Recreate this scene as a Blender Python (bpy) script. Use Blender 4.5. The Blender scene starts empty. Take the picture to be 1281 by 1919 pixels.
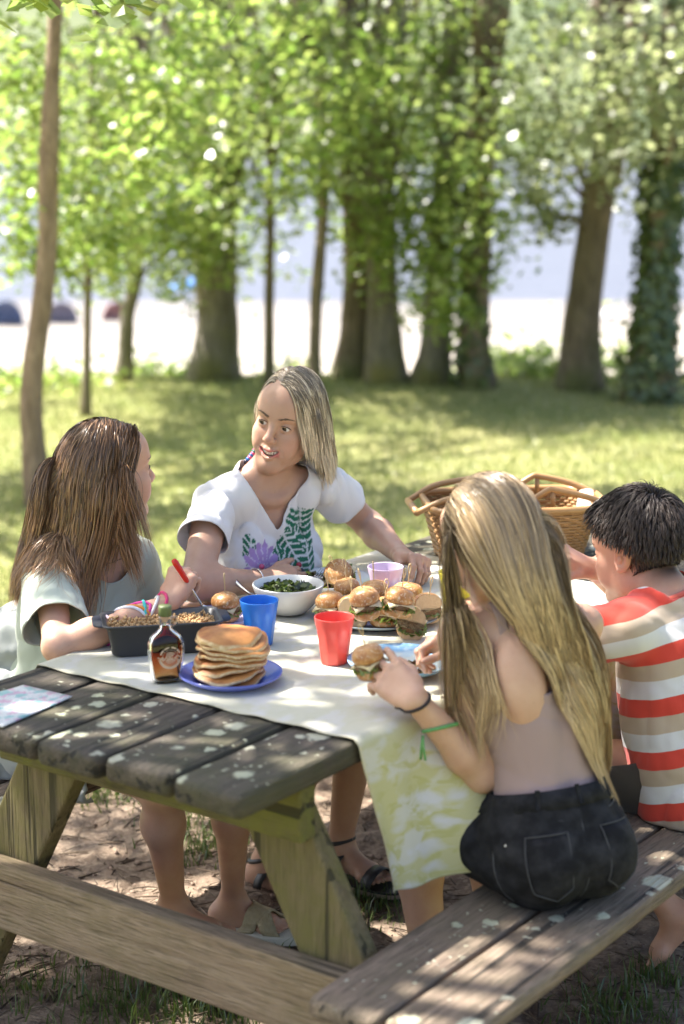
import bpy, bmesh, math, random
import numpy as np
from mathutils import Vector, Matrix
rng = np.random.default_rng(7)
random.seed(7)
SC = bpy.context.scene
COL = SC.collection

# ------------------------------------------------------------------ camera
CAM = np.array([2.1352, -2.1533, 1.8274])
PITCH, YAW, FPX = 0.2170, 0.6243, 3446.0
FW = np.array([-math.sin(YAW)*math.cos(PITCH), math.cos(YAW)*math.cos(PITCH), -math.sin(PITCH)])
RT = np.array([math.cos(YAW), math.sin(YAW), 0.0])
UPV = np.cross(RT, FW)
FH = np.array([-math.sin(YAW), math.cos(YAW), 0.0])
cam_d = bpy.data.cameras.new('camera')
cam = bpy.data.objects.new('camera', cam_d); COL.objects.link(cam)
cam_d.sensor_fit = 'HORIZONTAL'; cam_d.sensor_width = 24.0
cam_d.lens = FPX/1281.0*24.0
cam_d.clip_start = 0.05; cam_d.clip_end = 3000
cam.matrix_world = Matrix(((RT[0], UPV[0], -FW[0], CAM[0]), (RT[1], UPV[1], -FW[1], CAM[1]), (RT[2], UPV[2], -FW[2], CAM[2]), (0, 0, 0, 1)))
cam_d.dof.use_dof = True
cam_d.dof.focus_distance = 3.95
cam_d.dof.aperture_fstop = 2.4
SC.camera = cam

def ray(u, v): return FW + RT*(u-640.5)/FPX - UPV*(v-959.5)/FPX
def upz(u, v, val, ax=2):
    d = ray(u, v); t = (val-CAM[ax])/d[ax]; return CAM + t*d
def upd(u, v, d): return CAM + d*ray(u, v)

# ------------------------------------------------------------------ world, sun, exposure
SUN_DIR = np.array([-0.93, -0.30, 0.0]); SUN_DIR /= np.linalg.norm(SUN_DIR)
SUN_EL = math.radians(57)
SV = np.array([SUN_DIR[0]*math.cos(SUN_EL), SUN_DIR[1]*math.cos(SUN_EL), math.sin(SUN_EL)])   # towards the sun
W = bpy.data.worlds.new('World'); SC.world = W; W.use_nodes = True
wn = W.node_tree.nodes; wl = W.node_tree.links; wn.clear()
sky = wn.new('ShaderNodeTexSky'); sky.sky_type = 'NISHITA'; sky.sun_disc = False
sky.sun_elevation = SUN_EL; sky.sun_rotation = math.atan2(SV[0], SV[1])
sky.air_density = 1.0; sky.dust_density = 3.5; sky.ozone_density = 1.0
bg = wn.new('ShaderNodeBackground'); bg.inputs['Strength'].default_value = 0.10
wo = wn.new('ShaderNodeOutputWorld')
wl.new(sky.outputs[0], bg.inputs[0]); wl.new(bg.outputs[0], wo.inputs[0])
sd = bpy.data.lights.new('sun', 'SUN'); sd.energy = 5.0; sd.angle = math.radians(0.53); sd.color = (1.0, 0.955, 0.88)
so = bpy.data.objects.new('sun', sd); COL.objects.link(so); so.location = (-6, -3, 12)
so.rotation_euler = Vector((-SV[0], -SV[1], -SV[2])).to_track_quat('-Z', 'Y').to_euler()
SC.view_settings.view_transform = 'Standard'; SC.view_settings.look = 'None'
SC.view_settings.exposure = 1.88; SC.view_settings.gamma = 1.0
SC.view_settings.use_curve_mapping = False
SC.render.engine = 'CYCLES'
SC.cycles.use_denoising = True
SC.cycles.max_bounces = 8; SC.cycles.diffuse_bounces = 4; SC.cycles.glossy_bounces = 3
SC.cycles.transmission_bounces = 8; SC.cycles.transparent_max_bounces = 8
SC.cycles.caustics_reflective = False; SC.cycles.caustics_refractive = False
SC.cycles.sample_clamp_indirect = 8.0

# ------------------------------------------------------------------ small helpers
def nrm(v):
    v = np.asarray(v, float); return v/np.linalg.norm(v)
def props(o, label=None, cat=None, group=None, kind=None):
    if label: o['label'] = label
    if cat: o['category'] = cat
    if group: o['group'] = group
    if kind: o['kind'] = kind
    return o
def thing(name, loc, label, cat, group=None):
    o = bpy.data.objects.new(name, None); COL.objects.link(o)
    o.location = tuple(float(c) for c in loc); o.empty_display_size = 0.05
    return props(o, label, cat, group)
def mesh_np(name, V, F, smooth=True, attrs=None, F3=None):
    """V (n,3), F (m,4) quads and/or F3 (k,3) triangles."""
    me = bpy.data.meshes.new(name)
    V = np.ascontiguousarray(V, dtype=np.float32)
    loops = []; starts = []; n = 0
    for A in (F, F3):
        if A is None or len(A) == 0: continue
        A = np.asarray(A, dtype=np.int32)
        loops.append(A.ravel()); starts.append(n + np.arange(len(A), dtype=np.int32)*A.shape[1]); n += A.size
    L = np.concatenate(loops); S = np.concatenate(starts)
    me.vertices.add(len(V)); me.vertices.foreach_set('co', V.ravel())
    me.loops.add(len(L)); me.loops.foreach_set('vertex_index', L)
    me.polygons.add(len(S)); me.polygons.foreach_set('loop_start', S)
    me.update(calc_edges=True)
    if smooth: me.polygons.foreach_set('use_smooth', np.ones(len(S), dtype=bool))
    if attrs:
        for k, a in attrs.items():
            a = np.asarray(a, dtype=np.float32)
            if a.ndim == 1:
                at = me.attributes.new(k, 'FLOAT', 'POINT'); at.data.foreach_set('value', a)
            else:
                at = me.attributes.new(k, 'FLOAT_COLOR', 'POINT')
                at.data.foreach_set('color', np.concatenate([a, np.ones((len(a), 1), np.float32)], 1).ravel().astype(np.float32))
    me.validate()
    return me
def link(name, me, mats, parent=None, world=True):
    o = bpy.data.objects.new(name, me); COL.objects.link(o)
    if mats is not None:
        for m in (mats if isinstance(mats, (list, tuple)) else [mats]): me.materials.append(m)
    if parent is not None:
        o.parent = parent
    return o
def put(name, V, F, m, parent=None, smooth=True, attrs=None, F3=None, org=None):
    """world-space vertices -> object (child of parent, or with its own origin org)"""
    V = np.asarray(V, float)
    off = np.zeros(3)
    if parent is not None:
        p = parent
        while p is not None:
            off = off + np.array(p.location); p = p.parent
    elif org is not None: off = np.asarray(org, float)
    me = mesh_np(name, V-off, F, smooth, attrs, F3)
    o = link(name, me, m, parent)
    if parent is None and org is not None: o.location = tuple(off)
    return o
def from_bm(name, bm, m, parent=None, smooth=False, org=None):
    bmesh.ops.recalc_face_normals(bm, faces=bm.faces)
    off = np.zeros(3)
    if parent is not None:
        p = parent
        while p is not None:
            off = off + np.array(p.location); p = p.parent
    elif org is not None: off = np.asarray(org, float)
    bmesh.ops.translate(bm, verts=bm.verts, vec=tuple(-off))
    me = bpy.data.meshes.new(name); bm.to_mesh(me); bm.free()
    if smooth: me.polygons.foreach_set('use_smooth', np.ones(len(me.polygons), dtype=bool))
    o = link(name, me, m, parent)
    if parent is None and org is not None: o.location = tuple(off)
    return o
def hull8(P, bev=0.0, seg=2):
    """bmesh box from 8 corners (bottom 4 ccw, top 4 ccw), edges rounded"""
    bm = bmesh.new(); v = [bm.verts.new(tuple(p)) for p in P]
    for f in ((3, 2, 1, 0), (4, 5, 6, 7), (0, 1, 5, 4), (1, 2, 6, 5), (2, 3, 7, 6), (3, 0, 4, 7)): bm.faces.new([v[i] for i in f])
    if bev > 0: bmesh.ops.bevel(bm, geom=list(bm.edges), offset=bev, segments=seg, affect='EDGES', profile=0.5)
    return bm
def box(x0, x1, y0, y1, z0, z1, bev=0.004, seg=2):
    return hull8([(x0, y0, z0), (x1, y0, z0), (x1, y1, z0), (x0, y1, z0), (x0, y0, z1), (x1, y0, z1), (x1, y1, z1), (x0, y1, z1)], bev, seg)
def revolve(prof, n=48, c=(0, 0, 0), sx=1.0, sy=1.0, closed=False):
    """lathe: prof list of (r,z)"""
    prof = np.asarray(prof, float); m = len(prof)
    a = np.linspace(0, 2*np.pi, n, endpoint=False)
    V = np.stack([prof[:, 0][:, None]*np.cos(a)*sx + c[0], prof[:, 0][:, None]*np.sin(a)*sy + c[1], np.repeat(prof[:, 1][:, None], n, 1) + c[2]], -1).reshape(-1, 3)
    i = np.arange(m-1)[:, None]*n; j = np.arange(n)[None]; j2 = (j+1) % n
    F = np.stack([i+j, i+j2, i+n+j2, i+n+j], -1).reshape(-1, 4)
    return V, F
def tube(pts, rad, n=8, cap=True, flat=None):
    pts = np.asarray(pts, float); m = len(pts)
    rad = np.broadcast_to(np.asarray(rad, float), (m,))
    T = np.gradient(pts, axis=0); T /= np.linalg.norm(T, axis=1)[:, None]+1e-12
    up = np.array([0, 0, 1.0]) if abs(T[0][2]) < 0.9 else np.array([1.0, 0, 0])
    A = np.zeros_like(pts); a0 = up
    for k in range(m):
        a0 = a0 - T[k]*np.dot(a0, T[k]); a0 /= np.linalg.norm(a0)+1e-12; A[k] = a0
    B = np.cross(T, A)
    th = np.linspace(0, 2*np.pi, n, endpoint=False)
    V = pts[:, None] + rad[:, None, None]*(np.cos(th)[None, :, None]*A[:, None] + np.sin(th)[None, :, None]*B[:, None]*(flat or 1.0))
    V = V.reshape(-1, 3)
    i = np.arange(m-1)[:, None]*n; j = np.arange(n)[None]; j2 = (j+1) % n
    F = np.stack([i+j, i+j2, i+n+j2, i+n+j], -1).reshape(-1, 4)
    F3 = None
    if cap:
        c0 = len(V); V = np.concatenate([V, pts[:1], pts[-1:]])
        jj = np.arange(n)
        F3 = np.concatenate([np.stack([np.full(n, c0), (jj+1) % n, jj], 1), np.stack([np.full(n, c0+1), (m-1)*n+jj, (m-1)*n+(jj+1) % n], 1)])
    return V, F, F3
def join(parts):
    """parts: list of (V,F,F3) -> one (V,F,F3)"""
    Vs = []; Fs = []; Ts = []; n = 0
    for p in parts:
        V = np.asarray(p[0]); Vs.append(V)
        if p[1] is not None and len(p[1]): Fs.append(np.asarray(p[1])+n)
        if len(p) > 2 and p[2] is not None and len(p[2]): Ts.append(np.asarray(p[2])+n)
        n += len(V)
    return np.concatenate(Vs), (np.concatenate(Fs) if Fs else None), (np.concatenate(Ts) if Ts else None)
def smooth_path(pts, n=24):
    """Catmull-Rom through pts"""
    P = np.asarray(pts, float); P = np.concatenate([[2*P[0]-P[1]], P, [2*P[-1]-P[-2]]])
    out = []; m = len(P)-3
    for t in np.linspace(0, m-1e-6, n):
        i = int(t); f = t-i; a, b, c, d = P[i:i+4]
        out.append(0.5*((2*b)+(-a+c)*f+(2*a-5*b+4*c-d)*f*f+(-a+3*b-3*c+d)*f**3))
    return np.array(out)
def _hash(i, j, k, s):
    h = (i*374761393 + j*668265263 + k*2147483647 + s*1274126177) & 0xffffffff
    h = ((h ^ (h >> 13))*1274126177) & 0xffffffff
    return ((h ^ (h >> 16)) & 0xffff)/32767.5-1.0
def vnoise(P, scale=1.0, seed=0):
    P = np.asarray(P, float)*scale
    I = np.floor(P).astype(np.int64); f = P-I; f = f*f*(3-2*f)
    r = 0
    for dx in (0, 1):
        for dy in (0, 1):
            for dz in (0, 1):
                w = (f[..., 0] if dx else 1-f[..., 0])*(f[..., 1] if dy else 1-f[..., 1])*(f[..., 2] if dz else 1-f[..., 2])
                r = r + w*_hash(I[..., 0]+dx, I[..., 1]+dy, I[..., 2]+dz, seed)
    return r
def fbm(P, scale=1.0, oct=3, seed=0):
    r = 0; a = 1.0
    for o in range(oct): r = r + a*vnoise(P, scale*2**o, seed+o*17); a *= 0.5
    return r

# ------------------------------------------------------------------ materials
class NT:
    def __init__(s, name):
        s.m = bpy.data.materials.new(name); s.m.use_nodes = True
        s.t = s.m.node_tree; s.n = s.t.nodes; s.l = s.t.links; s.n.clear()
        s.out = s.n.new('ShaderNodeOutputMaterial')
    def node(s, typ, ins=None, **kw):
        nd = s.n.new(typ)
        for k, v in kw.items(): setattr(nd, k, v)
        if ins:
            for k, v in ins.items():
                if isinstance(v, bpy.types.NodeSocket): s.l.new(v, nd.inputs[k])
                else: nd.inputs[k].default_value = v
        return nd
    def co(s, scale=(1, 1, 1), kind='Object'):
        c = s.node('ShaderNodeTexCoord')
        return s.node('ShaderNodeMapping', {'Vector': c.outputs[kind], 'Scale': scale}).outputs[0]
    def pos(s, scale=(1, 1, 1)):
        g = s.node('ShaderNodeNewGeometry')
        return s.node('ShaderNodeMapping', {'Vector': g.outputs['Position'], 'Scale': scale}).outputs[0]
    def noise(s, vec, scale=5., detail=4., rough=0.55, dist=0.):
        return s.node('ShaderNodeTexNoise', {'Vector': vec, 'Scale': scale, 'Detail': detail, 'Roughness': rough, 'Distortion': dist}).outputs[0]
    def ramp(s, fac, stops, interp='LINEAR'):
        r = s.node('ShaderNodeValToRGB', {'Fac': fac}); cr = r.color_ramp; cr.interpolation = interp
        while len(cr.elements) < len(stops): cr.elements.new(0.5)
        for e, (p, c) in zip(cr.elements, stops):
            e.position = p; e.color = (c, c, c, 1) if not hasattr(c, '__len__') else (*c[:3], 1)
        return r.outputs[0]
    def mix(s, fac, a, b, blend='MIX'):
        nd = s.node('ShaderNodeMix', data_type='RGBA', blend_type=blend)
        for idx, v in ((0, fac), (6, a), (7, b)):
            if isinstance(v, bpy.types.NodeSocket): s.l.new(v, nd.inputs[idx])
            else: nd.inputs[idx].default_value = v if idx == 0 else (*v[:3], 1)
        return nd.outputs[2]
    def math(s, op, a, b=0.0, clamp=False):
        nd = s.node('ShaderNodeMath', operation=op, use_clamp=clamp)
        for i, v in enumerate((a, b)):
            if isinstance(v, bpy.types.NodeSocket): s.l.new(v, nd.inputs[i])
            else: nd.inputs[i].default_value = v
        return nd.outputs[0]
    def attr(s, name, out='Color'):
        return s.node('ShaderNodeAttribute', attribute_name=name).outputs[out]
    def bump(s, h, strength=0.3, dist=0.01):
        return s.node('ShaderNodeBump', {'Height': h, 'Strength': strength, 'Distance': dist}).outputs[0]
    def bsdf(s, color, rough=0.6, normal=None, **ins):
        p = s.node('ShaderNodeBsdfPrincipled')
        def st(k, v):
            if v is None: return
            if isinstance(v, bpy.types.NodeSocket): s.l.new(v, p.inputs[k])
            else: p.inputs[k].default_value = (*v[:3], 1) if hasattr(v, '__len__') and len(v) == 3 and p.inputs[k].type == 'RGBA' else v
        st('Base Color', color); st('Roughness', rough); st('Normal', normal)
        for k, v in ins.items(): st(k.replace('_', ' '), v)
        return p.outputs[0]
    def done(s, sh):
        s.l.new(sh, s.out.inputs[0]); return s.m

def m_simple(name, c1, c2=None, scale=30., rough=0.6, bump=0.0, bscale=None, kind='Object', bdist=0.004, **ins):
    t = NT(name); v = t.co(kind=kind)
    col = t.mix(t.noise(v, scale), c1, c2) if c2 is not None else c1
    nm = t.bump(t.noise(v, bscale or scale*2), bump, bdist) if bump else None
    return t.done(t.bsdf(col, rough, nm, **ins))
def m_attr(name, rough=0.6, bump=0.0, bscale=200., amt=0.15, attr='Col', bdist=0.002, **ins):
    t = NT(name); v = t.co()
    col = t.attr(attr)
    col = t.mix(amt, col, t.mix(1.0, col, t.ramp(t.noise(v, bscale*0.3), [(0.3, 0.3), (0.7, 1.0)]), 'MULTIPLY'))
    nm = t.bump(t.noise(v, bscale), bump, bdist) if bump else None
    return t.done(t.bsdf(col, rough, nm, **ins))
def m_leaf(name, c1, c2, tr1, tr2, mixf=0.5):
    t = NT(name); r = t.attr('rnd', 'Fac')
    dif = t.node('ShaderNodeBsdfDiffuse', {'Color': t.mix(r, c1, c2)})
    trn = t.node('ShaderNodeBsdfTranslucent', {'Color': t.mix(r, tr1, tr2)})
    gl = t.node('ShaderNodeBsdfGlossy', {'Color': (1, 1, 1, 1), 'Roughness': 0.35})
    a = t.node('ShaderNodeMixShader', {0: mixf, 1: dif.outputs[0], 2: trn.outputs[0]})
    b = t.node('ShaderNodeMixShader', {0: 0.05, 1: a.outputs[0], 2: gl.outputs[0]})
    return t.done(b.outputs[0])
# ------------------------------------------------------------------ the ground
def s_of(P): return (np.asarray(P)[..., 0]-CAM[0])*FH[0] + (np.asarray(P)[..., 1]-CAM[1])*FH[1]
def w_of(P): return (np.asarray(P)[..., 0]-CAM[0])*RT[0] + (np.asarray(P)[..., 1]-CAM[1])*RT[1]
def at_sw(s, w, z=0.0):
    s = np.asarray(s, float); w = np.asarray(w, float)
    return np.stack([CAM[0]+FH[0]*s+RT[0]*w, CAM[1]+FH[1]*s+RT[1]*w, np.zeros_like(s)+z], -1)
def dirt_mask(P):
    P = np.asarray(P, float)
    d = np.sqrt(((P[..., 0]+0.05)/1.75)**2 + ((P[..., 1]-0.75)/2.5)**2)
    Q = P.copy(); Q[..., 2] = 0
    return np.clip((1.08-d+0.22*fbm(Q, 1.6, 3, 5))*3.0, 0, 1)
def ground_z(P):
    P = np.asarray(P, float); s = s_of(P)
    z = np.interp(s, [-1e4, 12.6, 14, 20, 25, 40, 46, 60, 1e4], [0, 0, -0.25, -1.7, -2.45, -2.55, -2.8, -4, -6])
    Q = P.copy(); Q[..., 2] = 0
    near = np.clip((14-s)/2, 0, 1)
    z = z + near*0.03*vnoise(Q, 0.7, 3)*np.clip((s-4.5)/2, 0, 1)
    z = z + dirt_mask(P)*(0.009*vnoise(Q, 9, 11)+0.006*vnoise(Q, 23, 12)+0.004*vnoise(Q, 50, 13)) - 0.004
    z = z + np.clip((s-14)/4, 0, 1)*np.clip((45-s)/5, 0, 1)*0.06*vnoise(Q, 0.5, 4)
    return z
sa = np.concatenate([np.linspace(-60, -3, 12), np.arange(-2.5, 1.5, 0.25), np.arange(1.5, 5.6, 0.022), np.arange(5.6, 13, 0.1), np.arange(13, 48, 0.5), np.geomspace(48, 1500, 26)])
wa = np.concatenate([-np.geomspace(1200, 3.2, 34), np.arange(-3, -1.1, 0.1), np.arange(-1.1, 1.3, 0.022), np.arange(1.3, 3.1, 0.1), np.geomspace(3.2, 1200, 34)])
S_, W_ = np.meshgrid(sa, wa, indexing='ij')
GP = at_sw(S_, W_); GP[..., 2] = ground_z(GP)
ni, nj = S_.shape
ii = (np.arange(ni-1)[:, None]*nj + np.arange(nj-1)[None]).ravel()
GF = np.stack([ii, ii+nj, ii+nj+1, ii+1], 1)
t = NT('ground_mat'); p = t.pos()
sdot = t.node('ShaderNodeVectorMath', {0: p, 1: (FH[0], FH[1], 0)}, operation='DOT_PRODUCT').outputs['Value']
sval = t.math('ADD', sdot, -float(CAM[0]*FH[0]+CAM[1]*FH[1]))
n1 = t.noise(p, 1.3, 4); n2 = t.noise(p, 14, 6, 0.65); n3 = t.noise(p, 60, 4, 0.7); n4 = t.noise(p, 0.45, 3)
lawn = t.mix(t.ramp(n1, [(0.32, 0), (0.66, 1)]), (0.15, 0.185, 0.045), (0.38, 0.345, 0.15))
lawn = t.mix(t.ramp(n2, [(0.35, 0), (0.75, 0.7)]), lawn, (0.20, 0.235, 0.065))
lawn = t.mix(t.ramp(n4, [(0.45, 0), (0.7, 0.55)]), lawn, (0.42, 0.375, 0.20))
dirt = t.mix(t.ramp(n2, [(0.3, 0), (0.7, 1)]), (0.11, 0.072, 0.05), (0.35, 0.26, 0.185))
dirt = t.mix(t.ramp(n3, [(0.35, 0), (0.65, 1)]), t.mix(1.0, dirt, (0.62, 0.6, 0.58), 'MULTIPLY'), dirt)
litter = t.node('ShaderNodeTexVoronoi', {'Vector': t.pos((1, 1, 1)), 'Scale': 85.0, 'Randomness': 1.0})
dirt = t.mix(t.ramp(litter.outputs['Color'], [(0.62, 0), (0.8, 0.45)]), dirt, (0.36, 0.28, 0.20))
sand = t.mix(t.noise(p, 0.35, 3), (0.44, 0.39, 0.33), (0.36, 0.32, 0.265))
wet = t.math('ADD', sval, t.math('MULTIPLY', t.math('SUBTRACT', t.noise(t.pos((.25, .25, 1)), 1.0, 3), .5), 14.0))
sand = t.mix(t.ramp(t.math('MULTIPLY', wet, 0.02), [(0.60, 0), (0.86, 1)]), sand, (0.17, 0.16, 0.16))
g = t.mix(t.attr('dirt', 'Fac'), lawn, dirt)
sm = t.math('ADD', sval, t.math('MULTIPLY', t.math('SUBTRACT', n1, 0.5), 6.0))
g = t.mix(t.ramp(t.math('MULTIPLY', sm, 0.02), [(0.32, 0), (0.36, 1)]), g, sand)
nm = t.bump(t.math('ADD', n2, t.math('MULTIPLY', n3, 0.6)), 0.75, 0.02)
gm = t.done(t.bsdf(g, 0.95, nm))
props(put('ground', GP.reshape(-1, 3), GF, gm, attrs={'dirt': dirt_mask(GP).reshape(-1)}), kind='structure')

# water of the bay, and the far shore
t = NT('water_mat'); p = t.pos((1, 1, 1))
nm = t.bump(t.noise(t.pos((0.6, 0.6, 1)), 1.2, 5, 0.6), 0.35, 0.5)
wm = t.done(t.bsdf((0.105, 0.11, 0.14), 0.38, nm, IOR=1.33))
c = [at_sw(a, b, -2.72) for a, b in ((41, -900), (41, 900), (1400, 900), (1400, -900))]
props(put('water', np.array(c), np.array([[0, 1, 2, 3]]), wm, smooth=False), kind='structure')
hs = np.linspace(150, 520, 40); hw = np.linspace(-420, 420, 120)
HS, HW = np.meshgrid(hs, hw, indexing='ij'); HP = at_sw(HS, HW)
q = HP.copy(); q[..., 2] = 0
prof = np.interp(HS, [150, 175, 260, 360, 520], [-5, 0, 24, 38, 42])
HP[..., 2] = prof*(1+0.28*fbm(q, 0.012, 3, 31)) + (HS > 165)*2.6*vnoise(q, 0.12, 32)
ni, nj = HS.shape; ii = (np.arange(ni-1)[:, None]*nj + np.arange(nj-1)[None]).ravel()
t = NT('hill_mat'); p = t.pos()
hc = t.mix(t.ramp(t.noise(p, 0.06, 5), [(0.35, 0), (0.65, 1)]), (0.05, 0.075, 0.035), (0.13, 0.15, 0.07))
hm = t.done(t.bsdf(hc, 1.0))
props(put('hill', HP.reshape(-1, 3), np.stack([ii, ii+nj, ii+nj+1, ii+1], 1), hm), kind='structure')

# ------------------------------------------------------------------ trees
def bark(name, c1, c2, moss=None, mz=0.9):
    t = NT(name); v = t.co((9, 9, 2.2)); p = t.co()
    b = t.noise(v, 2.2, 6, 0.65, 1.2)
    col = t.mix(t.ramp(b, [(0.32, 0), (0.68, 1)]), c1, c2)
    if moss:
        sep = t.node('ShaderNodeSeparateXYZ', {0: p}).outputs[2]
        mk = t.math('MULTIPLY', t.ramp(sep, [(0.0, 1), (min(1, mz), 0.15)]), t.ramp(t.noise(p, 3.5, 4), [(0.38, 0), (0.62, 1)]))
        col = t.mix(mk, col, moss)
    return t.done(t.bsdf(col, 0.95, t.bump(b, 0.9, 0.03)))
BARK = {'warm': bark('bark_warm', (0.17, 0.115, 0.078), (0.40, 0.29, 0.20)), 'grey': bark('bark_grey', (0.12, 0.10, 0.08), (0.31, 0.27, 0.22), (0.16, 0.15, 0.04), 0.7),
        'brown': bark('bark_brown', (0.11, 0.08, 0.056), (0.29, 0.22, 0.155), (0.12, 0.13, 0.04), 0.5),
        'pale': bark('bark_pale', (0.12, 0.10, 0.085), (0.30, 0.26, 0.21), (0.22, 0.19, 0.05), 0.6)}
LEAF = {'light': m_leaf('leaf_light', (0.075, 0.115, 0.022), (0.12, 0.145, 0.03), (0.29, 0.47, 0.08), (0.48, 0.57, 0.15), 0.55),
        'mid': m_leaf('leaf_mid', (0.07, 0.115, 0.034), (0.12, 0.15, 0.05), (0.34, 0.50, 0.11), (0.56, 0.64, 0.19), 0.54),
        'grey': m_leaf('leaf_greyish', (0.09, 0.115, 0.06), (0.14, 0.155, 0.09), (0.36, 0.44, 0.17), (0.56, 0.60, 0.30), 0.5),
        'ivy': m_leaf('leaf_ivy', (0.05, 0.085, 0.02), (0.13, 0.16, 0.045), (0.10, 0.18, 0.03), (0.2, 0.28, 0.06), 0.3)}
def leaf_mesh(Cn, size, seed=0, flat=0.5, nrm_=None):
    r = np.random.default_rng(seed); n = len(Cn)
    N = r.normal(size=(n, 3)); N /= np.linalg.norm(N, axis=1)[:, None]
    N[:, 2] = np.abs(N[:, 2])+flat
    if nrm_ is not None: N = N*0.55+nrm_
    N /= np.linalg.norm(N, axis=1)[:, None]
    D = r.normal(size=(n, 3)); D -= N*np.sum(D*N, 1)[:, None]; D /= np.linalg.norm(D, axis=1)[:, None]
    B = np.cross(N, D)
    L = size*r.uniform(0.6, 1.25, n)[:, None]; w = L*0.36; bend = L*r.uniform(0.05, 0.22, n)[:, None]
    V = np.stack([Cn-D*L*0.5, Cn+B*w-N*bend*0.4, Cn+D*L*0.5-N*bend, Cn-B*w-N*bend*0.4], 1).reshape(-1, 3)
    F = np.arange(n*4).reshape(-1, 4)
    rn = np.clip(np.repeat(r.uniform(0, 1, n), 4), 0, 1)
    return V, F, rn
def clump_points(blobs, per, r, seed):
    g = np.random.default_rng(seed); out = []
    for (c, rad) in blobs:
        # twigs inside a blob, leaves along the twigs: uneven clumps with gaps
        k = max(1, int(per/26))
        tips = np.array(c)+g.normal(size=(k, 3))*np.array([rad, rad, rad*0.55])*0.72
        for tip in tips:
            base = np.array(c)*0.6+tip*0.4+g.normal(size=3)*rad*0.2
            m = 26; tt = g.uniform(0, 1, m)[:, None]
            out.append(base*(1-tt)+tip*tt+g.normal(size=(m, 3))*0.085*(0.6+rad))
    return np.concatenate(out)
def tree(label, path, radii, blobs, leafmat, barkmat, group=None, seed=0, leafsize=0.085, per=220, limbs=True, up_blobs=(), up_per=50, flare=1.45, lumps=0.08):
    path = smooth_path(path, 26); base = path[0].copy()
    rad = np.interp(np.linspace(0, 1, 26), np.linspace(0, 1, len(radii)), radii)
    rad = rad*(1+(flare-1)*np.exp(-(path[:, 2]-base[2])/0.14))
    t_ = thing('tree', base, label, 'tree', group)
    parts = []
    pts = path.copy(); pts[0, 2] -= 0.12
    V, F, F3 = tube(np.array([pts[0]+(pts[k]-pts[0]) for k in range(26)]), rad, 18)
    Cc = np.repeat(path, 18, 0); dv = V[:26*18]-Cc
    V[:26*18] = Cc+dv*(1+lumps*1.6*fbm(V[:26*18]*np.array([1, 1, 0.35]), 7/ max(rad[2]*6, .4), 3, seed))[:, None]
    parts.append((V, F, F3))
    g = np.random.default_rng(seed+99)
    allb = list(blobs)+list(up_blobs)
    if limbs:
        for (c, r) in allb:
            if g.uniform() > 0.75: continue
            c = np.array(c, float)
            cand = path[(path[:, 2] < c[2]+0.1)]
            if len(cand) < 3: cand = path[:20]
            hi = cand[int(len(cand)*g.uniform(0.62, 0.98))]
            k = int(np.argmin(np.linalg.norm(path-hi, axis=1)))
            mid = hi*0.5+c*0.5+np.array([0, 0, 0.12*np.linalg.norm(c-hi)])+g.normal(size=3)*0.06
            L = smooth_path([hi, mid, c], 9)
            r0 = min(rad[k]*0.42, 0.012+0.018*np.linalg.norm(c-hi))
            parts.append(tube(L, np.linspace(r0, 0.005, 9), 7))
    V, F, F3 = join(parts)
    put('trunk', V, F, BARK[barkmat], t_, F3=F3)
    P = [clump_points(blobs, per, 0, seed+1)] if len(blobs) else []
    if len(up_blobs): P.append(clump_points(up_blobs, up_per, 0, seed+2))
    P = np.concatenate(P)
    V, F, rn = leaf_mesh(P, leafsize, seed+3)
    o = put('crown', V, F, LEAF[leafmat], t_, smooth=False, attrs={'rnd': rn})
    return t_, path, rad
def ups(u, v, s):
    """pixel and horizontal distance s from the camera -> point"""
    d = ray(u, v); return CAM + d*(s/(d[0]*FH[0]+d[1]*FH[1]))
def upper_crown(top, n, rx, rz, seed, zmin=2.3):
    g = np.random.default_rng(seed); out = []
    while len(out) < n:
        q = g.normal(size=3); q /= np.linalg.norm(q); q *= g.uniform(0.35, 1.0)**0.5
        c = top+q*np.array([rx, rx, rz])
        if c[2] > zmin: out.append((c, g.uniform(0.35, 0.6)))
    return out
def px_blobs(lst, s0, seed):
    g = np.random.default_rng(seed)
    return [(ups(u, v, s0+g.uniform(-0.9, 0.7)), r) for (u, v, r) in lst]
# base pixel, distance -> trunk; every tree stands on the lawn's far edge or on the lawn itself
def trunk_path(px, s0, lean=(0, 0), ztop=5.2):
    P = [ups(u, v, s0) for (u, v) in px]; b = P[0]; b[2] = float(ground_z(b[None])[0])
    top = P[-1]+np.array([lean[0], lean[1], 0]); top = np.array([top[0], top[1], ztop])
    return [b]+P[1:]+[top]
GB = 'row of trees along the far edge of the lawn'
G2 = 'young trees on the lawn and in the row'
tree('slim young tree with pale curving brown trunk standing nearest on the lawn at the left', trunk_path([(76, 935), (60, 800), (66, 660), (88, 500), (90, 350), (96, 200), (102, 70)], 8.45, (0.1, 0.1), 4.0), [0.058, 0.05, 0.046, 0.04, 0.02],
     [(c+FH*.55, r) for c, r in px_blobs([(20, 60, .26), (190, 70, .3), (260, 40, .3), (10, 200, .26), (200, 190, .3), (300, 150, .32), (20, 330, .24), (200, 380, .26), (330, 250, .3), (250, 290, .3), (370, 60, .32), (-60, 120, .36), (440, 130, .3), (150, 440, .16)], 8.6, 1)],
     'light', 'warm', G2, 101, 0.07, 170, limbs=False, up_blobs=upper_crown(np.array(ups(100, 0, 8.4))+[0, 0, 1.0], 16, 1.4, 0.9, 5, 2.3), up_per=45)
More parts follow.
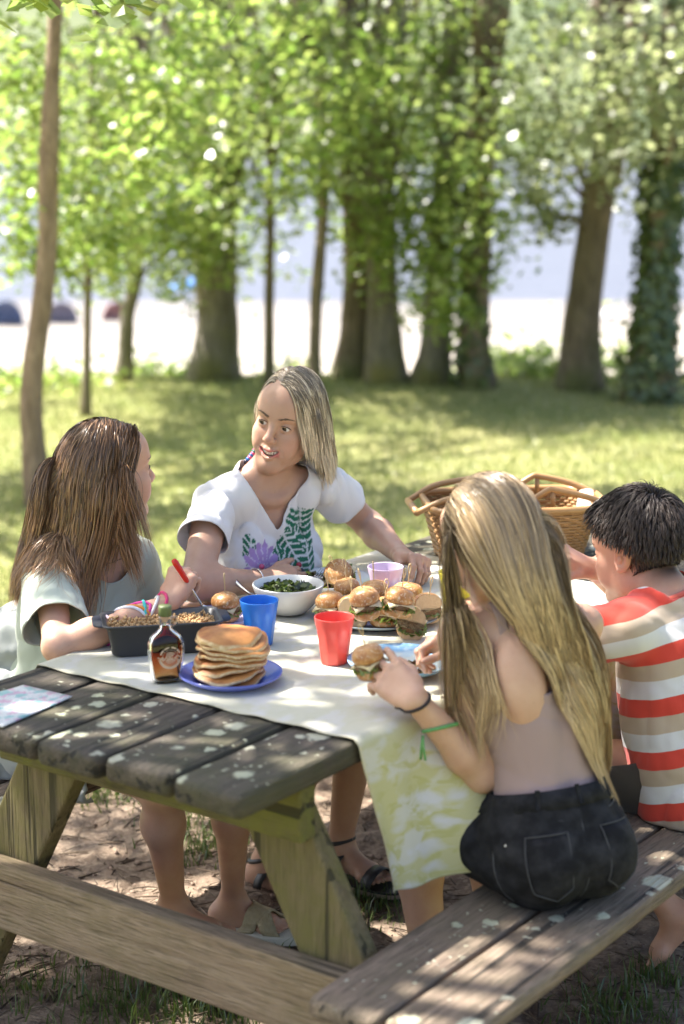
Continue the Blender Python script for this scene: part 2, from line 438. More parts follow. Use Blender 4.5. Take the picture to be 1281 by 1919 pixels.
tree('thinnest young tree with a dark straight stem behind the pale curved trunk', trunk_path([(160, 782), (163, 650), (166, 480), (170, 330), (172, 150)], 10.9, (0.1, 0.2), 4.4), [0.028, 0.024, 0.02, 0.014],
     px_blobs([(40, 430, .3), (100, 400, .3), (15, 340, .32), (60, 480, .26), (10, 250, .32), (120, 320, .3), (120, 480, .3), (210, 420, .3), (160, 350, .35), (260, 330, .35), (90, 260, .4), (220, 200, .4), (310, 120, .4), (60, 150, .4)], 10.9, 2), 'light', 'brown', G2, 102, 0.068, 190,
     up_blobs=upper_crown(np.array(ups(170, 0, 10.9))+[0, 0, 1.2], 10, 1.2, 0.9, 6), up_per=45)
tree('grey slender tree leaning right, between the thin stem and the stoutest trunk', trunk_path([(232, 722), (238, 600), (252, 530), (262, 400), (268, 250)], 12.4, (0.2, 0.2), 4.8), [0.055, 0.046, 0.042, 0.036, 0.02],
     px_blobs([(330, 430, .34), (150, 430, .34), (180, 490, .26), (300, 480, .28), (120, 260, .4), (50, 150, .4), (230, 480, .35), (290, 440, .4), (200, 400, .4), (320, 380, .4), (260, 300, .45), (160, 300, .45), (350, 280, .45), (230, 160, .5)], 12.3, 3), 'mid', 'grey', G2, 103, 0.07, 220,
     up_blobs=upper_crown(np.array(ups(268, 0, 12.5))+[0, 0, 1.3], 12, 1.4, 1.0, 7), up_per=45)
tree('stoutest grey-brown trunk left of the woman, flared at the base', trunk_path([(404, 724), (405, 620), (402, 540), (404, 420), (410, 260)], 12.5, (0.0, 0.3), 6.5), [0.165, 0.142, 0.138, 0.14, 0.09],
     px_blobs([(330, 470, .42), (400, 440, .45), (440, 480, .38), (360, 390, .45), (450, 380, .4), (320, 330, .5), (420, 300, .5), (490, 260, .45), (380, 210, .5), (470, 150, .5), (300, 200, .5), (350, 500, .3)], 12.2, 4), 'mid', 'grey', GB, 104, 0.068, 250,
     up_blobs=upper_crown(np.array(ups(410, 0, 12.6))+[0, 0, 2.2], 9, 2.0, 1.8, 8), up_per=50, flare=1.3)
tree('thin straight brown trunk just left of the blonde woman\'s head', trunk_path([(503, 704), (504, 560), (506, 420), (506, 320), (512, 200)], 12.1, (0.1, 0.2), 5.2), [0.034, 0.031, 0.029, 0.024, 0.016],
     px_blobs([(500, 330, .35), (450, 230, .45), (540, 180, .4), (480, 90, .5), (560, 260, .35), (520, 30, .5)], 12.0, 5), 'light', 'brown', G2, 105, 0.068, 230,
     up_blobs=upper_crown(np.array(ups(510, 0, 12.1))+[0, 0, 1.5], 12, 1.3, 1.1, 9), up_per=45)
tree('slender wavy brown trunk rising behind the blonde woman\'s head to the top', trunk_path([(587, 704), (592, 560), (604, 420), (607, 260), (601, 120), (599, 0)], 11.6, (0.1, 0.1), 5.4), [0.04, 0.038, 0.037, 0.036, 0.03, 0.02],
     px_blobs([(560, 330, .3), (640, 300, .35), (600, 210, .4), (680, 200, .4), (540, 120, .4), (640, 80, .45), (700, 110, .4), (580, 20, .5)], 11.4, 6), 'light', 'brown', G2, 106, 0.068, 230,
     up_blobs=upper_crown(np.array(ups(600, 0, 11.7))+[0, 0, 1.5], 12, 1.3, 1.1, 10), up_per=45)
tree('brown trunk with a mossy foot, left one of the close pair right of the woman', trunk_path([(658, 720), (664, 620), (668, 500), (664, 380), (655, 240)], 12.5, (-0.2, 0.2), 6.4), [0.115, 0.098, 0.092, 0.088, 0.06],
     px_blobs([(640, 400, .38), (700, 330, .45), (620, 260, .45), (690, 230, .45), (640, 140, .5), (720, 60, .5)], 12.3, 7), 'mid', 'brown', GB, 107, 0.068, 240,
     up_blobs=upper_crown(np.array(ups(655, 0, 12.6))+[0, 0, 2.2], 8, 1.8, 1.7, 11), up_per=50)
tree('pale grey trunk with a yellow mossy foot, right one of a close pair', trunk_path([(724, 722), (719, 600), (714, 480), (712, 370), (720, 220)], 12.3, (0.2, 0.3), 6.4), [0.13, 0.108, 0.1, 0.092, 0.06],
     px_blobs([(740, 420, .4), (700, 380, .35), (770, 350, .45), (740, 270, .5), (800, 220, .5), (760, 130, .5), (830, 60, .5), (720, 470, .3)], 12.1, 8), 'light', 'pale', GB, 108, 0.068, 250,
     up_blobs=upper_crown(np.array(ups(720, 0, 12.4))+[0, 0, 2.2], 8, 1.8, 1.7, 12), up_per=50)
tree('leafy trunk with low sprays of leaves hanging in front of it', trunk_path([(808, 722), (815, 640), (822, 540), (828, 420), (840, 260)], 12.2, (0.2, 0.1), 6.2), [0.12, 0.1, 0.095, 0.09, 0.06],
     px_blobs([(820, 560, .24), (795, 500, .3), (840, 470, .34), (800, 400, .42), (850, 360, .42), (820, 280, .5), (870, 200, .5), (810, 130, .5), (830, 590, .16)], 11.9, 9), 'light', 'grey', GB, 109, 0.066, 240,
     up_blobs=upper_crown(np.array(ups(840, 0, 12.3))+[0, 0, 2.2], 8, 1.8, 1.7, 13), up_per=50)
tr10 = tree('dark brown trunk behind the fair-haired girl, ivy climbing its left side', trunk_path([(890, 724), (889, 600), (892, 480), (897, 370), (905, 220)], 12.0, (0.1, 0.3), 6.4), [0.11, 0.092, 0.088, 0.094, 0.06],
     px_blobs([(895, 520, .22), (870, 440, .34), (920, 400, .36), (900, 310, .45), (950, 260, .45), (890, 180, .5), (960, 110, .5), (1010, 200, .5), (930, 30, .5)], 11.8, 10), 'mid', 'brown', GB, 110, 0.068, 240,
     up_blobs=upper_crown(np.array(ups(905, 0, 12.1))+[0, 0, 2.2], 8, 1.8, 1.7, 14), up_per=50)
tree('brown trunk leaning to the right above the wicker basket', trunk_path([(1084, 722), (1092, 600), (1108, 470), (1124, 350), (1150, 200)], 12.0, (0.3, 0.1), 6.2), [0.135, 0.112, 0.108, 0.115, 0.07],
     px_blobs([(1060, 330, .36), (1120, 290, .45), (1040, 230, .5), (1180, 250, .45), (1100, 150, .5), (1010, 110, .5), (1190, 90, .5), (1090, 50, .5), (990, 320, .36), (1020, 400, .22)], 11.8, 11), 'grey', 'brown', GB, 111, 0.066, 250,
     up_blobs=upper_crown(np.array(ups(1150, 0, 12.1))+[0, 0, 2.2], 8, 1.9, 1.7, 15), up_per=50)
tr12 = tree('trunk thickly covered in ivy at the right edge behind the boy', trunk_path([(1215, 728), (1222, 600), (1232, 470), (1242, 340), (1255, 180)], 11.6, (0.2, 0.1), 6.2), [0.15, 0.128, 0.12, 0.12, 0.07],
     px_blobs([(1240, 230, .45), (1280, 320, .4), (1210, 140, .5), (1290, 90, .5), (1240, 40, .5), (1190, 200, .4)], 11.5, 12), 'grey', 'brown', GB, 112, 0.066, 250,
     up_blobs=upper_crown(np.array(ups(1255, 0, 11.7))+[0, 0, 2.2], 8, 1.9, 1.7, 16), up_per=50)
def ivy(tr, n, side, zmax, seed):
    t_, path, rad = tr; g = np.random.default_rng(seed)
    k = g.integers(0, 24, n*3); z = path[k, 2]; k = k[(z < zmax)][:n]
    a = g.normal(side, 1.0, len(k))
    N = np.stack([np.cos(a), np.sin(a), 0.25+0*a], 1)
    P = path[k]+N*(rad[k]*g.uniform(0.95, 1.28, len(k)))[:, None]+g.normal(size=(len(k), 3))*[0.015, 0.015, 0.09]
    V, F, rn = leaf_mesh(P, 0.075, seed, 0.0, N)
    put('ivy', V, F, LEAF['ivy'], t_, smooth=False, attrs={'rnd': rn})
ca = math.atan2(-FH[1], -FH[0])
ivy(tr10, 420, ca-1.0, 1.5, 301); ivy(tr12, 1500, ca, 2.6, 302)

# the big oak whose branches hang over the table: its trunk stands left of the picture
def oak():
    base = np.array([-4.9, -1.9, 0.0])
    g = np.random.default_rng(77)
    path = [base, base+[0.1, 0.1, 1.6], base+[0.3, 0.35, 3.0], base+[0.8, 0.7, 4.6], base+[1.2, 1.0, 6.2]]
    blobs = []
    def ok(c):
        d = c-CAM; z = d@FW
        if z < 0.3: return True
        u = 640.5+FPX*(d@RT)/z; v = 959.5-FPX*(d@UPV)/z
        return not (-330 < u < 1600 and v > -420)
    tries = 0
    hv = SV/SV[2]
    while len(blobs) < 66 and tries < 8000:
        tries += 1
        q = g.normal(size=2); q = q/np.linalg.norm(q)*g.uniform(0, 1)**.5; h = g.uniform(3.0, 5.6)
        c = np.array([.15+q[0]*2.1, .55+q[1]*1.95, .7])+hv*(h-.7)
        if ok(c): blobs.append((c, g.uniform(0.30, 0.5)))
    for x, y, h in ((.36, .44, 4.1), (.30, .50, 3.4), (.52, .62, 4.6), (.50, .45, 3.8)):  # leaf clumps added out of view to shade the fair girl's hand
        c = np.array([x, y, .85])+hv*(h-.85)
        if ok(c): blobs.append((c, .3))
    # the twig that dips into the top left corner of the picture
    tips = [(upd(-60, -70, 4.6), .14), (upd(40, -48, 4.5), .08), (upd(110, -42, 4.6), .08), (upd(185, -38, 4.5), .08), (upd(250, -24, 4.4), .06), (upd(-120, -60, 4.7), .14), (upd(390, -42, 4.7), .06)]
    t_ = tree('overhanging oak whose leafy twig dips into the top left corner', path, [0.24, 0.2, 0.18, 0.13, 0.06], blobs, 'mid', 'grey', None, 500, 0.085, 88, up_blobs=tips, up_per=30)
oak()
def side_tree():
    b = at_sw(9.2, -4.6); b[2] = 0; hv = SV/SV[2]; g = np.random.default_rng(12); blobs = []
    path = [b, b+[0, 0, 1.5], b+RT*.2+[0, 0, 3.0], b+RT*.6+[0, 0, 4.6], b+RT*.9+[0, 0, 5.8]]; tries = 0
    while len(blobs) < 34 and tries < 6000:
        tries += 1
        sc, hw = ((8.35, .55), (11.1, .45), (6.3, .22))[int(g.choice(3, p=[.5, .36, .14]))]; q = at_sw(sc+g.uniform(-hw, hw), g.uniform(-2.4, 2.6)); c = q+hv*g.uniform(3.2, 5.6); r = g.uniform(.28, .42)
        d = c-CAM; z = d@FW; v = 959.5-FPX*(d@UPV)/z
        if v < -160-r*FPX/z: blobs.append((c, r))
    tree('wide tree just beyond the left edge, its shade lying in bands across the lawn', path, [.2, .17, .15, .1, .05], blobs, 'mid', 'grey', None, 700, .09, 150)
side_tree()

# leafy plants and long grass between the trunks
def plant(u, v, s0, r, n, label, mk='mid', group=None, size=0.08, h=0.3):
    c = ups(u, v, s0); c[2] = float(ground_z(c[None])[0])
    t_ = thing('bush', c, label, 'bush', group)
    g = np.random.default_rng(int(u)); P = c+g.normal(size=(n, 3))*[r, r, h*0.5]; P[:, 2] = c[2]+np.abs(P[:, 2]-c[2])
    V, F, rn = leaf_mesh(P, size, int(u)+1)
    put('foliage', V, F, LEAF[mk], t_, smooth=False, attrs={'rnd': rn})
    st = [tube(np.array([c-[0, 0, .03], c+np.append(g.normal(size=2)*r*.5, h*.9)]), [0.008, 0.003], 5) for _ in range(6)]
    V, F, F3 = join(st); put('stem', V, F, BARK['brown'], t_, F3=F3)
GPb = 'low bushes at the far edge of the lawn'
plant(960, 712, 13.0, 0.22, 420, 'low green bush between the ivy-sided trunk and the leaning trunk', 'mid', GPb)
plant(1020, 716, 12.7, 0.18, 320, 'low green bush just left of the leaning trunk', 'mid', GPb, 0.08, 0.22)
plant(1165, 718, 12.6, 0.2, 300, 'low green bush between the leaning trunk and the ivy-covered trunk', 'mid', GPb)
plant(300, 726, 13.0, 0.25, 320, 'low pale green bush left of the stoutest trunk', 'light', GPb, 0.08, 0.16)
plant(60, 742, 12.2, 0.3, 380, 'low pale green bush at the left end of the fence', 'light', GPb, 0.08, 0.14)
plant(560, 722, 12.9, 0.16, 200, 'low bush between the two slender trunks behind the woman', 'mid', GPb, 0.07, 0.14)

# ------------------------------------------------------------------ rail fence, cars and boat on the beach side
FENCE = m_simple('fence_wood', (0.05, 0.04, 0.035), (0.10, 0.082, 0.07), 12, 0.9)
def fence():
    s0 = 19.0
    a = ups(-160, 700, s0); b = ups(520, 700, s0+0.6)
    t_ = thing('rail_fence', [a[0], a[1], float(ground_z(a[None])[0])], 'low weathered wooden rail fence beyond the lawn at the left', 'fence')
    n = 8; d = nrm((b-a)*[1, 1, 0]); nn = np.array([-d[1], d[0], 0])
    for i in range(n):
        p = a+(b-a)*i/(n-1); z0 = float(ground_z(p[None])[0]); p[2] = 0
        q = [p+d*sx*0.045+nn*sy*0.045+[0, 0, z] for z in (z0-0.15, z0+0.56) for sx, sy in ((-1, -1), (1, -1), (1, 1), (-1, 1))]
        from_bm('post', hull8(q, 0.01, 1), FENCE, t_)
        if i < n-1:
            p2 = a+(b-a)*(i+1)/(n-1); z1 = float(ground_z(p2[None])[0]); p2[2] = 0
            for h in (0.34, 0.49):
                q = [e+nn*sy*0.016+[0, 0, zz+h+dz]+nn*0.062 for dz in (-0.028, 0.028) for e, zz, sy in ((p, z0, -1), (p2, z1, -1), (p2, z1, 1), (p, z0, 1))]
                from_bm('rail', hull8(q, 0.006, 1), FENCE, t_)
fence()
# pop-up tents and a parasol on the sand, and a mooring buoy
TENTP = m_simple('tent_pole', (.25, .25, .26), None, rough=.5)
def tent(u, v, s0, w, h, c1, label):
    c = ups(u, v, s0); c[2] = float(ground_z(c[None])[0])
    t_ = thing('beach_tent', c, label, 'tent', 'small tents on the pale sand')
    m = m_simple('tent_cloth', c1, tuple(q*.85 for q in c1), 8, .8); n = 17; V = []
    ax = nrm(RT*.9+FH*.3); ay = np.cross(Zup, ax)
    for i in range(n):
        a = math.pi*i/(n-1)
        for j in range(9):
            b = j/8; k = (1-b**2)**.5; V.append(c+ax*(w/2)*math.cos(a)*k+ay*(b*w*.75-.2*w)+Zup*h*(math.sin(a)**.8)*k)
    ii = (np.arange(n-1)[:, None]*9+np.arange(8)[None]).ravel()
    o = put('tent_shell', np.array(V), np.stack([ii, ii+1, ii+10, ii+9], 1), m, t_); md = o.modifiers.new('s', 'SOLIDIFY'); md.thickness = .01
    q = [c+ax*sx*w*.48+ay*sy+Zup*.012 for sx, sy in ((-1, -w*.32), (1, -w*.32), (1, w*.5), (-1, w*.5))]; q2 = [p-Zup*.02 for p in q]
    put('ground_sheet', np.array(q+q2), np.array([[0, 1, 2, 3], [7, 6, 5, 4]]+[[k, (k+1) % 4, 4+(k+1) % 4, 4+k] for k in range(4)]), m_simple('tent_floor', (.3, .3, .33), None), t_, smooth=False)
Zup = np.array([0, 0, 1.0])
tent(8, 585, 37.5, .75, .50, (.24, .30, .50), 'small blue tent on the sand at the left edge')
tent(112, 585, 38, .72, .46, (.42, .40, .52), 'small lilac tent on the sand right of the pale curved trunk')
tent(215, 585, 38.5, .6, .40, (.55, .33, .34), 'small pink tent on the sand left of the grey slender tree')
def parasol():
    c = ups(350, 585, 39); c[2] = float(ground_z(c[None])[0])
    t_ = thing('beach_parasol', c, 'light blue parasol on the sand left of the stoutest trunk', 'parasol')
    V, F, F3 = tube(np.array([c-Zup*.1, c+Zup*.92]), .014, 8); put('pole', V, F, TENTP, t_, F3=F3)
    V, F = revolve([(.36, .62), (.35, .68), (.24, .80), (.1, .87), (0, .89), ], 8, c); o = put('canopy', V, F, m_simple('parasol_cloth', (.10, .24, .52), None), t_, smooth=False); md = o.modifiers.new('s', 'SOLIDIFY'); md.thickness = .008
    V, F = revolve([(0, .90), (.02, .91), (.02, .94), (0, .96)], 10, c); put('finial', V, F, TENTP, t_)
parasol()
def buoy():
    c = ups(1140, 612, 38); c[2] = float(ground_z(c[None])[0])+.13
    t_ = thing('mooring_buoy', c, 'round white buoy on the sand between the two right-hand trunks', 'buoy')
    WH = m_simple('buoy_white', (0.8, 0.8, 0.8), (.72, .72, .72), 9, .4)
    V, F = revolve([(math.sin(a)*.15, -math.cos(a)*.15) for a in np.linspace(0, math.pi, 16)], 24, c); put('float', V, F, WH, t_)
    a = np.linspace(0, 2*np.pi, 20); V, F, _ = tube(np.array([c+[.05*math.cos(q), 0, .185+.05*math.sin(q)] for q in a]), .014, 8, False); put('ring', V, F, TENTP, t_)
    V, F = revolve([(.151, -.02), (.156, -.015), (.156, .015), (.151, .02)], 24, c); put('belt', V, F, TENTP, t_)
buoy()

# ------------------------------------------------------------------ grass, twigs and clods
GRASS = m_leaf('grass_blade', (0.13, 0.175, 0.045), (0.38, 0.35, 0.155), (0.24, 0.34, 0.06), (0.46, 0.45, 0.18), 0.4)
def blades(P, h, w, seed, lean=0.5):
    g = np.random.default_rng(seed); n = len(P)
    a = g.uniform(0, 2*np.pi, n); D = np.stack([np.cos(a), np.sin(a), 0*a], 1)
    b = g.uniform(0, 2*np.pi, n); Lr = np.stack([np.cos(b), np.sin(b), 0*b], 1)*(g.uniform(0, lean, n)*h)[:, None]
    hh = (h*g.uniform(0.5, 1.2, n))[:, None]*np.array([0, 0, 1]); ww = D*(w*g.uniform(0.6, 1.2, n))[:, None]
    V = np.stack([P-ww, P+ww, P+ww*0.7+Lr*0.35+hh*0.6, P-ww*0.7+Lr*0.35+hh*0.6, P+Lr+hh*0.95], 1).reshape(-1, 3)
    i = np.arange(n)*5
    return V, np.stack([i, i+1, i+2, i+3], 1), np.stack([i+3, i+2, i+4], 1), np.repeat(g.uniform(0, 1, n), 5)
g = np.random.default_rng(5)
n = 120000
s_ = g.uniform(4.2, 13.2, n)**1.0; w_ = g.uniform(-1, 1, n)*(s_*0.2+0.5)
P = at_sw(s_, w_); P = P[dirt_mask(P) < 0.35]; P[:, 2] = ground_z(P)
V, F, F3, rn = blades(P, np.full(len(P), 0.034), np.full(len(P), 0.0032), 6, 0.7)
props(put('lawn_grass', V, F, GRASS, smooth=False, attrs={'rnd': rn}, F3=F3), 'short sunlit lawn grass between the table and the trees', kind='stuff')
# tufts close to the camera
tufts = []
def tuft(u, v, n, r, h):
    c = upz(u, v, 0.0); P = c+np.concatenate([g.normal(size=(n, 2))*r, np.zeros((n, 1))], 1); P[:, 2] = ground_z(P)
    tufts.append((P, np.full(n, h)*g.uniform(0.5, 1.15, n)))
for a in [(250, 1880, 260, .10, .06), (330, 1870, 320, .11, .08), (130, 1815, 90, .08, .03), (420, 1905, 260, .09, .06), 
          (1175, 1880, 170, .06, .06), (1235, 1835, 90, .03, .06), (1110, 1895, 120, .07, .045), (670, 1700, 150, .06, .05), (700, 1690, 110, .05, .06), (190, 1495, 160, .05, .05), (370, 1545, 190, .07, .06), (400, 1580, 130, .05, .05), (170, 1480, 100, .06, .04), (1200, 1905, 80, .06, .04),
          (640, 1720, 90, .07, .035), (20, 1850, 120, .06, .04), (380, 1600, 120, .05, .035), (300, 1500, 120, .09, .03)]: tuft(*a)
P = np.concatenate([a for a, b in tufts]); H = np.concatenate([b for a, b in tufts])
V, F, F3, rn = blades(P, H, np.full(len(P), 0.0021), 8, 0.8)
GR2 = m_leaf('tuft_blade', (0.045, 0.085, 0.018), (0.12, 0.15, 0.04), (0.08, 0.15, 0.02), (0.18, 0.22, 0.05), 0.3)
props(put('grass_tufts', V, F, GR2, smooth=False, attrs={'rnd': rn}, F3=F3), 'sparse green grass tufts in the bare earth around the table', kind='stuff')
n = 5200
s_ = g.uniform(2.4, 6.2, n); w_ = g.uniform(-1, 1, n)*(s_*0.2+0.25); P = at_sw(s_, w_); P = P[dirt_mask(P) > 0.3]; n = len(P); P[:, 2] = ground_z(P)+0.003
a = g.uniform(0, np.pi, n); L = g.uniform(0.01, 0.045, n); r = g.uniform(0.0008, 0.0024, n)
D = np.stack([np.cos(a), np.sin(a), g.normal(0, 0.12, n)], 1)*L[:, None]; B = np.stack([-np.sin(a), np.cos(a), 0*a], 1)*r[:, None]; U = np.array([0, 0, 1])*r[:, None]*1.7
mid = P+np.stack([0*a, 0*a, g.uniform(0, .004, n)], 1)
V = np.stack([P-D-B, P-D+B, P-D+U, mid+D*.1-B, mid+D*.1+B, mid+D*.1+U, P+D-B*.5, P+D+B*.5, P+D+U*.5], 1).reshape(-1, 3)
i = np.arange(n)*9
F = np.concatenate([np.stack([i+o+x, i+o+y, i+o+3+y, i+o+3+x], 1) for o in (0, 3) for x, y in ((0, 1), (1, 2), (2, 0))])
t = NT('twig_mat'); tw = t.done(t.bsdf(t.mix(t.attr('rnd', 'Fac'), (0.05, 0.033, 0.022), (0.24, 0.175, 0.12)), 0.9))
props(put('twig_litter', V, F, tw, smooth=False, attrs={'rnd': np.repeat(g.uniform(0, 1, n), 9)}), 'twigs and bark litter strewn on the bare earth under the table', kind='stuff')
n = 4200
s_ = g.uniform(2.4, 6.0, n); w_ = g.uniform(-1, 1, n)*(s_*0.2+0.25); P = at_sw(s_, w_); P = P[dirt_mask(P) > 0.4]; n = len(P); P[:, 2] = ground_z(P)
r = 0.002+0.009*g.uniform(0, 1, n)**3
O = np.array([[1, 0, 0], [-1, 0, 0], [0, 1, 0], [0, -1, 0], [0, 0, 1], [0, 0, -1]], float)
V = (P[:, None]+(O[None]*g.uniform(0.6, 1.3, (n, 6, 1))+g.normal(size=(n, 6, 3))*0.15)*r[:, None, None]).reshape(-1, 3)
T8 = np.array([[0, 2, 4], [2, 1, 4], [1, 3, 4], [3, 0, 4], [2, 0, 5], [1, 2, 5], [3, 1, 5], [0, 3, 5]])
F3 = (np.arange(n)[:, None, None]*6+T8[None]).reshape(-1, 3)
t = NT('clod_mat'); cl = t.done(t.bsdf(t.mix(t.attr('rnd', 'Fac'), (0.09, 0.06, 0.042), (0.30, 0.215, 0.16)), 0.95))
props(put('earth_clods', V, None, cl, smooth=False, attrs={'rnd': np.repeat(g.uniform(0, 1, n), 6)}, F3=F3), 'small clods and grit on the bare earth', kind='stuff')
# ------------------------------------------------------------------ picnic table with its two benches
def wood(name, c1, c2, green, gamt, spots=0.0, spot_scale=14., grain_axis='y', dark=(0.02, 0.018, 0.015), spot_col=(0.37, 0.36, 0.27), seed=0.0):
    t = NT(name)
    sc = {'y': (16, 1.1, 16), 'x': (1.1, 16, 16), 'z': (14, 14, 1.0)}[grain_axis]
    oi = t.node('ShaderNodeObjectInfo').outputs['Random']
    tc = t.node('ShaderNodeTexCoord').outputs['Object']
    def sh(scale, k=7.0):
        off = t.node('ShaderNodeCombineXYZ', {0: t.math('MULTIPLY', oi, k), 1: t.math('MULTIPLY', oi, k*2.3), 2: 0.0}).outputs[0]
        a = t.node('ShaderNodeVectorMath', {0: tc, 1: off}, operation='ADD').outputs[0]
        return t.node('ShaderNodeMapping', {'Vector': a, 'Scale': scale}).outputs[0]
    gr = t.noise(sh(sc), 3.0, 6, 0.62, 0.6); p = sh((1, 1, 1))
    fine = t.noise(sh(tuple(5*q for q in sc)), 3.0, 3, 0.6)
    big = t.noise(p, 5.0, 5, 0.6); mid = t.noise(p, 26.0, 5, 0.65)
    col = t.mix(t.ramp(gr, [(0.3, 0), (0.7, 1)]), c1, c2)
    col = t.mix(t.ramp(fine, [(0.35, 0.55), (0.5, 0)]), col, dark)
    col = t.mix(t.ramp(t.math('ADD', t.math('MULTIPLY', big, 0.6), t.math('MULTIPLY', mid, 0.4)), [(0.42, 0), (0.6, gamt)]), col, green)
    ck = t.ramp(t.noise(sh({'y': (46, .9, 46), 'x': (.9, 46, 46), 'z': (46, 46, .9)}[grain_axis]), 1.0, 3, .5), [(.60, 0), (.64, 1)])
    col = t.mix(t.math('MULTIPLY', ck, .8), col, tuple(q*.5 for q in dark))
    h = t.math('SUBTRACT', t.math('ADD', gr, t.math('MULTIPLY', fine, 0.9)), t.math('MULTIPLY', ck, 1.2))
    if spots > 0:
        wob = t.node('ShaderNodeVectorMath', {0: p, 1: t.node('ShaderNodeVectorMath', {0: t.node('ShaderNodeTexNoise', {'Vector': p, 'Scale': 75.0, 'Detail': 5.0}).outputs['Color'], 1: (0.026, 0.026, 0)}, operation='MULTIPLY').outputs[0]}, operation='ADD').outputs[0]
        flat = t.node('ShaderNodeMapping', {'Vector': wob, 'Scale': (1, 1, 0.15)}).outputs[0]
        m = None
        for k, (scl, rmax, thr) in enumerate(((spot_scale, 0.40, 1-spots), (spot_scale*2.0, 0.38, 1-spots*.9), (spot_scale*6, 0.3, 1-spots*0.9))):
            vo = t.node('ShaderNodeTexVoronoi', {'Vector': flat, 'Scale': scl, 'Randomness': 0.95})
            rnd = t.node('ShaderNodeSeparateColor', {0: vo.outputs['Color']})
            on = t.math('GREATER_THAN', t.math('ADD', rnd.outputs[0], t.math('MULTIPLY', t.math('SUBTRACT', t.noise(p, 7.0, 2), 0.5), 1.3)), thr)
            rr = t.math('MULTIPLY', t.math('ADD', t.math('MULTIPLY', rnd.outputs[1], 0.7), 0.35), rmax)
            e = t.math('MULTIPLY', t.math('SUBTRACT', rr, vo.outputs['Distance']), 16.0, True)
            e = t.math('MULTIPLY', e, on)
            m = e if m is None else t.math('MAXIMUM', m, e)
        nz_ = t.node('ShaderNodeSeparateXYZ', {0: t.node('ShaderNodeNewGeometry').outputs['Normal']}).outputs[2]; m = t.math('MULTIPLY', m, t.ramp(nz_, [(.55, 0), (.8, 1)]))
        m = t.math('MULTIPLY', m, t.ramp(mid, [(0.25, 0.55), (0.5, 1)]))
        sc_ = t.mix(t.noise(p, 45, 3), spot_col, (0.52, 0.505, 0.40))
        sc_ = t.mix(t.ramp(big, [(0.45, 0), (0.6, 0.35)]), sc_, (0.42, 0.46, 0.25))
        col = t.mix(m, col, sc_)
        h = t.math('ADD', h, t.math('MULTIPLY', m, 0.5))
    return t.done(t.bsdf(col, 0.88, t.bump(h, 0.8, 0.008)))
M_TOP = wood('table_plank_wood', (0.046, 0.036, 0.028), (0.125, 0.098, 0.075), (0.055, 0.056, 0.022), 0.6, 0.6, 10.0)
M_SEAT = wood('bench_plank_wood', (0.125, 0.088, 0.064), (0.30, 0.225, 0.165), (0.12, 0.105, 0.06), 0.4, 0.22, 12.0)
M_LEG = wood('leg_wood', (0.115, 0.083, 0.042), (0.235, 0.175, 0.095), (0.135, 0.125, 0.028), 0.7, 0.0, grain_axis='z', dark=(0.06, 0.05, 0.02))
M_BEAM = wood('beam_wood', (0.23, 0.16, 0.10), (0.38, 0.285, 0.19), (0.17, 0.135, 0.06), 0.5, 0.0, grain_axis='x', dark=(0.09, 0.065, 0.04))
M_BEAM2 = wood('top_beam_wood', (0.075, 0.06, 0.025), (0.17, 0.135, 0.06), (0.15, 0.145, 0.025), 0.8, 0.0, grain_axis='x', dark=(0.03, 0.022, 0.012))
STEEL_OLD = m_simple('old_bolt_steel', (0.25, 0.23, 0.2), None, rough=0.5, Metallic=0.8)
TW, TL, PWD, GAP = 0.765, 2.12, 0.145, 0.010
def rough_plank(name, x0, x1, y0, y1, z0, z1, m, parent, seed, bev=0.008):
    """a plank as a loft of rounded sections along y, its faces and ends slightly uneven"""
    k = 20; ys = np.concatenate([[y0, y0+.004, y0+.013], np.linspace(y0+.04, y1-.04, k), [y1-.013, y1-.004, y1]])
    b = bev; a = [(x0+b, z0), (x1-b, z0), (x1, z0+b), (x1, z1-b), (x1-b*.3, z1-b*.3), (x1-b, z1), ((x0+x1)/2, z1), (x0+b, z1), (x0+b*.3, z1-b*.3), (x0, z1-b), (x0, z0+b)]
    a = np.array(a); cx, cz = (x0+x1)/2, (z0+z1)/2
    V = []
    for i, y in enumerate(ys):
        e = min(i, len(ys)-1-i); f = {0: 0.014, 1: 0.006, 2: 0.0015}.get(e, 0)
        q = a.copy(); q[:, 0] = cx+(q[:, 0]-cx)*(1-f/((x1-x0)/2)); q[:, 1] = cz+(q[:, 1]-cz)*(1-f*0.8/((z1-z0)/2))
        V.append(np.stack([q[:, 0], np.full(len(a), y), q[:, 1]], 1))
    V = np.concatenate(V); n = len(a)
    V = V+np.stack([0.0022*vnoise(V, 6, seed), 0.003*vnoise(V, 9, seed+1)*(np.minimum(abs(V[:, 1]-y0), abs(V[:, 1]-y1)) < .02), 0.0018*vnoise(V, 8, seed+2)], 1)
    F = [[i*n+j, i*n+(j+1) % n, (i+1)*n+(j+1) % n, (i+1)*n+j] for i in range(len(ys)-1) for j in range(n)]
    c0 = len(V); V = np.concatenate([V, [[cx, y0, cz], [cx, y1, cz]]]); m_ = (len(ys)-1)*n
    F3 = [[c0, (j+1) % n, j] for j in range(n)]+[[c0+1, m_+j, m_+(j+1) % n] for j in range(n)]
    bm = None
    return put(name, V, np.array(F), m, parent, True, F3=np.array(F3))
tb = thing('picnic_table', (0, 1.05, 0), 'weathered wooden picnic table with attached benches, its dark top spotted with pale lichen', 'picnic table')
for i in range(5):
    x = -TW/2+i*(PWD+GAP)
    rough_plank('plank', x, x+PWD, (0.0, .004, -.003, .003, .0)[i], TL, 0.705, 0.75, M_TOP, tb, 40+i*7)
BX0, BP = 0.485, 0.1364
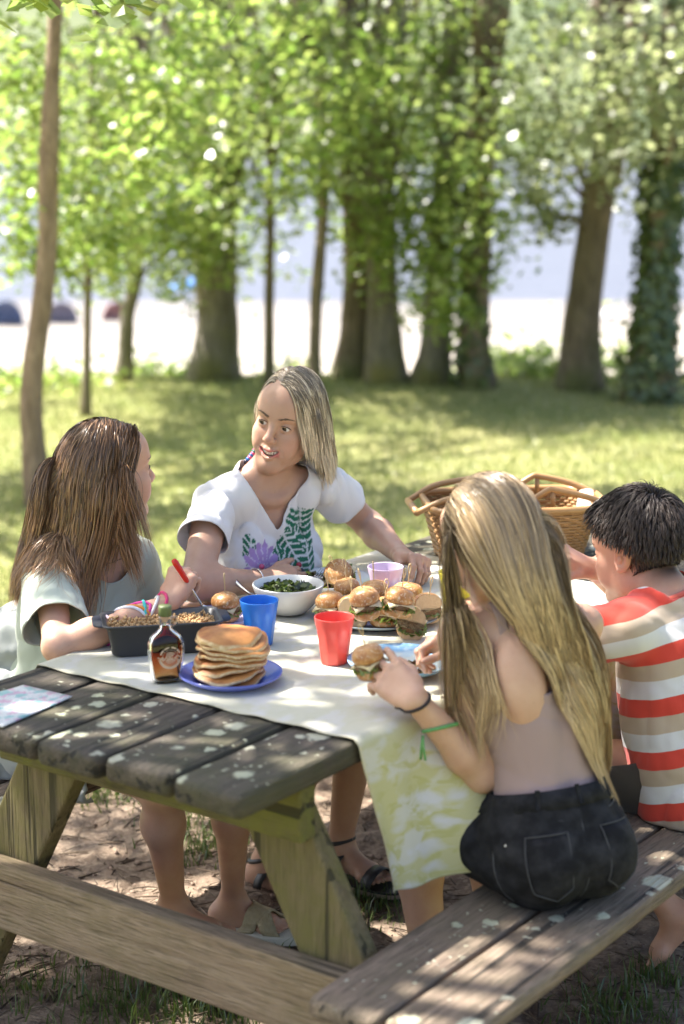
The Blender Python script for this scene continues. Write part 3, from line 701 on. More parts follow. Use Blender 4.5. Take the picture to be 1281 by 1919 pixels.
for sgn in (1, -1):
    for k in range(2):
        x = BX0+k*(BP+GAP); a, b = sorted((sgn*x, sgn*(x+BP)))
        rough_plank('seat_plank', a, b, 0.034+0.004*k, 2.09, 0.382, 0.42, M_SEAT, tb, 90+sgn*11+k, 0.008)
for (y0, y1, yl0, yl1) in ((0.185, 0.229, 0.231, 0.277), (1.861, 1.905, 1.813, 1.859)):
    from_bm('top_beam', box(-.365, .365, y0, y1, .60, .703, .006), M_BEAM2, tb)
    from_bm('cross_beam', box(-.79, .79, y0, y1, .240, .380, .007), M_BEAM, tb)
    for sgn in (1, -1):
        xi = lambda z: 0.17+(0.65-z)*0.55
        P = []
        for z in (-0.06, 0.703):
            q = [(sgn*xi(z), yl0, z), (sgn*(xi(z)+.155), yl0, z), (sgn*(xi(z)+.155), yl1, z), (sgn*xi(z), yl1, z)]
            P += q if sgn > 0 else [q[1], q[0], q[3], q[2]]
        from_bm('leg', hull8(P, .006), M_LEG, tb)
        for z in (0.655, 0.31):
            yb = y0 if y0 < 1 else y1; d = -1 if y0 < 1 else 1
            V, F = revolve([(0, -.008), (.008, -.006), (.012, -.002), (.014, .002), (.014, .004)], 12); V = np.stack([V[:, 0]+sgn*(xi(z)+.078), V[:, 2]*(-d)+yb, V[:, 1]+z], 1)
            put('bolt', V, F, STEEL_OLD, tb)

# ------------------------------------------------------------------ tablecloth
CY0, CY1 = 0.312, 1.512
def cloth():
    nx, ny = 150, 190
    sx = np.concatenate([np.linspace(-0.07, 0.765, 70), np.linspace(0.775, 1.075, 80)])   # distance across from the left table edge; negative = left overhang
    ty = np.linspace(CY0, CY1, ny)
    S, T = np.meshgrid(sx, ty, indexing='ij')
    X = -TW/2+np.clip(S, 0, TW); Z = np.full_like(S, 0.7535); Y = T.copy()
    tilt = 0.035*(X+TW/2)/TW*(T < 5)       # near hem runs very slightly away at the right
    over = np.clip(S-TW, 0, None); under = np.clip(-S, 0, None)
    # right overhang: rounds the edge, then hangs and is pushed out over the girl's lap
    tt = (T-CY0)/(CY1-CY0)
    lap = np.exp(-((T-0.74)/0.23)**2)                      # where her thighs hold it up
    ang = np.radians(np.clip(over/0.02, 0, 1)*(84-44*lap))
    ds = np.diff(sx, prepend=sx[0])
    X = X+np.cumsum(np.where(S > TW, np.cos(ang)*ds[:, None], 0), 0)
    Z = Z-np.cumsum(np.where(S > TW, np.sin(ang)*ds[:, None], 0), 0)
    drop = np.clip(over/0.3, 0, 1)
    ph = T*26+1.2*np.sin(T*7)+0.6
    fold = drop**1.1*(0.030*np.sin(ph)+0.013*np.sin(ph*2.3+1))*(1-0.45*lap)
    X = X+fold+drop*0.004; Y = Y+drop*0.07*(1-tt)**3+drop*0.018*np.sin(T*19+over*9)
    X = X-under*0.3; Z = Z-under*0.95
    # small creases on the top
    P = np.stack([X, Y, Z], -1); q = P.copy(); q[..., 2] = 0
    Z = Z+0.0022*np.clip(1-over*20, 0, 1)*(fbm(q*[1, 0.45, 1], 11, 3, 21)+0.7)+0.0015*np.exp(-((T-0.62)/0.006)**2)+0.0015*np.exp(-((X-0.05)/0.006)**2)
    Z = Z+0.004*drop*vnoise(q, 14, 9)
    edge = np.exp(-((T-CY0)/0.012))*0.0016*np.sin(S*60)
    Z = Z+edge
    P = np.stack([X, Y, Z], -1)
    ni, nj = S.shape; ii = (np.arange(ni-1)[:, None]*nj+np.arange(nj-1)[None]).ravel()
    t = NT('cloth_mat'); uv = t.attr('cuv', 'Color')
    p1 = t.node('ShaderNodeMapping', {'Vector': uv, 'Scale': (1, 0.55, 1)}).outputs[0]
    n1 = t.noise(p1, 15.0, 3, 0.5, 0.8); n2 = t.noise(p1, 34.0, 3, 0.5, 1.2)
    vo = t.node('ShaderNodeTexVoronoi', {'Vector': t.node('ShaderNodeVectorMath', {0: p1, 1: t.node('ShaderNodeVectorMath', {0: t.node('ShaderNodeTexNoise', {'Vector': p1, 'Scale': 18.0}).outputs['Color'], 1: (.06, .06, 0)}, operation='MULTIPLY').outputs[0]}, operation='ADD').outputs[0], 'Scale': 17.0})
    petals = t.ramp(vo.outputs['Distance'], [(0.22, 1), (0.36, 0)])
    bands = t.ramp(n1, [(0.44, 0), (0.54, 1)])
    col = t.mix(bands, (0.66, 0.63, 0.55), (0.58, 0.54, 0.25))
    col = t.mix(t.ramp(n2, [(0.5, 0), (0.6, 0.75)]), col, (0.50, 0.47, 0.13))
    col = t.mix(t.math('MULTIPLY', petals, 0.75), col, (0.70, 0.68, 0.75))
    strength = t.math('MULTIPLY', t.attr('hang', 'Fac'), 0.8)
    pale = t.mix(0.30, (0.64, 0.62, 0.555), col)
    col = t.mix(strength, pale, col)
    hem = t.attr('hem', 'Fac'); col = t.mix(t.math('MULTIPLY', hem, 0.8), col, (0.60, 0.53, 0.36))
    wv = t.node('ShaderNodeTexWave', {'Vector': uv, 'Scale': 260.0}, wave_type='BANDS', bands_direction='X').outputs[0]
    sh = t.bsdf(col, 0.9, t.bump(wv, 0.12, 0.0006), Sheen_Weight=0.15)
    tr = t.node('ShaderNodeBsdfTranslucent', {'Color': col})
    mx = t.node('ShaderNodeMixShader', {0: 0.16, 1: sh, 2: tr.outputs[0]}).outputs[0]
    m = t.done(mx)
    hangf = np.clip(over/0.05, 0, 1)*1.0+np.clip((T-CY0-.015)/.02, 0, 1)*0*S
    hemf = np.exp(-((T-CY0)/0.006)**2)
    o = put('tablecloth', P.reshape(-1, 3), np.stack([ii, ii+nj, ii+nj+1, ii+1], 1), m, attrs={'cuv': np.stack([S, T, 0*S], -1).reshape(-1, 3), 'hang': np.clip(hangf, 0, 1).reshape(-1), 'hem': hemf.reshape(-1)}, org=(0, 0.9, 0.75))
    md = o.modifiers.new('s', 'SOLIDIFY'); md.thickness = 0.0014; md.offset = 1
    props(o, 'pale tablecloth with a washed yellow flower pattern, hanging down over the right edge', 'tablecloth')
cloth()
ZT = 0.7575      # upper face of the cloth

# ------------------------------------------------------------------ tableware
def plate(u, v, r, m, label, name='plate', cat='plate', depth=0.018, foot=0.6, group=None, z=ZT):
    c = upz(u, v, z)
    prof = [(0, .004), (r*foot, .004), (r*.72, .007), (r*.96, depth), (r, depth+.002), (r*.995, depth-.002), (r*.74, .001), (r*foot, -.001), (r*foot*.95, -.0), (0, .0)]
    V, F = revolve(prof, 64, c)
    o = put(name, V, F, m, org=c); return props(o, label, cat, group), c
def glaze(name, c, rim=None, rough=0.18, r=0.1, speck=None):
    t = NT(name); v = t.co()
    col = c
    if rim is not None:
        s_ = t.node('ShaderNodeSeparateXYZ', {0: v}); rr = t.math('SQRT', t.math('ADD', t.math('POWER', s_.outputs[0], 2.0), t.math('POWER', s_.outputs[1], 2.0)))
        col = t.mix(t.ramp(t.math('DIVIDE', rr, r*1.02), [(0.70, 0), (0.78, 1)]), c, rim)
    if speck is not None:
        col = t.mix(t.ramp(t.noise(v, 38, 4), [(0.5, 0), (0.6, 0.7)]), col, speck)
    return t.done(t.bsdf(col, rough))
p_, PC = plate(432, 1276, 0.099, glaze('blue_glaze', (0.10, 0.12, 0.42), (0.14, 0.17, 0.52)), 'blue plate holding the stack of pancakes')
p_, PLAT = plate(707, 1158, 0.137, glaze('slate_glaze', (0.035, 0.04, 0.075), (0.14, 0.18, 0.21), 0.3, 0.137), 'dark slate-blue round platter under the pile of sliders', 'platter', 'platter', 0.014, 0.75)
p_, EATP = plate(751, 1252, 0.105, glaze('print_glaze', (0.62, 0.70, 0.66), (0.22, 0.42, 0.62), 0.2, 0.105, (0.50, 0.66, 0.74)), 'pale blue and white patterned plate in front of the fair-haired girl')
p_, MUMP = plate(617, 1098, 0.098, glaze('white_glaze', (0.68, 0.68, 0.68), None, 0.2), 'white plate with salad in front of the woman')
p_, KIDP = plate(410, 1168, 0.078, glaze('lilac_glaze', (0.50, 0.45, 0.66), (0.42, 0.36, 0.6), 0.25, 0.078), 'lilac side plate under the slider behind the blue cup')
# plate of the boy, mostly hidden by the fair hair
def cup(u, v, c, label, zr=0.092, rt=0.0395, rb=0.027, atrim=None):
    P = upz(u, v, ZT) if atrim is None else upz(u, v, ZT+zr)
    P[2] = ZT
    n = 60; a = np.linspace(0, 2*np.pi, n, endpoint=False)
    prof = [(0, .003), (rb*.9, .001), (rb, .0)]+[(rb+(rt-rb)*k/8, zr*k/8) for k in range(1, 9)]
    prof += [(rt-.0004, zr+.0012), (rt-.0022, zr), (rt-.0032, zr-.006), (rb-.001, .006), (0, .005)]
    V, F = revolve(prof, n, (0, 0, 0))
    poly = np.cos(np.pi/9)/np.cos((a % (2*np.pi/9))-np.pi/9)
    f = np.clip((0.86-V[:, 2]/zr)*8, 0, 1); k = 1+f*(np.tile(poly, len(prof))-1)*0.95
    V[:, :2] *= k[:, None]
    V = V+P
    t = NT('cup_plastic'); col = t.mix(t.noise(t.co(), 12, 2), c, tuple(min(1, q*1.15) for q in c))
    sh = t.bsdf(col, 0.32, None, Subsurface_Weight=0.25, Subsurface_Radius=(0.01, 0.01, 0.01), Subsurface_Scale=0.5)
    tr = t.node('ShaderNodeBsdfTranslucent', {'Color': (*c, 1)})
    m = t.done(t.node('ShaderNodeMixShader', {0: 0.22, 1: sh, 2: tr.outputs[0]}).outputs[0])
    o = put('cup', V, F, m, org=P, smooth=True)
    es = o.modifiers.new('e', 'EDGE_SPLIT'); es.split_angle = math.radians(24)
    return props(o, label, 'cup', 'plastic tumblers on the cloth')
cup(626, 1240, (0.75, 0.11, 0.085), 'coral red faceted plastic cup standing alone mid-table')
cup(486, 1206, (0.035, 0.20, 0.62), 'blue faceted plastic cup behind the pancakes')
cup(722, 1062, (0.60, 0.50, 0.63), 'lilac translucent plastic cup by the woman\'s hand', atrim=1, zr=0.088)
cup(856, 1072, (0.70, 0.66, 0.03), 'yellow plastic cup mostly hidden behind the fair hair', atrim=1)

# white bowl with dark salad
def bowl():
    c = upz(540, 1147, ZT)
    V, F = revolve([(0, .006), (.030, .005), (.034, .0), (.038, .002), (.05, .012), (.064, .028), (.0735, .049), (.0775, .062), (.077, .0645), (.0745, .064), (.069, .049), (.060, .030), (.045, .014), (0, .010)], 64, c)
    t_ = thing('salad_bowl', c, 'off-white bowl of dark leaf salad behind the blue cup', 'bowl')
    put('bowl_shell', V, F, glaze('bowl_glaze', (0.66, 0.65, 0.62), None, 0.25), t_)
    g = np.random.default_rng(3); n = 900
    a = g.uniform(0, 2*np.pi, n); r = 0.056*np.sqrt(g.uniform(0, 1, n)); P = c+np.stack([r*np.cos(a), r*np.sin(a), .044+.010*(1-(r/.07)**2)+g.normal(0, .004, n)], 1)
    V, F, rn = leaf_mesh(P, 0.017, 4, 0.2)
    props(put('salad', V, F, m_leaf('salad_leaf', (0.02, 0.022, 0.01), (0.10, 0.14, 0.03), (0.02, 0.02, 0.01), (0.12, 0.2, 0.03), 0.2), t_, smooth=False, attrs={'rnd': rn}), kind='stuff')
    return c
BOWL = bowl()
STEEL = m_simple('cutlery_steel', (0.62, 0.62, 0.64), None, rough=0.22, Metallic=1.0)
def sweep_flat(pts, widths, thick, up=(0, 0, 1)):
    pts = np.asarray(pts, float); T = np.gradient(pts, axis=0); T /= np.linalg.norm(T, axis=1)[:, None]
    B = np.cross(T, np.array(up, float)); B /= np.linalg.norm(B, axis=1)[:, None]; N = np.cross(B, T)
    w = np.asarray(widths)[:, None]; h = np.broadcast_to(np.asarray(thick, float), (len(pts),))[:, None]
    V = np.stack([pts-B*w-N*h*.3, pts-N*h, pts+B*w-N*h*.3, pts+B*w+N*h*.3, pts+N*h, pts-B*w+N*h*.3], 1).reshape(-1, 3); n = 6; m = len(pts)
    i = np.arange(m-1)[:, None]*n; j = np.arange(n)[None]; j2 = (j+1) % n
    F = np.stack([i+j, i+j2, i+n+j2, i+n+j], -1).reshape(-1, 4)
    F = np.concatenate([F, [[0, 5, 4, 3], [0, 3, 2, 1], [(m-1)*n+q for q in (0, 1, 2, 3)], [(m-1)*n+q for q in (0, 3, 4, 5)]]])
    return V, F, None
def fork(A, B, label, handle_m=None, up=(0, 0, 1), L=None, curve=0.012):
    """A = handle end, B = tine tips"""
    A = np.asarray(A, float); B = np.asarray(B, float); d = B-A; U = np.array(up, float); U = nrm(U-nrm(d)*np.dot(U, nrm(d))); Sd = np.cross(nrm(d), U)
    t_ = thing('fork', A, label, 'fork')
    ts = np.linspace(0, 0.72, 14); pts = np.array([A+d*q-U*curve*np.sin(q*np.pi*1.2) for q in ts])
    w = np.interp(ts, [0, .06, .3, .55, .66, .72], [.005, .007, .0045, .0032, .006, .0105])
    if handle_m is None:
        V, F, _ = sweep_flat(pts, w, .0014, U); put('handle', V, F, STEEL, t_)
    else:
        k = 9; V, F, _ = sweep_flat(pts[:k], w[:k]*1.15, np.full(k, .0042), U); put('handle', V, F, handle_m, t_)
        V, F, _ = sweep_flat(pts[k-1:], w[k-1:], .0014, U); put('neck', V, F, STEEL, t_)
    for k in range(4):
        o = (-1.5+k)*0.0058; q = np.linspace(0.71, 1.0, 7)
        tp = np.array([A+d*s+Sd*o*(1-.05*(s-.7))-U*curve*np.sin(min(s, 1)*np.pi*1.2) for s in q])
        V, F, F3 = tube(tp, np.linspace(.0017, .0008, 7), 6); put('tine', V, F, STEEL, t_, F3=F3)
    return t_
fork(upd(432, 1082, 4.02), upd(493, 1128, 3.93), 'steel fork leaning on the rim of the salad bowl', up=(0.3, -0.6, 0.6))
fork(upz(570, 1092, .792), upz(607, 1072, .79), 'small steel fork lying by the woman\'s hand', up=(0.2, -.4, .9))
FORKA, FORKB = upd(823, 1196, 3.45), upd(782, 1262, 3.53)
fork(FORKA+(FORKA-FORKB)*0.45, FORKB, 'fork with a pale pink handle held over the patterned plate', m_simple('pink_handle', (0.62, 0.45, 0.62), None, rough=0.3), up=(0, 0, 1))
g = np.random.default_rng(9)
def heap(name, c, r, n, cols, label, cat, size=0.012, hgt=0.015, el=1.0, seed=0):
    g = np.random.default_rng(seed); a = g.uniform(0, 2*np.pi, n); rr = r*np.sqrt(g.uniform(0, 1, n))
    P = c+np.stack([rr*np.cos(a), rr*np.sin(a)*el, hgt*(1-(rr/r)**2)*g.uniform(.3, 1.1, n)+.006], 1)
    V, F, rn = leaf_mesh(P, size, seed+1, 0.3); cc = np.array(cols)[g.integers(0, len(cols), n)]
    o = put(name, V, F, m_attr(name+'_mat', 0.5, 0), smooth=False, attrs={'Col': np.repeat(cc, 4, 0)}, org=c)
    return props(o, label, cat, kind='stuff')
heap('salad', MUMP+[-.03, -.02, 0], .055, 420, [(.16, .22, .03), (.3, .34, .05), (.07, .03, .05), (.12, .09, .03), (.2, .12, .05)], 'mixed green and purple salad on the woman\'s plate', 'salad', 0.02, 0.022, 1, 5)
heap('salad_remains', EATP+[.035, .0, 0], .035, 90, [(.35, .12, .02), (.2, .1, .03), (.3, .3, .08), (.06, .03, .02)], 'orange and brown food scraps left on the patterned plate', 'food', 0.016, 0.01, 1, 6)

# ------------------------------------------------------------------ sliders (little filled rolls)
t = NT('bun_crust'); v = t.co()
bn = t.noise(v, 55, 4, .6)
bc = t.mix(t.ramp(bn, [(0.3, 0), (0.68, 1)]), (0.30, 0.105, 0.026), (0.56, 0.30, 0.105))
bc = t.mix(t.ramp(t.noise(v, 210, 2), [(0.56, 0), (0.66, 0.6)]), bc, (0.70, 0.58, 0.40))
BUN = t.done(t.bsdf(bc, 0.36, t.bump(bn, 0.3, 0.004)))
CRUMB = m_simple('bun_crumb', (0.56, 0.38, 0.20), (0.68, 0.52, 0.32), 90, 0.85, 0.6, 160)
PATTY = m_simple('patty', (0.09, 0.045, 0.02), (0.24, 0.13, 0.05), 90, 0.7, 0.9, 140)
LETT = m_leaf('lettuce', (0.12, 0.17, 0.03), (0.30, 0.34, 0.09), (0.15, 0.25, 0.03), (0.3, 0.4, 0.08), 0.3)
CHEESE = m_simple('cheese_cream', (0.62, 0.56, 0.42), (0.66, 0.50, 0.22), 40, 0.5)
BAMBOO = m_simple('bamboo_pick', (0.55, 0.38, 0.18), (0.62, 0.48, 0.27), 60, 0.6)
GSL = 'sliders on the dark platter'
def slider(c, r, label, seed, tilt=(0, 0), cut=None, group=GSL, h=1.0, tall=False):
    g = np.random.default_rng(seed); c = np.asarray(c, float)
    t_ = thing('slider', c, label, 'slider', group)
    A = Matrix.Rotation(tilt[0], 3, 'X') @ Matrix.Rotation(tilt[1], 3, 'Y') @ Matrix.Rotation(g.uniform(0, 6), 3, 'Z'); A = np.array(A)
    def tf(V): return np.asarray(V) @ A.T + c
    def lump(V, amp, s): return V*(1+amp*fbm(V+seed*3.1, s, 2, seed))[:, None]
    def cutf(V):                              # rolls cut straight on one side
        if cut is None: return V
        d = np.array([math.cos(cut), math.sin(cut), 0]) @ A; q = V@d; lim = r*0.42
        return V-np.outer(np.clip(q-lim, 0, None), d)
    z = 0
    V, F = revolve([(0, 0), (r*.8, 0), (r*.95, .004), (r, .010*h), (r*.98, .015*h), (r*.9, .018*h), (0, .018*h)], 26)
    put('bottom_bun', tf(cutf(lump(V, .04, 40))), F, [BUN], t_)
    z = .018*h
    n = 46; a = g.uniform(0, 2*np.pi, n); P = np.stack([np.cos(a)*r*.97, np.sin(a)*r*.97, z+g.uniform(-.003, .006, n)], 1)
    V, F, rn = leaf_mesh(cutf(P), .018, seed, .4); put('lettuce', tf(V), F, LETT, t_, smooth=False, attrs={'rnd': rn})
    V, F = revolve([(0, 0), (r*.86, 0), (r*.98, .004), (r*.96, .010), (r*.85, .013), (0, .013)], 26); V[:, 2] += z
    put('filling', tf(cutf(lump(V, .09, 60))), F, PATTY, t_); z += .012
    sq = r*.92; k = 9; gx = np.linspace(-sq, sq, k); X, Y = np.meshgrid(gx, gx); Zc = z+.002-.010*np.clip(np.hypot(X, Y)/r-.85, 0, 1)*2
    V = np.stack([X, Y, Zc], -1).reshape(-1, 3); ii = (np.arange(k-1)[:, None]*k+np.arange(k-1)[None]).ravel(); F = np.stack([ii, ii+1, ii+k+1, ii+k], 1)
    o = put('cheese', tf(cutf(V)), F, CHEESE, t_); md = o.modifiers.new('s', 'SOLIDIFY'); md.thickness = .0025
    V, F = revolve([(0, 0), (r*.9, 0), (r*1.0, .004), (r*1.02, .009*h), (r*.95, .017*h), (r*.74, .0245*h), (r*.4, .0285*h), (0, .030*h)], 28); V[:, 2] += z+.001
    o = put('top_bun', tf(cutf(lump(V, .05, 34))), F, [BUN, CRUMB], t_)
    if cut is not None:                        # the flat cut face shows pale crumb
        d = np.array([math.cos(cut), math.sin(cut), 0])
        for b in [o]+[q for q in t_.children if q.name.startswith('bottom')]:
            if len(b.data.materials) < 2: b.data.materials.append(CRUMB)
            nn = np.empty(len(b.data.polygons)*3, np.float32); b.data.polygons.foreach_get('normal', nn); nn = nn.reshape(-1, 3)
            cc = np.empty(len(b.data.polygons)*3, np.float32); b.data.polygons.foreach_get('center', cc); cc = cc.reshape(-1, 3)
            q = cc@d
            b.data.polygons.foreach_set('material_index', ((np.abs(nn@d) > .9) & (q > q.max()-.004)).astype(np.int32))
    zt = z+.030*h
    leg = [np.array([[0, 0, zt-.02], [0, 0, zt+.018], [.0016*s_, 0, zt+.022], [.0045*s_, .001*s_, zt+.034], [.001*s_, 0, zt+.043]]) for s_ in (-1, 1)]
    V, F, F3 = join([tube(smooth_path(l, 12), .0011, 5) for l in leg]); put('pick', tf(V), F, BAMBOO, t_, F3=F3)
    return t_
def onplat(u, v, z=0.010): q = upz(u, v, ZT+z); return q
sl = [((621, 1160), .031, 'slider at the left end of the platter, nutty brown top', (0.05, -.1), None),
      ((662, 1172), .030, 'slider at the front left of the platter, cut side showing white crumb', (0.1, 0.0), -1.0),
      ((717, 1172), .030, 'slider in the middle of the platter front, dark filling below a browned top', (-.06, 0.05), None),
      ((768, 1186), .029, 'slider tipped over at the front right edge of the platter', (0.5, 0.35), -1.2),
      ((798, 1162), .030, 'slider at the right end of the platter with a shiny cut top', (0.1, 0.2), -.6),
      ((703, 1142), .031, 'orange-brown slider in the middle back of the platter', (-.05, -.1), None),
      ((760, 1138), .033, 'seeded pale slider at the back right of the platter', (0.0, 0.1), None),
      ((655, 1138), .029, 'slider at the back left of the platter behind the white cut one', (0.0, -.15), None)]
for k, ((u, v), r, lab, ti, cu) in enumerate(sl): slider(onplat(u, v), r*1.0, lab, 50+k, ti, cu, h=(1.0, 1.12, .95, 1.1, 1.0, 1.05, .92, 1.1)[k])
slider(onplat(690, 1156, .062), .030, 'slider resting on top of the pile, left of its middle', 66, (.18, -.12), None, h=1.05)
slider(onplat(742, 1152, .060), .031, 'slider resting on top of the pile, right of its middle', 67, (-.1, .16), None, h=.95)
slider(MUMP+[.032, .012, .012], .032, 'slider standing tipped on the woman\'s white plate', 71, (.75, .1), None, None, 1.05)
slider(KIDP+[.012, .01, .008], .030, 'seeded slider on the lilac side plate behind the blue cup', 72, (0.05, .0), None, None)
HELD = upd(699, 1248, 3.345)
slider(HELD+[0, 0, -.02], .029, 'slider with a knotted pick held in the fair-haired girl\'s left hand', 73, (.15, -.2), None, None)

# ------------------------------------------------------------------ pancakes
t = NT('pancake_mat'); v = t.co(); nz = t.node('ShaderNodeSeparateXYZ', {0: t.node('ShaderNodeNewGeometry').outputs['Normal']}).outputs[2]
pn = t.noise(v, 24, 4, .55)
topc = t.mix(t.ramp(pn, [(0.35, 0), (0.65, 1)]), (0.27, 0.085, 0.02), (0.50, 0.22, 0.062))
sidec = t.mix(t.ramp(t.noise(v, 120, 3), [(0.35, 0), (0.6, 1)]), (0.50, 0.31, 0.125), (0.66, 0.50, 0.28))
col = t.mix(t.ramp(t.math('ABSOLUTE', t.math('ADD', nz, t.math('MULTIPLY', t.math('SUBTRACT', pn, .5), .5))), [(0.52, 0), (0.74, 1)]), sidec, topc)
PANC = t.done(t.bsdf(col, 0.55, t.bump(t.noise(v, 70, 3), 0.25, 0.003)))
ordn = ['topmost', 'second', 'third', 'fourth', 'fifth', 'sixth', 'seventh', 'eighth']
z = 0.0075
NPK = 8
for k in range(NPK):
    g = np.random.default_rng(200+k); r = 0.066+g.uniform(-.004, .005); top = k == NPK-1; h = 0.0108 if not top else 0.0125
    off = np.append(g.normal(size=2)*.0028, 0); n = 44
    V, F = revolve([(0, 0), (r*.88, 0.0), (r*.98, h*.22), (r, h*.5), (r*.975, h*.82), (r*.90, h), (r*.5, h*1.05), (0, h*1.06)], n)
    a = np.arctan2(V[:, 1], V[:, 0]); rr = np.hypot(V[:, 0], V[:, 1])/r
    V[:, :2] *= (1+.030*np.sin(a*2+g.uniform(0, 6))+.02*np.sin(a*3+g.uniform(0, 6))+.012*np.sin(a*7+g.uniform(0, 6)))[:, None]
    sag = .0052*np.sin(a*2+k*0.9)+.003*np.sin(a*3+k*1.7)+.0016*np.sin(a*8+k)
    V[:, 2] += rr**3*(sag-.0028)+(.006*np.clip(1-rr**2, 0, 1) if top else 0)-(rr**6*.006 if top else 0)
    o = put('pancake', V+PC+off+[0, 0, z], F, PANC, org=PC+off+[0, 0, z])
    j = NPK-1-k
    props(o, ('topmost golden brown pancake of the stack on the blue plate' if j == 0 else 'lowest pancake of the stack, touching the blue plate' if k == 0 else f'{ordn[j]} pancake from the top of the stack on the blue plate'), 'pancake', 'pancakes stacked on the blue plate')
    z += h*1.0+0.0004

# ------------------------------------------------------------------ loaf tin with crumble
def tin():
    c = upz(303, 1216, ZT); ex = nrm(upz(437, 1170, .82)-upz(165, 1184, .82)); ex[2] = 0; ex = nrm(ex); ey = np.array([-ex[1], ex[0], 0])
    M = lambda V: c+np.asarray(V)[:, :1]*ex+np.asarray(V)[:, 1:2]*ey+np.asarray(V)[:, 2:3]*[0, 0, 1]
    def ring(hx, hy, z, rc=.016, n=6):
        out = []
        for sx, sy, a0 in ((1, 1, 0), (-1, 1, 90), (-1, -1, 180), (1, -1, 270)):
            for k in range(n):
                a = math.radians(a0+90*k/(n-1)); out.append((sx*(hx-rc)+rc*math.cos(a), sy*(hy-rc)+rc*math.sin(a), z))
        return np.array(out)
    hx, hy, H = .112, .052, .066
    rings = [ring(hx*.90-.004, hy*.84-.004, .0), ring(hx*.90, hy*.84, .004), ring(hx, hy, H-.004), ring(hx+.007, hy+.007, H-.002), ring(hx+.0085, hy+.0085, H), ring(hx+.007, hy+.007, H+.0022), ring(hx-.001, hy-.001, H), ring(hx*.90-.004, hy*.84-.004, .006)]
    n = len(rings[0]); V = np.concatenate(rings); i = np.arange(len(rings)-1)[:, None]*n; j = np.arange(n)[None]; j2 = (j+1) % n
    F = np.stack([i+j, i+j2, i+n+j2, i+n+j], -1).reshape(-1, 4)
    t_ = thing('loaf_tin', c, 'dark grey loaf tin filled with crumble, behind the syrup bottle', 'baking tin')
    bm = bmesh.new(); vs = [bm.verts.new(tuple(p)) for p in M(V)]
    for f in F: bm.faces.new([vs[q] for q in f])
    bm.faces.new(vs[:n][::-1]); bm.faces.new(vs[-n:])
    TIN = m_simple('tin_metal', (0.05, 0.05, 0.055), (0.075, 0.075, 0.08), 8, rough=0.42, Metallic=0.25)
    from_bm('tin_body', bm, TIN, t_, smooth=True)
    TINH = m_simple('tin_grip', (0.035, 0.04, 0.06), None, rough=0.4)
    for s_ in (-1, 1):
        xs = np.linspace(hx+.004, hx+.026, 6); V = []
        for x in xs:
            w = hy*.78*(1-((x-hx-.004)/.03)**2*.5); V += [(s_*x, -w, H-.005), (s_*x, w, H-.005), (s_*x, w, H+.001), (s_*x, -w, H+.001)]
        V = np.array(V); F = [[q*4+a, q*4+(a+1) % 4, q*4+4+(a+1) % 4, q*4+4+a] for q in range(5) for a in range(4)]+[[0, 3, 2, 1], [20, 21, 22, 23]]
        bm = bmesh.new(); vs = [bm.verts.new(tuple(p)) for p in M(V)]
        for f in F: bm.faces.new([vs[q] for q in f])
        bmesh.ops.bevel(bm, geom=list(bm.edges), offset=.002, segments=2, affect='EDGES')
        from_bm('grip', bm, TINH, t_, smooth=True)
    k = 60; gx, gy = np.meshgrid(np.linspace(-hx*.97, hx*.97, k), np.linspace(-hy*.95, hy*.95, 30), indexing='ij'); P = np.stack([gx, gy, 0*gx], -1)
    zz = H-.013+.004*fbm(P, 40, 3, 3)+.003*vnoise(P, 130, 5); P[..., 2] = zz; ii = (np.arange(k-1)[:, None]*30+np.arange(29)[None]).ravel()
    CR = m_simple('crumble_mat', (0.36, 0.19, 0.07), (0.60, 0.40, 0.20), 110, 0.8, 0.5, 200)
    put('crumble', M(P.reshape(-1, 3)), np.stack([ii, ii+30, ii+31, ii+1], 1), CR, t_)
    g = np.random.default_rng(8); n = 520; Q = np.stack([g.uniform(-hx*.93, hx*.93, n), g.uniform(-hy*.9, hy*.9, n), H-.009+g.uniform(-.003, .006, n)], 1)
    O = np.array([[1, 0, 0], [-1, 0, 0], [0, 1, 0], [0, -1, 0], [0, 0, 1], [0, 0, -1]], float); r = g.uniform(.002, .0052, n)
    V = (Q[:, None]+(O[None]*g.uniform(.7, 1.2, (n, 6, 1)))*r[:, None, None]).reshape(-1, 3)
    o = put('crumbs', M(V), None, CR, t_, smooth=True, F3=(np.arange(n)[:, None, None]*6+T8[None]).reshape(-1, 3)); props(o, kind='stuff')
    return c, M
TINC, TINM = tin()

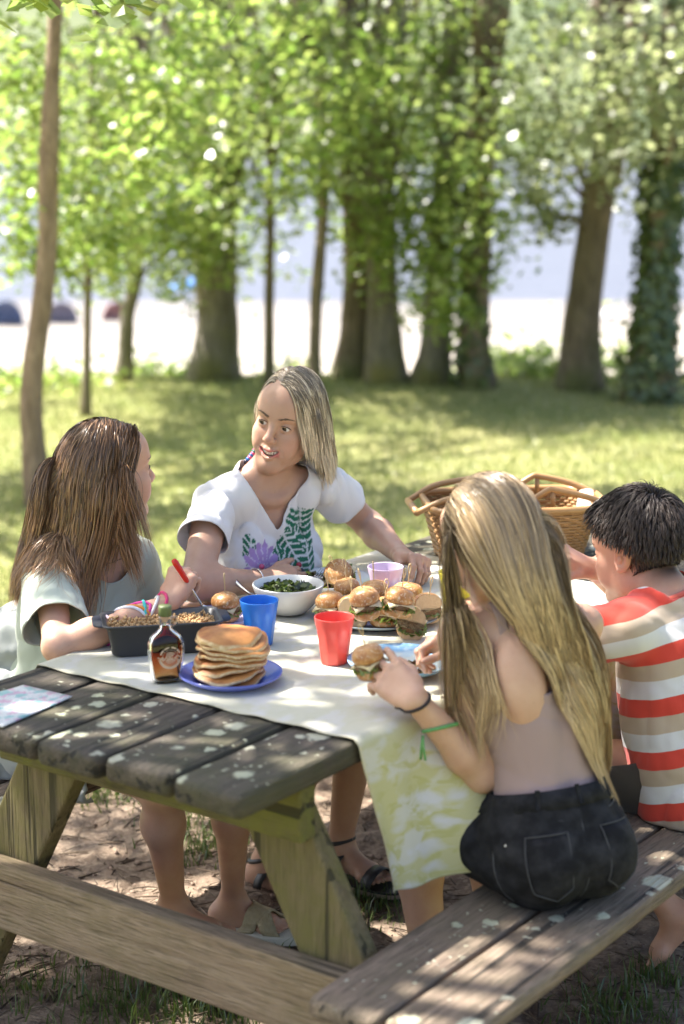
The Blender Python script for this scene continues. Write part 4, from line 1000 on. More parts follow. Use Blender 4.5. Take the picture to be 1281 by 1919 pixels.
# ------------------------------------------------------------------ syrup bottle
def bottle():
    c = upz(312, 1277, ZT)
    f = nrm([CAM[0]-c[0], CAM[1]-c[1], 0])*1.0; th = math.radians(14); f = np.array([f[0]*math.cos(th)-f[1]*math.sin(th), f[0]*math.sin(th)+f[1]*math.cos(th), 0]); sx = np.array([-f[1], f[0], 0])
    M = lambda V: c+np.asarray(V)[:, :1]*sx+np.asarray(V)[:, 1:2]*f+np.asarray(V)[:, 2:3]*[0, 0, 1]
    t_ = thing('syrup_bottle', c, 'small flask of amber syrup with a green cap and pale round print', 'bottle')
    prof = [(.0, .004), (.019, .003), (.0245, .0), (.0265, .003), (.0285, .012), (.0335, .045), (.0350, .062), (.0340, .078), (.0285, .091), (.0185, .099), (.0120, .105), (.0112, .112), (.0112, .124), (.0128, .1255), (.0128, .129), (.0112, .130)]
    def sec(r, z, k=1.0, n=40):
        a = np.linspace(0, 2*np.pi, n, endpoint=False); fl = np.interp(z, [0, .09, .108, .2], [.62, .62, 1, 1]); e = np.interp(z, [0, .09, .108, .2], [.72, .72, 1, 1])
        return np.stack([r*k*np.sign(np.cos(a))*np.abs(np.cos(a))**e, r*k*fl*np.sign(np.sin(a))*np.abs(np.sin(a))**e, np.full(n, z)], 1)
    def loft(rows, cap=True):
        n = len(rows[0]); V = np.concatenate(rows); i = np.arange(len(rows)-1)[:, None]*n; j = np.arange(n)[None]; j2 = (j+1) % n
        return V, np.stack([i+j, i+j2, i+n+j2, i+n+j], -1).reshape(-1, 4)
    t = NT('bottle_glass'); gl = t.done(t.bsdf((1, 1, 1), 0.02, None, Transmission_Weight=1.0, IOR=1.05, Specular_IOR_Level=0.9, Coat_Weight=0.6, Coat_Roughness=0.03))
    rows = [sec(r, z) for r, z in prof]; V, F = loft(rows); put('glass', M(V), F, gl, t_)
    t = NT('syrup_mat'); p = t.bsdf((0.98, 0.62, 0.22), 0.03, None, Transmission_Weight=1.0, IOR=1.18)
    t.l.new(t.node('ShaderNodeVolumeAbsorption', {'Color': (0.90, 0.22, 0.012, 1), 'Density': 16.0}).outputs[0], t.out.inputs['Volume']); sy = t.done(p)
    rows = [sec(max(r-.0022, 0.0003), max(z, .005)) for r, z in prof if z < .113]; V, F = loft(rows)
    n = 40; c0 = len(V); V = np.concatenate([V, [[0, 0, V[-1][2]]]]); F3 = np.array([[c0, c0-n+j, c0-n+(j+1) % n] for j in range(n)])
    put('syrup', M(V), F, sy, t_, F3=F3)
    CAPM = m_simple('cap_green', (0.10, 0.13, 0.04), (0.13, 0.16, 0.06), 60, rough=0.45)
    V, F = revolve([(.0112, .130), (.0128, .131), (.0128, .1475), (.0122, .150), (0, .1505)], 40); V2 = V.copy(); a = np.arctan2(V[:, 1], V[:, 0])
    V[:, :2] *= (1+.02*np.sign(np.sin(a*36))*(V[:, 2] < .148))[:, None]; put('cap', M(V), F, CAPM, t_)
    hd = smooth_path([(.0115, 0, .127), (.0215, 0, .124), (.0225, 0, .114), (.0135, 0, .107)], 16); V, F, F3 = tube(hd, .0024, 8); put('loop_handle', M(V), F, gl, t_, F3=F3)
    # round pale print on the front, following the glass
    pr = np.array(prof)
    def front(x, z, e=.0006):
        r = np.interp(z, pr[:, 1], pr[:, 0]); q = np.clip(np.abs(x)/r, 0, .98); yy = (1-q**(2/.72))**(.72/2)*r*.62
        return np.stack([x, yy+e, z], -1)
    def strip(xa, za, xb, zb):
        A = front(xa, za); B = front(xb, zb); n = len(xa); V = np.concatenate([A, B]); i = np.arange(n-1); return V, np.stack([i, i+1, i+n+1, i+n], 1), None
    def arc(r0, r1, a0, a1, n=14):
        a = np.radians(np.linspace(a0, a1, n)); return strip(cx+r0*np.cos(a), cz+r0*np.sin(a), cx+r1*np.cos(a), cz+r1*np.sin(a))
    cx, cz = .003, .053
    INK = m_simple('cream_print', (0.62, 0.46, 0.30), None, rough=0.6)
    parts = [arc(.0150, .0157, 0, 360, 60)]
    for a0, a1 in ((22, 50), (56, 84), (96, 124), (130, 160)): parts.append(arc(.0185, .0215, a0, a1))
    parts += [arc(.0175, .0225, 196, 344, 30)]
    for k in range(7):                    # the small tree emblem inside the ring
        parts.append(arc(.001+.0016*k, .0019+.0016*k, 25+k*2, 155-k*2, 12))
    for k in range(3): parts.append(arc(.0045+.003*k, .0058+.003*k, 215, 325, 12))
    V, F, _ = join(parts); put('print', M(V), F, INK, t_)
    fc = bpy.data.curves.new('brand_text', 'FONT'); fc.body = 'Québec'; fc.size = .0145; fc.shear = 0.35; fc.align_x = 'CENTER'; fc.align_y = 'CENTER'; fc.offset = 0.0003
    fo = bpy.data.objects.new('tmp_text', fc); COL.objects.link(fo); dg = bpy.context.evaluated_depsgraph_get(); dg.update()
    tm = bpy.data.meshes.new_from_object(fo.evaluated_get(dg)); bpy.data.objects.remove(fo)
    co = np.empty(len(tm.vertices)*3, np.float32); tm.vertices.foreach_get('co', co); co = co.reshape(-1, 3)
    q = M(front(-co[:, 0]*1.0+cx, co[:, 1]+cz-.0015+co[:, 0]*.06, .0011)); q = M(front(co[:, 0]*HANDED+cx, co[:, 1]+cz-.0015+co[:, 0]*.06, .0011))-np.array(t_.location)
    tm.vertices.foreach_set('co', q.ravel().astype(np.float32)); tm.update(); link('lettering', tm, INK, t_)
HANDED = -1.0
bottle()

# ------------------------------------------------------------------ leaflet on the near left corner
def leaflet():
    cs = [upz(u, v, .7525) for u, v in ((4, 1364), (135, 1308), (44, 1287), (-95, 1322))]
    t = NT('leaflet_print'); uv = t.attr('cuv', 'Color'); col = (0.66, 0.65, 0.64)
    ln = t.node('ShaderNodeTexWave', {'Vector': uv, 'Scale': 9.0, 'Distortion': 0.4}, wave_type='BANDS', bands_direction='X').outputs[0]
    n = t.noise(t.node('ShaderNodeMapping', {'Vector': uv, 'Scale': (40, 160, 1)}).outputs[0], 1.0, 2); blk = t.noise(uv, 5.0, 2)
    txt = t.math('MULTIPLY', t.ramp(ln, [(0.55, 0), (0.65, 1)]), t.ramp(n, [(0.45, 0), (0.52, 1)]))
    col = t.mix(t.math('MULTIPLY', txt, 0.8), col, (0.2, 0.2, 0.22))
    col = t.mix(t.ramp(blk, [(0.50, 0), (0.56, 0.85)]), col, (0.20, 0.42, 0.42)); col = t.mix(t.ramp(t.noise(uv, 7.0, 2), [(0.55, 0), (0.6, 0.8)]), col, (0.55, 0.28, 0.40))
    m = t.done(t.bsdf(col, 0.45))
    k = 14; A, B, Cc, D = cs; V = []; U = []
    for i in range(k):
        for j in range(k):
            a, b = i/(k-1), j/(k-1); p = A*(1-a)*(1-b)+B*a*(1-b)+Cc*a*b+D*(1-a)*b; V.append(p+[0, 0, .001+.004*max(0, a-.8)**2*8]); U.append((a, b, 0))
    ii = (np.arange(k-1)[:, None]*k+np.arange(k-1)[None]).ravel()
    o = put('leaflet', np.array(V), np.stack([ii, ii+k, ii+k+1, ii+1], 1), m, attrs={'cuv': np.array(U)}, org=cs[0]); md = o.modifiers.new('s', 'SOLIDIFY'); md.thickness = .0018; md.offset = 1
    props(o, 'printed paper leaflet with pastel pictures on the near left table corner', 'leaflet')
leaflet()

# ------------------------------------------------------------------ wicker basket at the far end
def basket():
    c = upz(950, 1046, .75); c[2] = .751
    ex = nrm([RT[0], RT[1], 0]); ex = nrm(ex+0.12*FH); ey = np.array([-ex[1], ex[0], 0])
    M = lambda V: c+np.asarray(V)[:, :1]*ex+np.asarray(V)[:, 1:2]*ey+np.asarray(V)[:, 2:3]*[0, 0, 1]
    t_ = thing('wicker_basket', c, 'brown wicker picnic basket with folded-out cane handles at the table\'s far end', 'basket')
    WK = m_simple('wicker', (0.20, 0.095, 0.03), (0.42, 0.235, 0.09), 60, 0.55, 0.3, 120)
    CANE = m_simple('cane_handle', (0.27, 0.13, 0.04), (0.45, 0.27, 0.12), 18, 0.4)
    H = .138
    def ringpts(z, n=130, bulge=0):
        hx = .165+.035*z/H; hy = .10+.03*z/H; a = np.linspace(0, 2*np.pi, n, endpoint=False); e = .35
        return np.stack([hx*np.sign(np.cos(a))*np.abs(np.cos(a))**e, hy*np.sign(np.sin(a))*np.abs(np.sin(a))**e, np.full(n, z)], 1), a
    parts = []; n = 132
    for k in range(18):
        z = .006+k*.0076; P, a = ringpts(z, n); w = .0028*np.sin(a*22+(k % 2)*np.pi); nn = P.copy(); nn[:, 2] = 0; nn /= np.linalg.norm(nn, axis=1)[:, None]
        P = P+nn*w[:, None]; P = np.concatenate([P, P[:1]]); parts.append(tube(M(P), .0042, 5, False))
    V, F, _ = join(parts); props(put('weave', V, F, WK, t_), kind='stuff')
    st = []
    for k in range(44):
        a = 2*np.pi*k/44; pts = []
        for z in (0, .05, .1, H+.004):
            hx = .165+.035*z/H; hy = .10+.03*z/H; e = .35; pts.append((hx*np.sign(np.cos(a))*abs(np.cos(a))**e, hy*np.sign(np.sin(a))*abs(np.sin(a))**e, z))
        st.append(tube(M(np.array(pts)), .0032, 5))
    V, F, F3 = join(st); props(put('stakes', V, F, WK, t_, F3=F3), kind='stuff')
    P, a = ringpts(H+.006, n); P = np.concatenate([P, P[:1]]); V, F, _ = tube(M(P), .0085, 8, False); put('rim', V, F, CANE, t_)
    V = np.array([(sx*.16, sy*.097, .005) for sx, sy in ((-1, -1), (1, -1), (1, 1), (-1, 1))]+[(sx*.16, sy*.097, .0) for sx, sy in ((-1, -1), (1, -1), (1, 1), (-1, 1))])
    put('base_panel', M(V), np.array([[0, 1, 2, 3], [7, 6, 5, 4]]+[[i, (i+1) % 4, 4+(i+1) % 4, 4+i] for i in range(4)]), WK, t_, smooth=False)
    # lining cloth folded over the rim at the right end
    k = 20; yy = np.linspace(-.11, .11, k); V = []
    for d, z in ((-.012, H-.03), (-.004, H+.014), (.012, H+.0185), (.018, H-.02), (.014, H-.065)):
        for y in yy: V.append((.198+d+.004*math.sin(y*90), y, z+.004*math.sin(y*60)))
    ii = (np.arange(4)[:, None]*k+np.arange(k-1)[None]).ravel()
    put('lining', M(np.array(V)), np.stack([ii, ii+1, ii+k+1, ii+k], 1), m_simple('lining_cloth', (0.55, 0.50, 0.42), (0.62, 0.58, 0.52), 60, 0.9), t_)
    # two cane handles, folded outwards to either end
    for s_ in (-1, 1):
        pk = .045 if s_ > 0 else .04
        for y in (-.085, .085):
            pts = [(s_*.03, y, H+.016), (s_*.075, y, H+pk), (s_*.095, y, H+pk+.001), (s_*.17, y, H+.028), (s_*(.235), y*.8, H-.004 if s_ < 0 else H+.002)]
            V, F, F3 = tube(M(smooth_path(pts, 22)), .0078, 8); put('handle', V, F, CANE, t_, F3=F3)
            V, F, F3 = tube(M(np.array([(s_*.09, y, H+.004), (s_*.09, y, H+pk)])), .006, 7); put('handle_post', V, F, CANE, t_, F3=F3)
        V, F, F3 = tube(M(np.array([(s_*.235, -.072, H-.004 if s_ < 0 else H+.002), (s_*.237, 0, H-.002), (s_*.235, .072, H-.004 if s_ < 0 else H+.002)])), .0085, 8); put('handle_bar', V, F, CANE, t_, F3=F3)
basket()
# ------------------------------------------------------------------ implicit bodies: rounded limbs blended into one surface
class SDF:
    def __init__(s): s.p = []
    def cone(s, a, b, ra, rb, k=.02, flat=None, sub=False):
        s.p.append(('c', np.asarray(a, float), np.asarray(b, float), ra, rb, k, None if flat is None else (nrm(flat[0]), flat[1]), sub)); return s
    def ell(s, c, r, R=None, k=.02, sub=False):
        r = np.broadcast_to(np.asarray(r, float), (3,)); s.p.append(('e', np.asarray(c, float), r, np.eye(3) if R is None else np.asarray(R, float), None, k, None, sub)); return s
    def chain(s, pts, rads, k=.02, flat=None):
        for i in range(len(pts)-1): s.cone(pts[i], pts[i+1], rads[i], rads[i+1], k, flat)
        return s
    @staticmethod
    def _d(p, X, Y, Z):
        if p[0] == 'c':
            _, a, b, ra, rb, k, fl, sub = p
            qx, qy, qz = X-a[0], Y-a[1], Z-a[2]; ba = b-a
            if fl is not None:
                n, f = fl; g = 1/f-1; dn = (qx*n[0]+qy*n[1]+qz*n[2])*g; qx = qx+dn*n[0]; qy = qy+dn*n[1]; qz = qz+dn*n[2]; ba = ba+n*(ba@n)*g
            L = ba@ba+1e-12; t = np.clip((qx*ba[0]+qy*ba[1]+qz*ba[2])/L, 0, 1)
            return np.sqrt((qx-t*ba[0])**2+(qy-t*ba[1])**2+(qz-t*ba[2])**2)-(ra+t*(rb-ra))
        _, c, r, R, _, k, _, sub = p
        qx, qy, qz = X-c[0], Y-c[1], Z-c[2]
        u = (qx*R[0, 0]+qy*R[0, 1]+qz*R[0, 2]); v = (qx*R[1, 0]+qy*R[1, 1]+qz*R[1, 2]); w = (qx*R[2, 0]+qy*R[2, 1]+qz*R[2, 2])
        k0 = np.sqrt((u/r[0])**2+(v/r[1])**2+(w/r[2])**2); k1 = np.sqrt((u/r[0]**2)**2+(v/r[1]**2)**2+(w/r[2]**2)**2)+1e-9
        return k0*(k0-1)/k1
    @staticmethod
    def _comb(D, d, k, sub):
        if sub:
            h = np.clip(0.5-0.5*(D+d)/k, 0, 1); return D+(-d-D)*h+k*h*(1-h)
        h = np.clip(0.5+0.5*(D-d)/k, 0, 1); return D+(d-D)*h-k*h*(1-h)
    def bbox(s, p):
        if p[0] == 'c':
            m = max(p[3], p[4]); m = m*max(1, p[6][1] if p[6] else 1); return np.minimum(p[1], p[2])-m, np.maximum(p[1], p[2])+m
        m = p[2].max(); return p[1]-m, p[1]+m
    def ev(s, P):
        P = np.asarray(P, float); X, Y, Z = P[..., 0], P[..., 1], P[..., 2]; D = np.full(X.shape, 1.0)
        for p in s.p:
            D = s._comb(D, s._d(p, X, Y, Z), p[5], p[7])
        return D
    def bounds(s):
        B = [s.bbox(p) for p in s.p if not p[7]]; return np.min([b[0] for b in B], 0), np.max([b[1] for b in B], 0)
    def grid(s, axes):
        xs, ys, zs = [a.astype(np.float32) for a in axes]
        D = np.full((len(xs), len(ys), len(zs)), 1.0, np.float32)
        for p in s.p:
            lo, hi = s.bbox(p); m = p[5]*1.5+0.03
            sl = [slice(max(0, np.searchsorted(a, l-m)-1), np.searchsorted(a, h+m)+1) for a, l, h in zip((xs, ys, zs), lo, hi)]
            X, Y, Z = xs[sl[0]][:, None, None], ys[sl[1]][None, :, None], zs[sl[2]][None, None, :]
            sub = D[sl[0], sl[1], sl[2]]
            if sub.size: D[sl[0], sl[1], sl[2]] = s._comb(sub, s._d(p, X, Y, Z).astype(np.float32), p[5], p[7])
        return D
def axis(lo, hi, h, fine=()):
    x = lo; out = [lo]
    while x < hi:
        st = h
        for a, b, hf in fine:
            if a-h <= x <= b: st = min(st, hf)
        x += st; out.append(x)
    return np.array(out)
def surface(sdf, h=.006, fine=(), extra=None, smooth_it=1, pad=.02):
    """fine: list of (lo3, hi3, h). extra(X,Y,Z)->added to the distance. returns V, quads"""
    lo, hi = sdf.bounds(); lo = lo-pad; hi = hi+pad
    axes = [axis(lo[i], hi[i], h, [(f[0][i], f[1][i], f[2]) for f in fine]) for i in range(3)]
    D = sdf.grid(axes)
    if extra is not None: D = D+extra(axes[0][:, None, None], axes[1][None, :, None], axes[2][None, None, :], D).astype(np.float32)
    return nets(D, axes, smooth_it)
def nets(D, axes, smooth_it=1):
    S = D < 0; nx, ny, nz = D.shape; N = nx*ny*nz
    flat = lambda i, j, k: (i*ny+j)*nz+k
    acc_i = []; acc_p = []; quads = []
    for ax in range(3):
        a = [slice(None)]*3; b = [slice(None)]*3; a[ax] = slice(0, -1); b[ax] = slice(1, None)
        I, J, K = np.nonzero(S[tuple(a)] != S[tuple(b)])
        ii = [I, J, K]; i2 = [I.copy(), J.copy(), K.copy()]; i2[ax] = i2[ax]+1
        d0 = D[I, J, K].astype(float); d1 = D[i2[0], i2[1], i2[2]].astype(float); t = d0/(d0-d1)
        P = np.stack([axes[q][ii[q]]+0.0 for q in range(3)], 1); P[:, ax] = axes[ax][ii[ax]]*(1-t)+axes[ax][ii[ax]+1]*t
        u, v = [(1, 2), (2, 0), (0, 1)][ax]
        cells = []
        for du, dv in ((0, 0), (-1, 0), (-1, -1), (0, -1)):
            c = [I.copy(), J.copy(), K.copy()]; c[u] = c[u]+du; c[v] = c[v]+dv; cells.append(np.clip(flat(*c), 0, N-1))
        for c in cells: acc_i.append(c); acc_p.append(P)
        Q = np.stack(cells, 1); fl = d0 > 0; Q[fl] = Q[fl][:, ::-1]; quads.append(Q)
    ci = np.concatenate(acc_i); cp = np.concatenate(acc_p); Q = np.concatenate(quads)
    uq, inv = np.unique(ci, return_inverse=True); n = len(uq); cnt = np.bincount(inv, minlength=n)
    V = np.stack([np.bincount(inv, cp[:, q], n)/cnt for q in range(3)], 1)
    F = np.searchsorted(uq, Q)
    for _ in range(smooth_it): V = relax(V, F)
    return V, F
def relax(V, F, w=0.5):
    n = len(V); e = np.concatenate([F[:, [0, 1]], F[:, [1, 2]], F[:, [2, 3]], F[:, [3, 0]]]); i = np.concatenate([e[:, 0], e[:, 1]]); j = np.concatenate([e[:, 1], e[:, 0]])
    c = np.bincount(i, minlength=n)[:, None]; A = np.stack([np.bincount(i, V[j, q], n) for q in range(3)], 1)/np.maximum(c, 1)
    return V*(1-w)+A*w
def compact(V, F, keep):
    F = F[keep]; u, inv = np.unique(F.ravel(), return_inverse=True); return V[u], inv.reshape(-1, F.shape[1])
def frame(f, up):
    f = nrm(f); l = nrm(np.cross(up, f)); u = np.cross(f, l); return np.stack([f, l, u])      # rows: forward, left, up

# ------------------------------------------------------------------ head, hand, foot
def add_head(S, o, f, up, s=1.0, female=True, smile=0.0, neck_to=None, neck_r=.05, jaw=1.0, yw=1.0):
    R = frame(f, up); T = lambda x, y, z: o+s*(R.T @ np.array([x, y*yw, z], float))
    E = lambda c, r, k=.015, sub=False, Rr=None: S.ell(T(*c), np.array(r)*np.array([1, yw, 1])*s, (R if Rr is None else Rr @ R), k*s, sub)
    if neck_to is not None: S.cone(T(-.034, 0, -.040), neck_to, neck_r*s, neck_r*1.08*s, .012)
    E((-.014, 0, .036), (.097, .075, .086), .02)
    E((.026, 0, -.035), (.062, .059, .078), .03)
    E((.052, 0, .045), (.042, .058, .045), .03)
    E((.068, 0, -.0985), (.019, .020*jaw, .016), .028)
    for q in (-1, 1):
        E((.004, q*.047*jaw, -.063), (.024, .015, .024), .03)
        S.cone(T(.006, q*.045*jaw, -.075), T(.058, q*.014*jaw, -.101), .014*s, .015*s, .024*s)
        E((.058, q*.041, -.024), (.021, .019, .017), .022)
        E((.060, q*.036, -.052), (.018, .019, .020+.003*smile), .024)
    E((.074, 0, .025), (.018, .046, .012), .016)
    for q in (-1, 1):
        E((.093, q*.0315, .003), (.017, .0165, .0105), .012, True)
        E((.0705, q*.0315, .0015), (.0165, .0165, .0155), .005)
        E((.0905, q*.0315, .000), (.0135, .0138, .0053-.0008*smile), .0025, True)
    S.cone(T(.083, 0, .014), T(.1045, 0, -.024), .0075*s, .0095*s, .012*s)
    E((.1035, 0, -.0285), (.0105, .0115, .009), .006)
    for q in (-1, 1):
        E((.0955, q*.0115, -.033), (.0095, .0068, .0065), .005)
        E((.101, q*.0065, -.0385), (.005, .0034, .004), .003, True)
    # lips along a curve; the corners lift when smiling
    up_ = lambda y: -.0595+smile*.0075*(abs(y)/.027)**1.6
    ys = np.array([-1, -.66, -.3, 0, .3, .66, 1])*(.0225+.0055*smile)
    xs = .0885-.016*(np.abs(ys)/.028)**2
    for i in range(6):
        a, b = ys[i], ys[i+1]; ra = [.0030, .0044, .0052, .0046, .0052, .0044, .0030]
        S.cone(T(xs[i], a, up_(a)), T(xs[i+1], b, up_(b)), ra[i]*s, ra[i+1]*s, .005*s)
        g = lambda y: up_(y)-(.0100+smile*.0050)*(1-(abs(y)/(ys[-1]*1.02))**2)-.0005
        S.cone(T(xs[i]-.0015, a, g(a)), T(xs[i+1]-.0015, b, g(b)), (.0030, .0048, .0058, .006, .0058, .0048, .0030)[i]*s, (.0030, .0048, .0058, .006, .0058, .0048, .0030)[i+1]*s, .006*s)
    if smile > 0:
        for i in range(6):
            a, b = ys[i]*.9, ys[i+1]*.9; m = lambda y: up_(y)-.0048-.0038*smile*(1-(abs(y)/ys[-1])**2)
            w = lambda y: .0012+.0040*smile*(1-(abs(y)/(ys[-1]*.95))**2)
            S.cone(T(xs[i]+.006, a, m(a)), T(xs[i+1]+.006, b, m(b)), w(a)*s, w(b)*s, .002*s, None, True)
            S.cone(T(xs[i]-.006, a, m(a)), T(xs[i+1]-.006, b, m(b)), w(a)*s, w(b)*s, .002*s, None, True)
    else:
        for i in range(6):
            a, b = ys[i], ys[i+1]; m = lambda y: up_(y)-.0050*(1-(abs(y)/(ys[-1]))**2)
            S.cone(T(xs[i]+.0065, a, m(a)), T(xs[i+1]+.0065, b, m(b)), .0011*s, .0011*s, .002*s, None, True)
    if smile > .8:
        for q in (-1, 1): S.cone(T(.0945, q*.0185, -.036), T(.078, q*.0375, -.066), .0016*s, .0012*s, .006*s, None, True); S.cone(T(.083, q*.020, -.0115), T(.075, q*.040, -.0125), .0011*s, .0008*s, .004*s, None, True)
    # ears
    for q in (-1, 1):
        Re = np.array(Matrix.Rotation(math.radians(-12), 3, 'Y') @ Matrix.Rotation(math.radians(q*22), 3, 'Z')).T
        E((-.008, q*.0765, -.004), (.019, .0075, .030), .006, False, Re)
        E((-.006, q*.0835, -.000), (.0115, .0062, .019), .003, True, Re)
        E((-.0035, q*.079, -.006), (.0055, .0065, .010), .003, False, Re)
        E((-.001, q*.0775, -.027), (.009, .0065, .009), .006, False, Re)
    return R, T
def add_hand(S, wrist, d, dorsal, right=True, s=1.0, curls=((20, 25, 15),)*4, spread=(.10, .03, -.04, -.11), thumb=(0.7, .65, -.25), thumb2=None, k=.0018, tips=None):
    f = nrm(d); n = np.asarray(dorsal, float); n = nrm(n-f*(n@f)); t = np.cross(n, f)*(1 if right else -1)
    W_ = np.asarray(wrist, float)
    base = [(.083, .0285), (.087, .0095), (.083, -.0095), (.076, -.0275)]; wb = (.012, .004, -.005, -.013)
    lens = (.072, .080, .074, .058)
    for i in range(4):
        kn = W_+s*(f*base[i][0]+t*base[i][1]-n*.002*abs(i-1))
        S.cone(W_+s*(f*.004+t*wb[i]), kn, .0135*s, .0105*s, .012*s)
        S.cone(W_+s*(f*.03+t*base[i][1]*.8-n*.008), kn-f*.012*s-n*.008*s, .011*s, .009*s, .012*s)
        S.ell(kn+n*.0035*s, .0088*s, None, .006*s)
        p = kn; a = 0; r = (.0088, .0077, .0069, .0058) if i < 3 else (.0077, .0067, .0060, .0051)
        fd = nrm(f+t*spread[i])
        for j, fr in enumerate((.45, .31, .24)):
            a += math.radians(curls[i][j]); dd = fd*math.cos(a)-n*math.sin(a); q = p+dd*lens[i]*fr*s
            if j: S.ell(p+(fd*math.sin(a)+n*math.cos(a))*.0012*s, r[j]*1.06*s, None, .003*s)
            S.cone(p, q, r[j]*s, r[j+1]*s, k if j else .006*s); p = q
        if tips is not None: tips.append((p+(-math.sin(a)*-1)*0*n+nrm(fd*math.sin(a)+n*math.cos(a))*.0055*s-dd*.004*s, .0075*s))
    S.cone(W_+s*(f*.012+t*.012-n*.006), W_+s*(f*.036+t*.028-n*.010), .0145*s, .0125*s, .012*s)
    p = W_+s*(f*.036+t*.028-n*.010); dd = nrm(f*thumb[0]+t*thumb[1]+n*thumb[2]); q = p+dd*.036*s; S.cone(p, q, .0122*s, .0098*s, .007*s)
    d2 = nrm(f*thumb2[0]+t*thumb2[1]+n*thumb2[2]) if thumb2 is not None else nrm(dd*.9+f*.5-n*.25); q2 = q+d2*.028*s; S.cone(q, q2, .0096*s, .0084*s, .004*s)
    S.cone(q2, q2+nrm(d2+f*.15)*.018*s, .0086*s, .0066*s, .004*s)
    return f, n, t
def add_arm(S, sh, el, wr, s=1.0, k=.02, fat=1.0):
    S.cone(sh, el, .043*s*fat, .034*s*fat, k)
    m = el+(wr-el)*.28; S.cone(el, m, .034*s*fat, .037*s*fat, .02); S.cone(m, wr, .037*s*fat, .0235*s*fat, .02)
def add_leg(S, hip, kn, an, s=1.0, k=.03, calf_back=None):
    S.cone(hip, kn, .080*s, .054*s, k); m = kn+(an-kn)*.33
    if calf_back is not None: m = m+nrm(calf_back)*.012*s
    S.cone(kn, m, .051*s, .052*s, .025); S.cone(m, an, .052*s, .030*s, .03); S.ell(kn, .053*s, None, .02)
def add_foot(S, an, d, s=1.0, pitch=0.0, heel=True):
    """an: ankle joint, d: horizontal toe direction; returns sole height offset"""
    d = nrm(d); z = np.array([0, 0, 1.0]); d2 = d*math.cos(pitch)+z*math.sin(pitch); u = np.cross(np.cross(d2, z), d2); u = nrm(u); l = np.cross(u, d2)
    H = an-u*.045*s-d2*.030*s; S.cone(an, H, .030*s, .028*s, .02)
    B = an-u*.058*s+d2*.095*s; S.cone(an-u*.02*s+d2*.01*s, B, .030*s, .019*s, .025, (u, .8)); S.cone(H, B, .027*s, .020*s, .02)
    S.cone(an-u*.058*s+d2*.085*s+l*.022*s, an-u*.058*s+d2*.085*s-l*.022*s, .017*s, .016*s, .02)
    for i in range(5):
        o = (-2+i)*.0135*s; L = (.048, .046, .042, .037, .031)[i] ; st = an-u*.060*s+d2*.098*s-l*o; S.cone(st, st+d2*L*s*.8-u*.004*s, (.0115, .0085, .008, .0075, .007)[i]*s, (.0095, .007, .0066, .006, .0056)[i]*s, .004)
    return u, d2, l
def fine_box(c, r, h): c = np.asarray(c, float); return (c-r, c+r, h)

